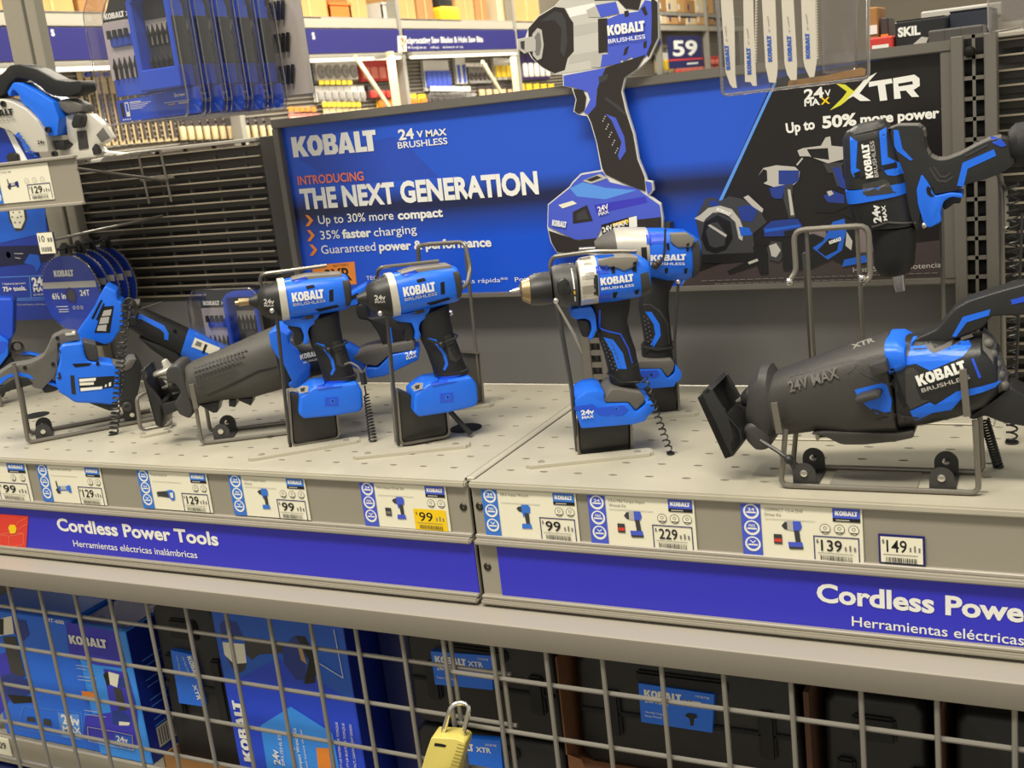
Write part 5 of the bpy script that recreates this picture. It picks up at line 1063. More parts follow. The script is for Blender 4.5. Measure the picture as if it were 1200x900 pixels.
def bit_set(F, label, group):
    """hinged clear pack, local x across .175, z up from 0 to .21"""
    t = thing('drill_bit_set', label, 'drill bit set', F, group); W_, H_ = .172, .215
    sh = fillet([(.006, 0), (W_ - .006, 0), (W_, .022), (W_, H_ - .02), (W_ - .014, H_), (.018, H_), (0, H_ - .03), (0, .03)], .006, 2)
    MB().prism(sh, -.017, .017, .004, 2).build('clear_shell', CLR, t)
    g = MB(); g.tube([(x, .017, z) for x, z in sh], .0016, 6, closed=True); g.tube([(x, -.017, z) for x, z in sh], .0012, 6, closed=True); g.build('shell_seam', CLR2, t)
    MB().prism([(.016, H_ - .028), (.03, H_ - .004), (W_ - .012, H_ - .004), (W_ - .002, H_ - .022), (W_ - .002, H_ - .034), (.10, H_ - .034), (.088, H_ - .044), (.006, H_ - .044)], .010, .0125, 0).build('header_card', P['black'], t)
    mesh2([wd('KOBALT', .012, .052, H_ - .040, .0095, P['white']), wdf('XTR', .055, H_ - .039, .007, P['white'], .03), rectp(.08, H_ - .022, .118, H_ - .0205, P['lgrey']), rectp(.08, H_ - .027, .108, H_ - .0258, P['lgrey'])], 'header_lettering', t, .010)
    MB().prism([(.006, .004), (W_ - .008, .004), (W_ - .002, .022), (W_ - .004, .046), (.005, .040)], .009, .0125, 0).build('blue_card', BLUE2, t)
    L = [rectp(.012, .012, .018, .036, P['black']), rectp(.0215, .012, .029, .036, P['white']), rectp(.023, .02, .0275, .034, BLUE2), rectp(.032, .034, .055, .0355, P['white']), wdf('Screw', .122, .034, .006, P['white'], .03), rectp(.10, .026, .15, .0268, P['white']), rectp(.108, .022, .122, .0235, P['gold']), rectp(.128, .0215, .148, .0245, P['lgrey'])]
    for k in range(4): L.append(rectp(.032, .0315 - k * .0028, .075 - k * .006, .0323 - k * .0028, P['white'])); L.append(disc(.0135 + k * .0048, .0075, .0015, P['white'], 0, 8))
    mesh2(L, 'card_lettering', t, .009)
    # the blue case at the right and the open half at the left
    g = MB(); cx0, cx1, cz0, cz1 = .080, W_ - .010, .048, H_ - .010
    for a, b, c_, d_ in ((cx0, cx0 + .010, cz0, cz1 - .012), (cx1 - .010, cx1, cz0, cz1 - .012), (cx0, cx1, cz0, cz0 + .034)): g.box(a, b, -.013, .014, c_, d_, .002)
    g.prism([(cx0, cz1 - .014), (cx0 + .014, cz1), (cx1 - .014, cz1), (cx1, cz1 - .014), (cx1 - .010, cz1 - .016), (cx1 - .016, cz1 - .010), (cx0 + .016, cz1 - .010), (cx0 + .010, cz1 - .016)], -.013, .014, .0015); g.build('case_shell', BLUE2, t)
    MB().box(cx0 + .008, cx1 - .008, .009, .012, cz0 + .03, cz1 - .008).build('case_back', M('bit_tray_smoke', (70, 68, 70), .4), t)
    MB().box(cx1 - .001, cx1 + .003, -.012, .012, cz0 + .035, cz1 - .045, .001).build('case_latch', BLK, t)
    MB().box(.008, .077, .0062, .0085, .074, H_ - .046).build('frosted_tray', M('frosted_lilac', (188, 180, 186), .35), t); MB().box(cx0 + .012, cx1 - .012, .0072, .009, .122, .162).build('light_bed', M('bed_light', (196, 190, 180), .4), t)
    MB().box(.012, .073, .006, .010, .046, .076, .001).build('tray_holder', BLUE2, t)
    MB().box(.020, .066, .002, .010, H_ - .088, H_ - .068, .003).build('nut_driver_block', BLUE2, t)
    for k in range(5):
        for (x, z, L_) in ((.021 + k * .0105, .074, .036), (cx0 + .018 + k * .0095, .118, .036), (cx0 + .016 + k * .0105, .078, .026)):
            MB().lathe((x, .004, z), (0, 0, 1), [(0, .0022), (L_ * .45, .0022), (L_ * .5, .0032), (L_ * .62, .0034), (L_ * .75, .002), (L_, .0006)], 8).build('bit', M('bit_dark_steel', (46, 44, 44), .35, .6), t)
    for k in range(4): MB().lathe((.026 + k * .0115, -.001, H_ - .074), (0, 0, 1), [(0, .0034), (.012, .0034), (.014, .003)], 8).build('nut_driver', M('bit_dark_steel', (46, 44, 44), .35, .6), t)
    for c_ in bpy.data.objects:
        if c_.parent == t or (c_.parent and c_.parent.parent == t): c_.data.transform(Matrix.Diagonal((.88, 1, .78, 1)))
    return t
p = world(133, 147, 1, .10)
base = bit_set(Fr((p.x, .10, p.z), 0), 'frontmost clear and blue drill bit set hanging at top left', 'drill bit sets on the upper hook')
nm = ['second drill bit set from the front of the hanging row', 'third, middle drill bit set of the hanging row', 'fourth drill bit set from the front of the hanging row', 'rearmost drill bit set of the hanging row beside the white-backed pack']
for k in range(4): dup(base, nm[k], Matrix.Translation((p.x + .003 * (k + 1), .10 + .040 * (k + 1), p.z - .001 * k)))
q_ = world(236, 401, 1, .375); lb = dup(base, 'drill bit set standing low against the louvres behind the left saw', Matrix.Translation((q_.x, .375, q_.z - .075)))
del lb['group']
hz = p.z + .156
tag(MB().tube(bend([(p.x + .076, .42, hz + .012), (p.x + .076, .05, hz + .012), (p.x + .076, .045, hz + .02)], .006), .0028, 8).build('peg_hook', WIRE, None), 'straight peg hook carrying the row of drill bit sets', 'hook')
# white-backed pack
p2 = world(311, 119, 1, .29); t = thing('blade_pack', 'clear pack with white barcode card hanging right of the drill bit sets', 'blade pack', Fr((p2.x, .29, p2.z)))
MB().prism(fillet([(0, 0), (.088, 0), (.088, .19), (.0, .19)], .008), -.012, .003, .003, 2).build('clear_shell', CLR, t)
MB().box(.004, .084, .004, .0055, .004, .20).build('back_card', M('card_white', (212, 208, 200), .45), t)
L = [rectp(.046, .150, .075, .166, P['white'])]
for k in range(13): L.append(rectp(.048 + k * .0019, .152, .049 + k * .0019 + (k % 3) * .0003, .164, P['black']))
for k in range(6): L.append(rectp(.01, .165 - k * .004, .038 - (k % 3) * .004, .1662 - k * .004, P['grey']))
mesh2(L, 'barcode_print', t, .004)
for r in range(3):
    for k in range(6): MB().obox((.012 + k * .008, .0, .018 + r * .044 + .002), (.018 + k * .008, .0, .046 + r * .044), .003, .0045).build('jigsaw_blade', P['black'] if r != 1 else M('bit_dark_steel', (46, 44, 44), .35, .6), t)
MB().tube([(p2.x + .044, .42, p2.z + .2), (p2.x + .044, .27, p2.z + .2)], .0026, 8).build('peg_hook', WIRE, None); tag(bpy.data.objects['peg_hook.001'], 'peg hook holding the white-backed pack', 'hook')
# pack of reciprocating saw blades
FB = Fr(world(848, 116, 1, .20), -3.5, 0); t = thing('saw_blade_pack', 'clear pack of five white reciprocating saw blades hanging over the poster', 'blade pack', FB); cB = crop(760, 0, 4.2857)
o2 = [FB.px(*q) for q in cB('375,480 1108,392 1104,-120 340,-120')]; o2 = fillet(o2, .006)
MB().prism(o2, -.012, .004, .003, 2).build('clear_shell', CLR, t); MB().tube([(x, -.002, z) for x, z in o2], .0018, 6, closed=True).build('shell_seam', CLR2, t)
MB().prism([FB.px(*q) for q in cB('690,440 1080,380 1085,350 1060,340 880,380 700,405')], .0045, .006, 0).build('amber_insert', M('amber_card', (176, 134, 62), .4), t)
MB().prism(fillet([FB.px(*q) for q in cB('882,372 1052,348 1060,-60 884,-60')], .006), -.016, -.001, .004, 2).build('empty_blister', CLR, t)
BW = M('blade_white', (226, 222, 206), .4)
for k, (st, tx_, teeth) in enumerate((('365,-80 425,-80 438,120 442,370 450,440 430,440 415,420 395,360', ('412,348', '402,225'), 0), ('482,-80 530,-80 535,120 545,355 550,430 530,430 520,412 492,410 486,200', ('518,372', '512,238'), 0), ('572,-80 640,-80 655,335 652,375 645,415 612,412 604,372 594,330', ('622,308', '615,176'), 0), ('670,-80 730,-80 752,320 750,400 720,402 702,370 690,320', ('722,305', '716,178'), 0), ('770,-80 840,-80 850,310 838,385 815,388 792,340 784,300', ('812,292', '808,165'), 1))):
    pts = [FB.px(*q) for q in cB(st)]; r_ = pts[1:4] if 0 else None
    b_ = thing('saw_blade', '', '', FB) if 0 else None
    MB().prism(pts, -.005, -.0035, 0).build('saw_blade', BW, t)
    if k in (1, 4):
        g = MB(); A, B = cB(('545,-60 540,320') if k == 1 else ('842,-60 850,300'));
        A, B = Vector(FB.px(*A)), Vector(FB.px(*B)); n = 26
        for i in range(n): u = A + (B - A) * (i / n); v = A + (B - A) * ((i + .9) / n); g.prism([tuple(u), (u.x + .0028, (u.y + v.y) / 2 + .001), tuple(v)], -.005, -.0035, 0)
        g.build('blade_teeth', BW, t)
    (p0, p1) = cB(tx_[0] + ' ' + tx_[1]); mesh2([word(FB, 'KOBALT', p0, p1, 5.2, -.005, P['blue']), word(FB, '9" metal', (p1[0] - .5, p1[1] - 4), (p1[0] - 3, p1[1] - 22), 2.2, -.005, P['grey'])], 'logo', t, -.005)
MB().tube([(.32, .42, 1.6), (.32, .15, 1.6)], .003, 8).build('peg_hook', WIRE, None); tag(bpy.data.objects['peg_hook.002'], 'peg hook above the frame holding the saw blade pack', 'hook')
p3_ = world(1158, 40, 1, .2); t = thing('clear_pack', 'edge of a clear hanging pack at the top right corner', 'blade pack', Fr(p3_)); MB().prism(fillet([(0, 0), (.06, .004), (.06, .09), (.0, .09)], .006), -.012, .004, .003).build('clear_shell', CLR2, t); MB().box(.012, .05, .0045, .006, .01, .09).build('back_card', M('card_white', (212, 208, 200), .45), t)

# ================================================================ LEFT WALL: POST, POSTER, BLADES, CIRCULAR SAW
t = thing('upright_post', 'tall grey double steel post at the upper left', 'post', Fr((-1.003, .40, 1.0)))
g = MB(); g.box(-.038, .008, 0, .025, .0, 1.0, .002); g.build('post_channel', FAS, t); g = MB(); g.box(.014, .036, .002, .025, .0, 1.0, .002); g.build('post_flange', FAS, t); MB().box(.008, .014, .010, .024, 0, 1.0).build('post_gap', DARKM, t)
t = thing('wall_poster', 'blue poster with a lamp photo at the left edge, behind the saw blades', 'poster', Fr((-1.12, .40, 1.13))); FW = Fr(t.location); cW = crop(0, 230, 4.7375)
x0 = FW.px(-60, 245)[0]; x1 = FW.px(64, 300)[0]; MB().box(x0, x1, 0, .012, -.005, .215).build('poster_print', M('poster_deep_blue', (34, 60, 160), .35), t)
d_ = 0; WP = [poly(FW, cW(s), d_, m) for s, m in (('0,50 250,50 262,200 0,260', P['blue']), ('-100,280 295,270 305,360 -100,400', M('print_ink_dark', (26, 30, 66), .4)), ('40,60 140,50 155,120 130,190 90,195 55,140', P['dgrey']), ('52,66 130,58 140,130 118,178 80,175 60,120', P['cream']), ('135,370 165,320 215,325 230,380 205,420 190,385', P['blue']))]
WP += [poly(FW, cW('%d,%d %d,%d %d,%d %d,%d' % (x - 7, y, x, y - 6, x + 7, y, x, y + 6)), d_, P['grey']) for x, y in ((75, 90), (110, 88), (70, 115), (100, 118), (120, 112), (85, 145), (112, 145))]
mesh2(WP, 'lamp_picture', t, d_)
q_ = [FW.px(*p_) for p_ in cW('48,325')]; mesh2([disc(q_[0][0], q_[0][1], .009, P['white']), disc(q_[0][0], q_[0][1], .006, P['blue'])] + lines(FW, [cW('80,318 130,318'), cW('85,340 115,345')], .9, 0, P['lgrey']), 'round_badge', t, d_)
mesh2(lines(FW, [cW('0,450 285,438 292,560 2,572'), cW('165,445 175,566'), cW('0,580 290,572')], .9, 0, P['sky']) + [word(FW, '24v', cW('185,498')[0], cW('268,490')[0], 9.5, 0, P['white'], .04), word(FW, 'MAX', cW('190,530')[0], cW('272,524')[0], 5, 0, P['white'], .04), word(FW, 'LITHIUM-ION', cW('190,552')[0], cW('275,546')[0], 2.2, 0, P['white']), word(FW, '1 battery powers', cW('18,492')[0], cW('145,486')[0], 2.4, 0, P['white']), word(FW, '75+ tools.', cW('22,528')[0], cW('150,520')[0], 5, 0, P['white'], .03), word(FW, '*Tool and battery sold separately', cW('90,606')[0], cW('285,602')[0], 2.2, 0, P['lgrey'])], 'box_lettering', t, d_)
# price plate hook and saw blades
h0 = world(63, 281, 1, .17)
g = MB(); a_ = Vector((h0.x, .17, h0.z)); t = thing('scan_hook', 'peg hook with a small white 10 price plate at its tip', 'hook', Fr(a_))
MB().tube([(0, .24, .004), (0, 0, 0)], .0024, 8).build('hook_rod', WIRE, t); MB().box(-.031, .004, -.003, 0, -.021, .013, .001).build('plate', P['dgrey'], t)
pp = [rectp(-.030, -.020, .003, .012, CREAM), wd('10', -.027, -.015, -.002, .010, P['black'], .01)]
for k in range(9): pp.append(rectp(-.026 + k * .0026, -.017, -.0248 + k * .0026 + (k % 2) * .0004, -.010, P['dgrey']))
for k in range(2): pp.append(rectp(-.009 + k * .006, -.002, -.005 + k * .006, .004, P['grey']))
mesh2(pp, 'price_print', t, -.003)
c0 = world(84, 344, 1, .30); R_ = .066
def sblade(F, label):
    t = thing('circular_saw_disc', label, 'saw blade', F, 'carded circular saw blades on the left hook'); n = 60
    MB().lathe((0, 0, 0), (0, -1, 0), [(0, R_), (.0015, R_), (.0015, .01)], 64).build('card_disc', M('blade_card_blue', (26, 58, 168), .3), t)
    rim = [(R_ * (1.0 + (.035 if k % 2 else 0)) * math.cos(2 * PI * k / (2 * n)), R_ * (1.0 + (.035 if k % 2 else 0)) * math.sin(2 * PI * k / (2 * n))) for k in range(2 * n)]
    MB().prism(rim, .0002, .0022, 0).build('toothed_disc', SIL, t)
    MB().prism(fillet([(R_ * 1.07 * math.cos(2 * PI * k / 40), R_ * 1.07 * math.sin(2 * PI * k / 40)) for k in range(40)], .001, 1), -.004, .006, .002).build('clear_cover', CLR3, t)
    mesh2([rectp(-R_ * .95, .010, R_ * .95, .021, P['lgrey']), wd('KOBALT', -.030, .016, .030, .011, P['white']), disc(0, -.003, .014, P['navy']), disc(0, -.003, .009, P['dgrey']), wdf('6½ in', -.045, -.008, .010, P['white'], .03), wdf('24T', .022, -.004, .010, P['white'], .02), rectp(-.04, -.022, -.012, -.021, P['white']), rectp(-.036, -.027, -.012, -.026, P['white']), rectp(-.036, -.031, -.012, -.030, P['white'])] + [disc(.002 + k * .009, -.024, .0032, P['lgrey'], .002) for k in range(3)], 'lettering', t, -.0016, off=.0006)
    return t
sb = sblade(Fr(c0), 'frontmost blue carded circular saw blade in the row at the left')
for k, n_ in enumerate(('second blue circular saw blade behind the frontmost one', 'third, middle blue circular saw blade of the row', 'fourth blue circular saw blade of the row', 'rearmost blue circular saw blade nearest the louvres')): dup(sb, n_, Matrix.Translation((c0.x - .001 * k + .002, .30 + .021 * (k + 1), c0.z + .002 * (k % 2))))
hp = Vector((c0.x + .01, .30, c0.z + R_ + .012))
tag(MB().tube([(hp.x, .42, hp.z), (hp.x, .275, hp.z)], .0026, 8).tube([(hp.x, .275, hp.z), (hp.x, .273, hp.z + .012)], .0026, 8).build('peg_hook', DGR, None), 'dark peg hook from which the circular saw blades hang', 'hook')
for k, (y_, dx) in enumerate(((.298, -.004), (.322, .004), (.35, -.002), (.38, .005))):
    t = thing('hang_tab', 'black plastic hang tab above the circular saw blades', 'hang tab', Fr((hp.x + dx, y_, hp.z)), 'black hang tabs on the blade hook'); g = MB(); g.prism([(-.014, -.014), (.014, -.014), (.011, .003), (.004, .009), (-.004, .009), (-.012, .002)], 0, .004, .001); g.box(-.005, .005, -.004, 0, -.01, .0, .001); g.build('tab', BLK, t)
# tray carrying the circular saw
ty = .215; tl = world(86, 186, 1, ty); t = thing('tool_tray', 'grey price-rail tray on wire brackets carrying the circular saw, top left', 'tray', Fr((tl.x, ty, tl.z))); FT = Fr(t.location)
cM = crop(0, 60, 4.5); pl = [FT.px(*p_) for p_ in cM('-320,622 378,562 428,796 -300,830')]; zb = pl[2][1]
MB().box(-.40, .004, 0, .003, zb, .004, .001).build('front_plate', FAS, t); g = MB(); g.box(-.40, .006, -.006, .004, .001, .006, .001); g.box(-.40, .004, -.005, .004, zb - .004, zb + .001, .001); g.build('plate_lips', LEDGE, t)
g = MB()
for k in range(9): g.tube([(-.004 - k * .042, .003, -.003), (-.004 - k * .042, .19, -.003)], .0022, 6)
for k in range(4): g.tube([(-.40, .03 + k * .046, -.006), (.0, .03 + k * .046, -.006)], .0022, 6)
g.build('wire_shelf', WIRE, t)
g = MB(); g.tube([(.004, .0, -.015), (.0, .195, -.055)], .0024, 8); g.tube([(.0, .05, -.007), (.012, .055, .006)], .002, 6); g.tube([(.0, .19, -.003), (.0, .195, -.09)], .0022, 6); g.tube([(-.05, .19, -.003), (-.05, .195, -.09)], .0022, 6); g.tube([(-.06, .195, -.05), (.015, .195, -.05)], .0022, 6); g.build('wire_bracket', WIRE, t)
t = thing('price_card', 'white 129 price card clipped to the tray under the circular saw', 'price tag', Fr((tl.x, ty - .0015, tl.z))); Fp = Fr(t.location)
qd = [Fp.px(*p_) for p_ in cM('-60,640 255,618 285,790 -40,808')]; x0, x1 = qd[0][0], qd[1][0]; z0, z1 = -.058, -.001
MB().box(x0, x1, 0, .001, z0, z1).build('card', CREAM, t); pp = []; w_ = x1 - x0; h = z1 - z0; price_block(x0 + w_ * .60, z0 + .002, x0 + w_ * .98, z0 + h * .46, '129', pp)
pp += [disc(x0 + w_ * (.62 + .13 * k), z0 + h * .56, h * .075, P['grey'], h * .065) for k in range(3)]; mesh2(pp, 'price_print', t, 0)
mesh2([(v, f, m) for v, f, m in mini_tool('grinder', x0 + w_ * .27, z0 + h * .35, h * .32, (P['navy'], P['dgrey'], P['lgrey']))] + [wdf('Circular Saw', x0 + w_ * .2, z0 + h * .84, h * .06, P['grey'])], 'product_picture', t, 0); mesh2([rectp(x0, z0, x0 + w_ * .15, z1, P['tagblue'])] + [disc(x0 + w_ * .075, z0 + h * (.2 + .3 * k), w_ * .055, P['white'], w_ * .04) for k in range(3)], 'spec_strip', t, 0)
FCs = Fr((tl.x - .06, ty + .085, tl.z + .003), 12); T = Tool('circular_saw', 'cream and blue circular saw with black handle on the top left tray', 'power tool', FCs, cM)
T.prism('blade_guard', CRM, '-180,520 -130,380 -60,300 0,262 60,248 130,264 200,300 262,360 302,430 320,525 200,527 194,508 170,460 120,416 60,394 0,402 -60,450 -90,527', -.032, .012, .006, 3, r=.003)
T.prism('saw_blade', M('blade_card_blue', (26, 58, 168), .3), '-80,600 -90,520 -50,430 0,400 60,392 120,414 175,460 225,540 240,600', -.014, -.008, .0)
T.prism('blade_label', P['white'], '55,404 98,430 190,600 150,600', -.0150, -.0138, 0)
T.words([('KOBALT', '118,440', '232,600', 32, P['blue'])], -.015)
T.prism('arbor_bolt', BLK, '72,558 84,534 108,528 134,540 140,578 120,586 84,584', -.022, -.01, .003, r=.003)
T.words([('KOBALT', '-90,352', '76,336', 34, P['black']), ('BRUSHLESS', '-70,378', '84,362', 12, P['grey']), ('24v', '203,490', '242,488', 20, P['black'], .02)], -.032)
for s_ in ('20,278', '255,414', '290,542'): MB().lathe(pt(FCs, *cM(s_)[0], -.032), (0, -1, 0), [(-.002, .005), (.003, .005), (.003, .003), (.001, .0025)], 12).build('guard_screw', BLK, T.t)
T.prism('main_handle', RUB, '-60,230 0,168 60,108 95,74 140,68 232,94 332,150 402,160 460,154 477,182 466,216 402,240 330,236 282,216 258,190 200,152 130,140 92,170 62,222 -10,262', -.020, .022, .010, 4, r=.004)
T.prism('handle_top', GRY, '80,84 100,72 140,68 232,94 330,148 300,152 220,112 140,88', -.016, .017, .006, 3)
T.prism('motor_body', BLUE, '92,216 124,164 152,164 242,210 332,266 362,350 352,442 308,442 280,380 210,300 168,268 148,220 122,198 104,240', -.026, .03, .007, 3, r=.003)
T.prism('front_knob', GRY, '328,262 380,248 456,280 462,320 420,326 378,330 344,302', -.014, .02, .007, 3, r=.004)
T.prism('bevel_bracket', CRM, '354,342 414,326 482,330 552,388 592,458 542,482 528,500 550,526 660,540 640,560 386,590 328,556 330,520 376,516 400,490 372,470', -.006, .012, .003, 2, r=.002)
T.prism('bevel_scale', GRY, '520,440 556,400 592,456 548,480', -.0075, -.004, .001)
T.prism('depth_lever', BLK, '414,380 430,330 458,320 474,345 462,400 424,404', -.022, .0, .005, 3, r=.003)
T.prism('adjust_plate', DGR, '418,420 468,416 480,510 430,518', -.008, -.004, .001)
T.prism('base_shoe', CRM, '-160,600 386,590 660,545 640,570 390,604 -160,618', -.06, .05, .002)
T.prism('pivot_knob', BLK, '510,510 526,486 548,512 552,540 520,546', -.016, -.004, .003)
T.prism('guard_joint', BLK, '316,470 376,464 380,510 330,520', -.02, .01, .003)
# ================================================================ CAGE UNDER THE LEDGE
def gate(label, xs, zs, xa, xb, y, zb=.30, dx=.0):
    t = thing('wire_gate', label, 'wire gate', Fr((xs[0], y, zb))); o = t.location
    for x in xs: MB().tube([(x - o.x, 0, 0), (x - o.x, 0, .812 - zb)], .0029, 8).build('vertical_wire', CAGE, t)
    for z in zs: MB().tube([(xa - o.x, .0055, z - zb), (xb - o.x, .0055, z - zb)], .0029, 8).build('horizontal_wire', CAGE, t)
    return t
yl, yr = -.016, -.025
xl = [world(px, py, 1, yl).x for px, py in ((10, 690), (47, 696), (88, 700), (129, 705), (172, 711), (218, 716), (265, 721), (315.5, 727), (364, 733), (417, 740), (471, 748), (528, 754), (587, 761))]; xl = [xl[0] - .139, xl[0] - .0695] + xl
zl0 = world(471, 776, 1, yl).z; zl1 = world(481, 834, 1, yl).z; pz = zl0 - zl1
gate('left wire gate whose end wires pass behind the padlock', xl, [zl0 - pz * k for k in range(7)], xl[0] - .02, xl[-1] + .006, yl)
xr = [world(px, py, 1, yr).x for px, py in ((519.5, 753), (577, 760), (640, 769), (706, 776), (775, 783), (848, 795), (927, 805), (1009, 816), (1098, 828), (1189, 840))]; xr += [xr[-1] + .068 * k for k in range(1, 3)]
zr0 = world(637.5, 805, 1, yr).z; zr1 = world(646, 868, 1, yr).z; pz = zr0 - zr1
gate('right wire gate overlapping the left one at the padlock', xr, [zr0 - pz * k for k in range(7)], xr[0] - .004, xr[-1] + .02, yr)
# padlock
FL = Fr(world(522, 890, 1, -.05), 8, 0, 0); cL = crop(480, 800, 9)
T = Tool('padlock', 'yellow padlock with steel shackle hanging from the wire gates', 'padlock', FL, cL)
YL = M('padlock_yellow', (218, 202, 108), .42, noise=.05)
T.prism('lock_body', YL, '270,516 520,530 600,560 625,580 620,640 560,820 520,1010 480,1060 130,1010 150,900 210,690', -.013, .013, .006, 3, r=.003)
T.prism('keyway_slot', DOT, '308,574 372,582 428,596 416,618 350,608 302,604', -.0135, -.008, 0)
T.prism('number_window', BLK, '190,885 380,895 350,960 170,940', -.0137, -.008, .0)
T.deco('side_knurl', 0, [('%d,%d %d,%d %d,%d %d,%d' % (510 - k * 12, 640 + k * 34, 590 - k * 10, 660 + k * 34, 588 - k * 10, 668 + k * 34, 508 - k * 12, 648 + k * 34), M('padlock_yellow_dark', (170, 155, 80), .5)) for k in range(9)], -.013, solid=.0006)
T.words([('LOCK', '275,705', '430,712', 28, M('padlock_yellow_dark', (170, 155, 80), .5))], -.013) if 0 else None
pts = [pt(FL, *cL(s_)[0], d) for s_, d in (('355,520', 0), ('415,310', 0), ('440,250', .002), ('505,212', .006), ('575,212', .006), ('630,250', .002), ('620,320', 0), ('562,545', 0))]
MB().tube(bend(pts, .004), .0031, 10).build('shackle', CHROME, T.t)
# shelf and inner back of the cage
t = thing('storage_shelf', 'grey steel shelf inside the cage carrying the cartons', 'shelf', Fr((0, .03, .45)))
MB().box(-1.6, 1.3, 0, .42, .038, .046, .001).build('shelf_sheet', FAS, t); MB().box(-1.6, 1.3, -.004, .004, -.006, .046, .002).build('shelf_lip', FAS, t)
tag(MB().box(-1.6, 1.3, .46, .47, .0, .80).build('cage_back', DARKM, None), 'dark back sheet of the cage behind the cartons', 'panel')
ZF = .4965
def carton(label, F, w_, d_, h, mat, side=None):
    t = thing('carton', label, 'box', F); g = MB(); g.box(0, w_, 0, d_, 0, h, .0015, 1); g.build('box_body', [mat], t)
    MB().box(.004, w_ - .004, .01, d_ - .01, h - .0002, h + .0012).build('top_flap', side or mat, t); return t
NB = M('carton_blue', (32, 110, 232), .35); NV = M('carton_navy', (22, 42, 140), .4); CB = M('carton_mid_blue', (56, 146, 244), .35)
k1 = crop(0, 690, 4.2875)
F1 = Fr((-.965, .034, ZF), 0); t = carton('wide blue impact wrench carton at far left behind the gate', F1, .214, .20, .228, NB)
pic = [poly(F1, k1(s), 0, m) for s, m in (('-60,360 60,300 90,480 0,640 -80,700', P['violet']), ('0,150 60,135 72,225 0,235', P['cream']), ('68,150 130,160 148,230 120,260 70,220', M('print_ink_navy', (34, 58, 140))), ('15,240 80,240 130,440 60,440', P['dgrey']), ('10,440 60,420 150,460 160,520 60,570 20,520', M('print_ink_navy', (34, 58, 140))), ('40,530 160,540 165,570 70,575', P['black']), ('0,150 20,150 20,230 0,230', P['black']))]
mesh2(pic, 'printed_picture', t, 0)
mesh2(lines(F1, [k1('120,588 408,624 420,760 90,698 120,588'), k1('292,612 310,740')], .8, 0, P['sky']) + [poly(F1, k1('295,620 400,630 412,757 315,745'), 0, P['sky']), word(F1, '24v', k1('318,676')[0], k1('408,688')[0], 10, 0, P['white'], .03), word(F1, 'MAX', k1('322,716')[0], k1('412,728')[0], 6.5, 0, P['white'], .03), word(F1, 'HT-600', k1('235,162')[0], k1('325,178')[0], 4, 0, P['white'], .02)] + [poly(F1, k1(s), 0, P['dgrey']) for s in ('140,640 175,646 180,670 135,662', '220,650 255,656 262,690 222,682')], 'spec_box', t, 0)
F2 = Fr((-.748, .030, ZF), 0); t = carton('narrower blue driver carton with a navy right side and barcode', F2, .110, .15, .224, CB, NV)
k_ = [c_ for c_ in kids(t) if c_.name.startswith('box_body')][0]; k_.data.materials.append(NV)
for f_ in k_.data.polygons:
    if f_.normal.x > .9: f_.material_index = 1
pic = [poly(F2, k1(s), 0, m) for s, m in (('330,165 590,215 640,400 480,380 350,330', P['violet']), ('520,400 640,420 690,600 700,800 420,740 430,640 560,620', P['violet']), ('520,430 545,410 560,470 540,490', P['black']), ('545,415 600,430 590,495 555,480', P['cream']), ('600,440 640,450 640,500 595,490', M('print_ink_navy', (34, 58, 140))), ('570,495 610,500 640,610 600,610', P['dgrey']), ('565,615 600,605 655,640 660,685 570,680', M('print_ink_navy', (34, 58, 140))), ('600,665 655,670 650,685 600,685', P['cream']), ('412,512 475,518 480,562 418,550', P['orange']))]
mesh2(pic, 'printed_picture', t, 0)
mesh2([word(F2, 'KOBALT', k1('357,272')[0], k1('545,298')[0], 9.5, 0, WHT)], 'logo', t, 0, off=.002)
mesh2([poly(F2, k1('578,722 668,740 672,806 582,786'), 0, P['blue']), word(F2, '24v', k1('592,760')[0], k1('650,772')[0], 6, 0, WHT, .03), word(F2, 'MAX', k1('596,784')[0], k1('655,796')[0], 4, 0, WHT, .03)] + lines(F2, [k1('445,690 570,712 670,734 676,808 450,760 445,690'), k1('388,380 450,388'), k1('390,396 440,402'), k1('395,434 490,446'), k1('398,452 480,460'), k1('430,606 520,618'), k1('432,626 540,640')], .7, 0, P['lgrey']), 'spec_box', t, 0, off=.0021)
FSd = Fr((-.748 + .110, .030, ZF), 90); sd = []
for k in range(11):
    if k % 3 != 2: sd.append(rectp(.02, .165 - k * .011, .02 + .07 + .03 * (k % 2), .1665 - k * .011, P['sky']))
sd.append(rectp(.02, .018, .11, .052, P['lgrey']))
for k in range(16): sd.append(rectp(.024 + k * .0052, .021, .0262 + k * .0052, .049, P['dgrey']))
o = mesh2(sd, 'side_print', t, 0); o.matrix_parent_inverse = Matrix.Identity(4); o.matrix_local = Matrix.Translation((.110, 0, 0)) @ Matrix.Rotation(PI / 2, 4, 'Z')
CASE = M('case_black', (36, 36, 36), .45, noise=.1, bump=.3)
LAB = M('case_label_blue', (38, 116, 238), .35)
def case(label, x0, x1, z0, z1, y, dep=.3):
    t = thing('tool_case', label, 'tool case', Fr((x0, y, z0)), 'black tool cases in the cage'); w_, h = x1 - x0, z1 - z0
    MB().prism(fillet([(.0, .012), (.010, 0), (w_ - .010, 0), (w_, .012), (w_ - .004, h - .012), (w_ - .014, h), (.014, h), (.004, h - .012)], .004), .004, dep, .008, 3).build('case_shell', CASE, t)
    MB().box(.006, w_ - .006, .0, .02, h * .48, h * .52, .002).build('lid_seam', RUB, t)
    for k in (.14, .82): MB().box(w_ * k, w_ * k + .02, -.003, .01, h * .30, h * .70, .003, 2).build('latch', RUB, t)
    MB().box(w_ * .3, w_ * .7, -.002, .01, h * .80, h * .92, .003, 2).build('handle', RUB, t)
    return t
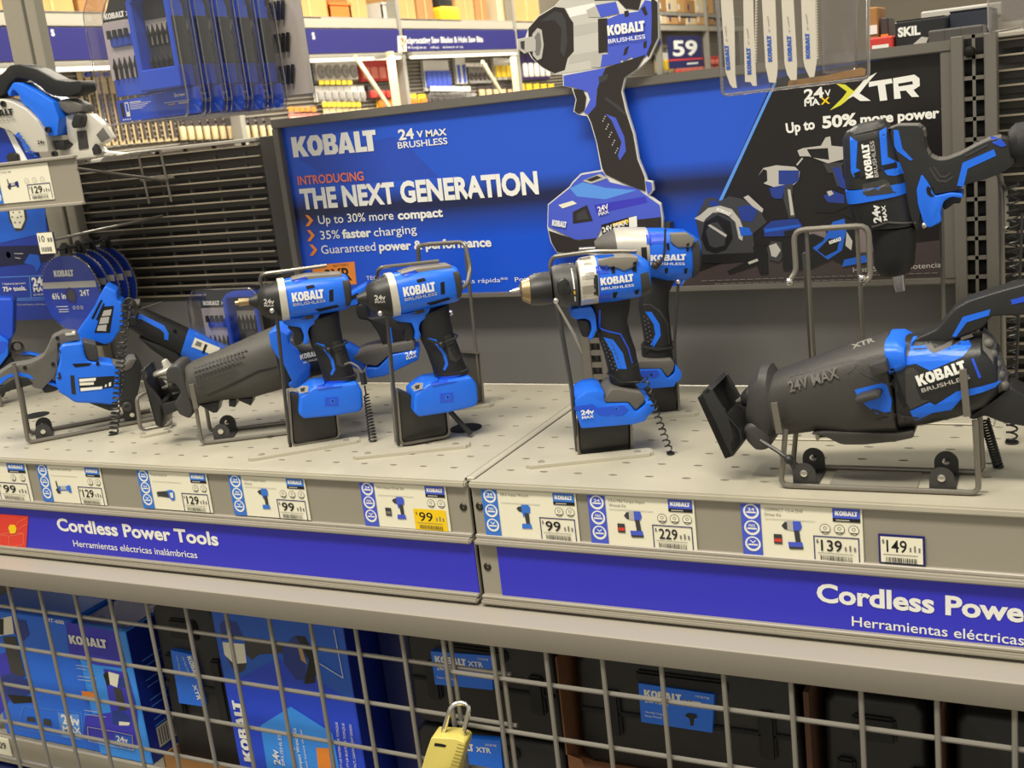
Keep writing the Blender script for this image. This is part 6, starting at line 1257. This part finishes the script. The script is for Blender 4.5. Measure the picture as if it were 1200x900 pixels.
def label_on(t, F, quad, tx):
    q = [F.px(*p_, -.0045) for p_ in quad]; o = thing('x', '', '', F) if 0 else None
    MB().prism(q, -.0045, .006, 0).build('case_label', LAB, t); mesh2([word(F, st, a_, b_, h_, -.0045, m, bo) for st, a_, b_, h_, m, bo in tx], 'label_lettering', t, -.0045)
k2 = crop(450, 730, 4.8); k3 = crop(640, 750, 3.75)
XL = P['lgrey']
t = case('black tool case with vertical blue label between the two blue carton stacks', -.606, -.478, ZF, .762, .050); Fx = Fr(t.location)
label_on(t, Fx, k1('856,308 966,332 1022,592 900,574'), [('KOBALT', k1('940,340')[0], k1('985,455')[0], 6, WHT, 0), ('XTR', k1('968,480')[0], k1('995,560')[0], 5, WHT, .03), ('24V MAX XTR', k1('915,340')[0], k1('945,420')[0], 2.5, WHT, 0), ('1/2-in Wrench', k1('885,335')[0], k1('905,420')[0], 2, WHT, 0)])
tb = thing('cardboard_tray', 'open brown cardboard tray under the vertical-labelled black case', 'box', Fr((-.612, .03, ZF)), None); g = MB(); g.box(0, .142, 0, .0016, 0, .022); g.box(0, .0016, 0, .3, 0, .022); g.box(.140, .1416, 0, .3, 0, .022); g.box(0, .142, 0, .3, -.0015, 0); g.build('tray_board', M('cardboard', (150, 108, 62), .8, noise=.1), tb)
F3 = Fr((-.462, .030, ZF), 0); t = carton('large blue wrench carton lying on its side left of the padlock', F3, .226, .20, .285, M('carton_royal', (34, 72, 214), .35), NV); k4 = crop(220, 700, 4.5); NI = M('print_ink_navy', (34, 58, 140))
k_ = [c_ for c_ in kids(t) if c_.name.startswith('box_body')][0]; k_.data.materials.append(NV)
for f_ in k_.data.polygons:
    if f_.normal.x > .9: f_.material_index = 1
pic = [poly(F3, k4(s), 0, m) for s, m in (('120,40 660,120 815,140 880,550 710,450 480,320 215,455 200,440', P['blue']), ('385,675 545,575 765,715 800,900 420,900', CB), ('170,140 200,115 260,130 300,215 180,225', NI), ('185,235 300,245 312,345 245,360 195,300', P['cream']), ('205,310 245,350 315,345 300,385 270,400 240,375', P['dgrey']), ('300,215 500,235 560,260 550,290 380,300 340,330 310,300', P['dgrey']), ('500,270 560,200 600,205 630,300 620,440 570,430 510,350', NI), ('570,200 620,205 690,330 670,450 615,455 640,330', P['black']), ('580,250 600,255 630,350 600,330', P['tan']), ('680,790 745,795 760,900 690,900', P['orange']))]
mesh2(pic, 'printed_picture', t, 0)
mesh2([word(F3, 'KOBALT', k4('350,866')[0], k4('282,545')[0], 11, 0, WHT)], 'logo', t, 0, off=.002)
mesh2([word(F3, st, k4(a_)[0], k4(b_)[0], h_, 0, WHT, bo) for st, a_, b_, h_, bo in (('24v', '495,880', '478,800', 8, .03), ('BRUSHLESS', '518,885', '492,700', 4, .0), ('1/2-in High Torque', '580,895', '545,680', 4, .01), ('Impact Wrench Kit', '610,895', '575,685', 4, .01), ('tool battery charger', '640,900', '605,690', 2.6, 0), ('450 FT-LB FASTENING TORQUE', '825,930', '795,655', 2.8, 0), ('700 FT-LB BUSTING TORQUE', '860,930', '830,660', 2.8, 0), ('COMPACT, LIGHTWEIGHT DESIGN', '900,940', '868,668', 2.8, 0))] + lines(F3, [k4('700,345 825,422 775,165')], .7, 0, WHT), 'box_lettering', t, 0, off=.0021)
t = carton('dark navy carton standing deeper between the big blue carton and black cases', Fr((-.226, .09, ZF), 0), .066, .2, .25, M('carton_dark_navy', (14, 26, 84), .4))
tA = case('upper black case with blue label, just above and behind the padlock', -.160, .062, .632, .766, .05); FA_ = Fr(tA.location)
label_on(tA, FA_, k2('262,160 604,186 612,378 288,346'), [('KOBALT', k2('290,222')[0], k2('465,242')[0], 8, WHT, 0), ('XTR', k2('475,240')[0], k2('560,248')[0], 5.6, WHT, .03), ('24v MAX', k2('300,262')[0], k2('410,275')[0], 4.5, WHT, .02), ('1018748', k2('528,206')[0], k2('588,212')[0], 2.6, WHT, 0), ('Impact Wrench', k2('302,308')[0], k2('390,320')[0], 2.4, WHT, 0)])
tB = case('lower black case under the upper one, label half hidden by the padlock', -.165, .064, ZF + .001, .628, .05); FB_ = Fr(tB.location)
label_on(tB, FB_, k2('330,640 655,664 668,840 345,820'), [('KOBALT', k2('350,706')[0], k2('508,722')[0], 8, WHT, 0), ('XTR', k2('520,722')[0], k2('605,732')[0], 5.6, WHT, .03), ('1018748', k2('572,690')[0], k2('634,696')[0], 2.6, WHT, 0)]); 
t = thing('cardboard_sleeve', 'open brown cardboard sleeve edge left of the wide black case', 'box', Fr((.074, .028, ZF))); g = MB(); g.box(0, .002, 0, .3, 0, .272); g.prism([(0, .118), (.034, .104), (.020, .135), (.0, .140)], 0, .002, 0); g.box(0, .27, .0, .3, .116, .1175); g.build('sleeve_board', M('cardboard_brown', (108, 70, 42), .8, noise=.1), t)
tC = case('wide black case with blue label right of the padlock', .084, .362, .6145, .764, .05); FC_ = Fr(tC.location)
label_on(tC, FC_, k3('405,190 738,240 730,408 418,360'), [('KOBALT', k3('432,248')[0], k3('596,272')[0], 8.5, WHT, 0), ('X', k3('606,284')[0], k3('640,288')[0], 6, P['gold'], .04), ('TR', k3('642,286')[0], k3('690,292')[0], 5, WHT, .04), ('24v MAX', k3('435,272')[0], k3('540,288')[0], 3.6, WHT, .02), ('1018748', k3('658,250')[0], k3('718,260')[0], 2.6, WHT, 0), ('Ultra-High Torque', k3('438,318')[0], k3('515,330')[0], 2.4, WHT, 0), ('Impact Wrench', k3('436,334')[0], k3('510,345')[0], 2.4, WHT, 0)])
mesh2([poly(FC_, k3(s), -.0045, P['black']) for s in ('610,330 625,320 660,325 665,340 650,345 648,375 635,375 632,345',)], 'label_picture', tC, -.0046, off=.0008)
mesh2([word(FC_, 'XTR', k3('530,188')[0], k3('668,206')[0], 7, 0, M('emboss_grey', (60, 60, 60), .5), .03)], 'embossed_lettering', tC, .002)
case('black case with blank front low under the wide labelled case', .084, .362, ZF + .001, .611, .06)
tD = case('black case with grey foam strip, second from the right edge', .383, .498, ZF + .001, .752, .05)
MB().prism(fillet([(.004, .085), (.105, .062), (.108, .074), (.06, .095), (.004, .102)], .004), -.002, .006, .001).build('foam_strip', M('foam_grey', (120, 118, 114), .9, noise=.35, scale=300), tD)
case('black case at the right edge behind the gate', .520, .76, ZF + .001, .748, .05)
for x_, n_ in ((.372, 'left'), (.509, 'right')): o = tag(MB().box(x_ - .003, x_ + .003, .035, .3, ZF + .0005, .76).build('cardboard_divider', M('cardboard_dark', (92, 62, 44), .8), None), 'thin brown cardboard divider on the %s of the case with grey foam' % n_, 'divider')
# price strips on the lower lip
q_ = world(0, 865, 1, .024); t = thing('price_tag', 'white 229 price tag at the bottom left corner behind the gate', 'price tag', Fr((q_.x - .035, .0235, .462))); MB().box(0, .055, 0, .0012, 0, .032).build('card', CREAM, t); mesh2([wd('229', .022, .046, .012, .012, P['black'], .01)], 'price_print', t, 0)
q_ = world(190, 897, 1, .024); t = thing('price_tag', 'yellow price tag at the bottom edge below the left black case', 'price tag', Fr((q_.x - .012, .0235, .455))); MB().box(0, .04, 0, .0012, 0, .034).build('card', P['yellow'], t); mesh2([wd('99', .008, .026, .014, .014, P['black'], .01)], 'price_print', t, 0)
t = carton('dark blue carton on the level below, bottom left corner', Fr((-1.15, .04, .22), 0), .26, .2, .205, NV)
# ================================================================ THE AISLE BEHIND
FK = Fr((-5, 0, 0), 90)
def kp(x, y, d=0): return FK.px(x, y, d)
GAL = M('rack_grey', (150, 146, 136), .5, noise=.05); TAN = M('carton_tan', (196, 152, 92), .75, noise=.12, scale=5); TAN2 = M('carton_tan_dark', (164, 120, 68), .75, noise=.12, scale=5)
HB = M('header_navy', (40, 38, 112), .4)
bays = [3.45, 5.86, 8.27, 10.68, 13.09, 15.5, 17.9, 20.3]
for k in range(7):
    a, b = bays[k], bays[k + 1]
    n_ = ('first', 'second', 'third', 'fourth', 'fifth', 'sixth', 'seventh')[k]
    t = thing('rack_bay', 'grey %s bay from the left of the racking across the aisle' % n_, 'rack', Fr((-5, a, 0), 90))
    MB().box(0, .055, -.03, .06, 0, 3.4).build('upright', GAL, t)
    g = MB(); g.box(.055, b - a, -.02, .05, 2.165, 2.255, .004); g.build('beam', M('beam_cream', (176, 170, 154), .5), t); MB().box(.055, b - a, -.02, .9, 2.24, 2.255).build('top_deck', GAL, t)
    MB().box(.0, b - a, .12, .14, 0, 2.2).build('peg_back', M('peg_back', (112, 102, 88), .6), t)
    g = MB(); z = 1.28
    while z < 1.95: g.box(.06, b - a - .005, .105, .12, z, z + .008); z += .035
    g.build('peg_rails', GAL, t)
    if k < 5:
        t2 = thing('header_sign', 'navy blue header sign over the %s bay across the aisle' % n_, 'sign', Fr((-5, a, 1.95), 90)); MB().box(.06, b - a - .02, -.045, -.03, .012, .205, .003).build('sign_board', HB, t2); HZ = t2
        if k == 2:
            F_ = Fr((-5, 0, 0), 90); e = []
            ox = -a; v = word(FK, 'Reciprocating Saw Blades & Hole Saw Bits', (471, 51), (566, 49), 7.2, -.045, WHT, .02); v2 = word(FK, 'Hojas de sierra', (473, 57), (543, 56), 2.6, -.045, WHT)
            for q in (v, v2): e.append(([(x + ox, z - 1.95) for x, z in q[0]], q[1], q[2]))
            mesh2(e, 'lettering', t2, -.046); q = [kp(*p_) for p_ in ((460.5, 43), (471, 43), (471.5, 61), (461.5, 62))]; mesh2([([(x + ox, z - 1.95) for x, z in q], [[0, 1, 2, 3]], P['cream'])], 'icon_panel', t2, -.046); cx, cz = kp(466, 50); mesh2([disc(cx + ox, cz - 1.95, .04, P['salmon'], .026), rectp(cx + ox - .012, cz - 2.03, cx + ox + .012, cz - 1.99, P['salmon'])], 'icon_drawing', t2, -.047)
        elif k in (0, 1):
            x, z = kp(*((57, 43) if k == 0 else (362.5, 46.5))); mesh2([wdf('s', x - a - .02, z - 1.95, .055 if k == 0 else .075, WHT, .02)], 'lettering', t2, -.046)
        if k in (0, 1, 2):
            t3 = thing('strip_light', 'white strip light under the header of the %s bay' % n_, 'light', Fr((-5, a, 1.90), 90)); MB().box(.10, b - a - .06, -.075, -.02, .022, .052, .004).build('lamp_housing', GAL, t3)
            MB().box(.12, b - a - .08, -.07, -.03, -.004, .022, .006, 2).build('lamp_tube', M('lamp_glow', (255, 246, 226), .4, emit=1.3 if k == 0 else .8), t3)
            area('strip_light_lamp', (-4.72, (a + b) / 2, 1.93), .08, b - a - .2, 20, (1, .93, .8), (0, math.radians(-25), 0))
# ---- cartons on the top deck ---------------------------------------------------
def tcart(x0, x1, htop, m, lab, y0=None, dep=.35, group='brown cartons on the top deck across the aisle', zb=2.2555):
    a, b = kp(x0, 22)[0], kp(x1, 22)[0]; t = thing('carton', lab, 'box', Fr((-5, a, zb), 90), group)
    MB().box(.004, b - a - .004, .07, .07 + dep, 0, htop, .006).build('box_body', m, t); MB().box((b - a) * .47, (b - a) * .53, .067, .07 + dep - .001, 0, htop + .001).build('tape', M('tape_tan', (214, 178, 120), .3), t)
    return t
gl = ['brown carton at the far left of the top deck, cut by the frame', 'wide brown carton right of the upper left post', 'brown carton behind the drill bit sets, left one', 'brown carton behind the drill bit sets, middle one', 'brown carton behind the drill bit sets, right one', 'tall brown carton right of the white-backed pack', 'brown carton with folded flap beside the orange bin', 'brown carton with a small navy label on the top deck', 'plain brown carton right of the navy-labelled one', 'brown carton right of the yellow tools', 'darker brown carton next to the yellow tools, further right', 'small pale carton near the standing cut-out', 'brown carton just left of the big cut-out wrench']
for (x0, x1, h, m), l in zip(((-60, 24, .5, TAN), (46, 100, .45, TAN), (104, 168, .5, TAN2), (172, 240, .5, TAN), (246, 318, .5, TAN2), (350, 394, .42, TAN), (418, 440, .3, TAN), (475, 496, .42, TAN), (497.5, 517, .42, TAN2), (543, 564, .45, TAN), (565, 580, .3, TAN2), (591, 605, .42, M('carton_pale', (214, 196, 160), .7)), (608, 640, .45, TAN)), gl): tcart(x0, x1, h, m, l)
t = [o for o in bpy.data.objects if o.get('label', '').startswith('brown carton with a small navy')][0]; MB().box(.03, .10, .066, .07, .20, .33).build('carton_label', HB, t)
def bin_(x0, x1, h, m, lab):
    a, b = kp(x0, 22)[0], kp(x1, 22)[0]; t = thing('storage_bin', lab, 'bin', Fr((-5, a, 2.2555), 90)); w_ = b - a; g = MB(); g.box(0, w_, .07, .082, 0, h); g.box(0, w_, .3, .312, 0, h); g.box(0, .012, .07, .3, 0, h); g.box(w_ - .012, w_, .07, .3, 0, h); g.box(0, w_, .07, .3, 0, .01); g.build('bin_body', m, t); MB().box(-.006, w_ + .006, .062, .076, h - .02, h).build('bin_rim', m, t)
bin_(396, 421, .13, M('bin_orange', (216, 116, 36), .5), 'orange plastic bin on the top deck across the aisle'); bin_(457, 474, .15, M('bin_white', (206, 202, 192), .5), 'white plastic crate on the top deck across the aisle')
a = kp(519, 22)[0]; t = thing('tool_case', 'yellow and black tool cases on the top deck across the aisle', 'tool case', Fr((-5, a, 2.2555), 90)); MB().prism(fillet([(0, 0), (.40, 0), (.40, .11), (.34, .13), (.06, .13), (0, .11)], .02), .02, .3, .01).build('case_shell', M('case_yellow', (226, 182, 30), .5), t); MB().prism(fillet([(.05, .131), (.33, .131), (.30, .34), (.08, .34)], .02), .05, .28, .01).build('case_lid', BLK, t); g = MB(); g.tube(bend([(.10, .04, .33), (.10, .04, .42), (.28, .04, .42), (.28, .04, .33)], .03), .012, 8); g.build('carry_handle', M('case_yellow', (226, 182, 30), .5), t)
# ---- packs hanging on the pegs ----------------------------------------------------
def pack(F, w_, h, card, blob, lab, group, name='blister_pack', kind=0):
    t = thing(name, lab, 'blister pack', F, group)
    MB().box(-w_ / 2, w_ / 2, 0, .004, -h, 0, .001).build('card', card, t)
    g = MB()
    if kind == 0: g.prism(fillet([(-w_ * .4, -h * .9), (w_ * .4, -h * .9), (w_ * .4, -h * .35), (-w_ * .4, -h * .35)], w_ * .12), -.022, .0, .008, 2)
    elif kind == 1: g.lathe((0, 0, -h * .6), (0, -1, 0), [(0, w_ * .42), (.01, w_ * .42), (.014, w_ * .36), (.014, w_ * .14), (.006, w_ * .1)], 16)
    else: g.obox((0, -.006, -h * .95), (0, -.006, -h * .3), .01, w_ * .4)
    g.build('contents', blob, t); return t
def tagp(F, w_, h, m, lab, group):
    t = thing('peg_tag', lab, 'price tag', F, group); MB().box(-w_ / 2, w_ / 2, 0, .004, 0, h, .002).build('tag_plate', m, t); MB().tube([(0, .004, h * .7), (0, .08, h * .7)], .005, 6).build('peg_rod', GAL, t); return t
WHc = M('pack_white', (226, 222, 214), .5); REDc = M('pack_red', (206, 62, 52), .5); PNK = M('pack_pink', (226, 128, 112), .5); YLc = M('pack_yellow', (238, 198, 52), .5); BLc = M('pack_blue', (64, 86, 186), .5); DKc = M('pack_dark', (66, 58, 56), .5); ORc = M('pack_orange', (232, 132, 44), .5); PUR = M('pack_purple', (84, 60, 130), .5); TNc = M('pack_tan', (206, 182, 138), .55); GYc = M('pack_grey', (150, 146, 142), .5)
def prow(xs, ytop, hpx, wpx, card, blob, lab, group, kind=0, d=.10, n=2, hook=False):
    """a peg row: every peg holds n packs one behind the other"""
    src = None
    for x in xs:
        Y, z = kp(x, ytop, d); z2 = kp(x, ytop + hpx, d)[1]; w_ = abs(kp(x + wpx / 2, ytop, d)[0] - kp(x - wpx / 2, ytop, d)[0])
        if hook:
            Fh = Fr((-5 - d, Y, z), 90); hk = thing('peg_hook', 'peg hook of the ' + group, 'hook', Fh, 'hooks of the ' + group); MB().tube([(0, -.06, .012), (0, .02, .012)], .006, 6).build('hook_rod', GAL, hk)
        for j in range(n):
            F = Fr((-5 - d + j * .024, Y, z), 90)
            if src is None: src = pack(F, w_, z - z2, card, blob, lab, group, kind=kind)
            else: dup(src, None, F.mat())
def trow(xs, y, wpx, hpx, m, lab, group, d=.03):
    src = None
    for x in xs:
        Y, z = kp(x, y + hpx / 2, d); F = Fr((-5 - d, Y, z), 90)
        if src is None: w_ = abs(kp(x + wpx / 2, y, d)[0] - kp(x - wpx / 2, y, d)[0]); src = tagp(F, w_, abs(kp(x, y - hpx / 2, d)[1] - z), m, lab, group)
        else: dup(src, None, F.mat())
def fr(a, b, n): return [a + (b - a) * (i + .5) / n for i in range(n)]
prow(fr(88, 205, 13), 84, 90, 6.5, TNc, DKc, 'long tan saw blade pack hanging behind the circular saw', 'long tan packs in the first bay', 2, n=1, hook=False)
prow(fr(95, 205, 10), 82, 9, 8, WHc, BLc, 'small white-headed pack top above the long tan packs', 'white pack tops in the first bay', 0, n=1)
trow(fr(90, 200, 13), 77.5, 5, 4, PUR, 'small dark peg tag under the first bay strip light', 'dark peg tags in the first bay')
trow(fr(-6, 30, 4), 71, 7.5, 9, WHc, 'white square peg tag at the far left across the aisle', 'white square peg tags at far left')
prow(fr(-4, 60, 6), 84, 40, 9, PNK, TNc, 'pinkish pack hanging at far left across the aisle', 'pinkish packs at far left', 0, n=1)
prow(fr(205, 318, 12), 138, 30, 8, DKc, TNc, 'dark patterned pack low behind the drill bit sets', 'dark patterned packs low in the first bays', 0, n=1)
# second bay (between the bit sets and the navy sign joint)
trow(fr(366, 400, 5), 66.5, 5, 4, YLc, 'yellow peg tag over the white disc packs', 'upper yellow peg tags in the second bay')
trow(fr(428, 462, 4), 66, 4, 4, WHc, 'white peg tag over the red packs', 'white peg tags in the second bay')
prow(fr(366, 414, 5), 69, 26, 11, WHc, GYc, 'white pack with a round grinding disc in the upper peg row', 'white disc packs in the second bay', 1)
prow(fr(418, 456, 4), 70, 26, 10, REDc, PNK, 'red pack in the upper peg row left of the cream post', 'red packs in the second bay', 0)
trow(fr(374, 414, 6), 96.5, 5.5, 5.5, YLc, 'yellow peg tag in the middle row over the white packs', 'middle yellow peg tags in the second bay')
prow(fr(366, 424, 7), 101, 19, 8, WHc, GYc, 'small white pack in the middle peg row', 'small white packs in the second bay', 0)
prow(fr(428, 456, 3), 101, 16, 9, DKc, REDc, 'dark red pack in the middle peg row beside the cream brace', 'dark red packs in the second bay', 0)
trow(fr(378, 424, 8), 122.5, 5, 6, YLc, 'yellow peg tag in the lowest visible row', 'lower yellow peg tags in the second bay')
trow(fr(338, 372, 5), 128, 5.5, 6, ORc, 'orange peg tag above the poster corner', 'orange peg tags in the second bay')
prow(fr(378, 440, 8), 127, 14, 7, TNc, WHc, 'pale pack in the lowest visible peg row', 'pale packs in the second bay', 0, n=1)
prow(fr(338, 374, 5), 133, 12, 7, PNK, WHc, 'pink pack at the poster corner across the aisle', 'pink packs in the second bay', 0, n=1)
prow(fr(440, 466, 3), 110, 18, 9, YLc, ORc, 'yellow pack low beside the cream post', 'yellow packs in the second bay', 0, n=1)
# third bay
trow(fr(465, 496, 5), 66, 4.5, 5, WHc, 'white round peg tag under the lettered navy header', 'white peg tags in the third bay')
prow(fr(493, 522, 5), 71, 36, 7, WHc, BLc, 'white and blue blade pack in the third bay', 'white and blue blade packs in the third bay', 0)
prow(fr(530, 542, 2), 67, 32, 6, WHc, BLc, 'white pack with a blue stripe right of the blade packs', 'blue-striped packs in the third bay', 2)
prow(fr(546, 572, 5), 78, 20, 5, GYc, DKc, 'grey pack with a dark hole saw in the third bay', 'hole saw packs in the third bay', 1)
trow(fr(546, 572, 5), 76, 5, 4.5, WHc, 'white peg tag over the hole saw packs', 'hole saw peg tags in the third bay')
trow(fr(505, 552, 8), 104, 6, 6, WHc, 'white round peg tag over the low grey packs', 'low white peg tags in the third bay')
prow(fr(500, 556, 8), 109, 16, 6, GYc, DKc, 'grey pack in the low peg row of the third bay', 'low grey packs in the third bay', 0)
prow(fr(466, 500, 3), 110, 14, 10, YLc, ORc, 'yellow pack low in the third bay', 'low yellow packs in the third bay', 0, n=1)
prow(fr(558, 600, 5), 96, 26, 7, DKc, TNc, 'dark pack in the low row left of the cut-out', 'low dark packs in the third bay', 0, n=1, hook=False)
prow(fr(575, 600, 4), 68, 26, 6, WHc, YLc, 'white and yellow pack at the right of the third bay', 'white and yellow packs in the third bay', 0)
# fourth bay and beyond
prow(fr(607, 640, 5), 64, 30, 6, PUR, WHc, 'purple pack at the cut-out nose', 'purple packs in the fourth bay', 0, hook=False)
prow(fr(607, 650, 5), 98, 22, 7, YLc, ORc, 'yellow and orange pack below the cut-out nose', 'yellow packs in the fourth bay', 0, n=1, hook=False)
prow(fr(766, 786, 4), 62, 24, 5, WHc, YLc, 'white and yellow pack right of the cut-out', 'white and yellow packs right of the cut-out', 0)
prow(fr(790, 842, 8), 78, 14, 6, PNK, REDc, 'pink pack under the 59 sign', 'pink packs under the 59 sign', 0)
prow(fr(824, 842, 3), 66, 11, 5.5, REDc, PNK, 'red pack right of the 59 sign', 'red packs beside the 59 sign', 0)
# cream braces
for n_, (p0, p1, p2) in (('left', ((416, 66), (459, 130), (456, 66))), ('right', ((565, 72), (598, 126), (600, 66)))):
    d_ = -.22; A, B = kp(*p0, d_), kp(*p1, d_); t = thing('shelf_brace', 'cream diagonal brace across the peg wall, %s one of two' % n_, 'brace', Fr((-5, A[0], A[1]), 90)); MB().obox((0, d_, 0), (B[0] - A[0], d_, B[1] - A[1]), .02, .035).build('brace_bar', M('cream_bar', (226, 210, 170), .5), t); C_ = kp(*p2, d_); MB().box(C_[0] - A[0] - .02, C_[0] - A[0] + .06, d_ - .02, d_ + .02, -.6, .03, .004).build('brace_post', M('cream_bar', (226, 210, 170), .5), t); MB().box(C_[0] - A[0], C_[0] - A[0] + .03, d_, -.02, -.02, .01).build('brace_arm', GAL, t)
# sign 59 and the shelves of small cartons at the far end
q = [kp(*p_, -.3) for p_ in ((784.5, 42.5), (821.5, 42), (822, 79.5), (785, 81))]; x0, z0, x1, z1 = q[3][0], q[3][1], q[1][0], q[1][1]; t = thing('price_sign', 'navy price sign reading 59 with a red stripe, across the aisle', 'sign', Fr((-4.7, x0, z0), 90)); w_, h = x1 - x0, z1 - z0
MB().box(0, w_, 0, .012, 0, h).build('sign_board', M('sign_navy', (26, 32, 92), .4), t); MB().tube([(w_ / 2, .01, h * .6), (w_ / 2, .3, h * .6)], .012, 6).build('sign_arm', GAL, t); mesh2([wd('59', w_ * .12, w_ * .86, h * .40, h * .46, WHT, .03), rectp(0, h * .24, w_, h * .29, P['red']), rectp(w_ * .5, h * .1, w_ * .85, h * .15, P['white'])], 'lettering', t, 0)
src = None; k = 0
for r, (yt, yb) in enumerate(((-8, 14), (18, 42))):
    for i in range(7):
        x0 = 766 + i * 11 + r * 2; a, b = kp(x0, yb, -.05)[0], kp(x0 + 9.5 + (i % 3), yb, -.05)[0]; zb = kp(805, yb, -.05)[1]; zt = kp(805, yt + (i * 5 + r * 3) % 7, -.05)[1]
        if zb < 2.26: zb = 2.262
        t = thing('carton', 'small brown carton, %s from the left in the %s row by the 59 sign' % (('first', 'second', 'third', 'fourth', 'fifth', 'sixth', 'seventh')[i], ('upper', 'lower')[r]), 'box', Fr((-4.95, a, zb), 90), 'small cartons above the 59 sign'); MB().box(0, max(.1, b - a - .03), .07, .3, 0, max(.1, zt - zb), .01).build('box_body', (TAN, TAN2, M('carton_pale', (214, 196, 160), .7))[(i + r) % 3], t); MB().box(.05, .12, .067, .08, .04, .12).build('carton_label', WHc if i % 2 else HB, t)
    za = kp(805, yb, -.05)[1]
    if za > 2.27: tag(MB().box(14.6, 20.2, .064, .4, za - .05, za - .002).build('upper_deck', GAL, None), 'grey upper deck carrying small cartons above the 59 sign', 'deck').matrix_world = Fr((-4.95, 0, 0), 90).mat()
# ---- nearer stock on top of the neighbouring rack, upper right ----------------------
FN = Fr((0, 1.15, 0)); nk = lambda x, y, d=0: FN.px(x, y, d)
zt = nk(1060, 57)[1]
t = thing('stock_rack', 'grey steel rack top behind the poster at upper right', 'rack', Fr((0, 1.10, 0))); MB().box(.35, 1.6, 0, .5, zt - .03, zt).build('top_sheet', GAL, t); MB().box(.35, 1.6, .46, .5, 0, zt - .03).build('rack_back', DARKM, t); MB().box(.35, 1.6, 0, .02, 0, zt - .03).build('rack_front', DARKM, t)
def nb(name, lab, cat, x0, x1, y0, m, dep=.2, d=0, zb=None):
    a, b = nk(x0, 50, d)[0], nk(x1, 50, d)[0]; zz = zt + .0005 if zb is None else zb; z1 = nk((x0 + x1) / 2, y0, d)[1]; t = thing(name, lab, cat, Fr((a, 1.15 + d, zz))); MB().box(0, b - a, 0, dep, 0, z1 - zz, .003).build('box_body', m, t); return t, b - a, z1 - zz
t, w_, h = nb('box', 'black box with bold white lettering on the rack top at upper right', 'box', 1049, 1108, 22, M('box_black', (34, 34, 36), .4)); mesh2([wdf('SKIL', w_ * .06, h * .45, h * .32, WHT, .05, .95), poly(Fr(t.location), [(1070, 52), (1080, 43), (1088, 44), (1084, 54)], 0, P['lgrey'])], 'lettering', t, 0); MB().box(.002, w_ - .002, .002, .19, h, h + .001).build('top_flap', M('box_black', (34, 34, 36), .4), t)
t, w_, h = nb('box', 'grey-black open box right of the white-lettered black box', 'box', 1088, 1152, 32, M('box_grey', (74, 72, 70), .5), d=-.03); mesh2([rectp(w_ * .3, 0, w_ * .305, h, P['black']), rectp(w_ * .6, 0, w_ * .605, h, P['black'])], 'box_folds', t, 0)
t, w_, h = nb('box', 'dark blue-black box behind the grey open box', 'box', 1112, 1160, 12, M('box_darkblue', (40, 46, 58), .45), d=.06, dep=.2); MB().box(.002, w_, .0, .2, h, h + .002).build('top_flap', M('box_black', (34, 34, 36), .4), t)
t, w_, h = nb('box', 'long pale grey box on top at the upper right', 'box', 1080, 1200, 6, M('box_pale', (190, 188, 180), .5), d=.27, dep=.12); MB().box(.0, w_, -.002, .0, h * .6, h * .66).build('box_stripe', P['grey'], t)
t, w_, h = nb('box', 'red and white box left of the white-lettered black box', 'box', 1019, 1047, 43, REDc); mesh2([rectp(w_ * .1, h * .2, w_ * .8, h * .45, P['white'])], 'box_print', t, 0)
t, w_, h = nb('box', 'small orange-brown bottle-like pack behind the red box', 'box', 1018, 1030, 8, TAN2, d=.15, dep=.1); MB().box(.002, w_ - .002, -.003, .0, h * .4, h * .6).build('pack_label', P['white'], t)
t, w_, h = nb('box', 'small dark pack beside the orange-brown pack at upper right', 'box', 1032, 1042, 20, DKc, d=.15, dep=.08); MB().box(.001, w_ - .001, -.003, .0, h * .3, h * .5).build('pack_label', P['orange'], t)
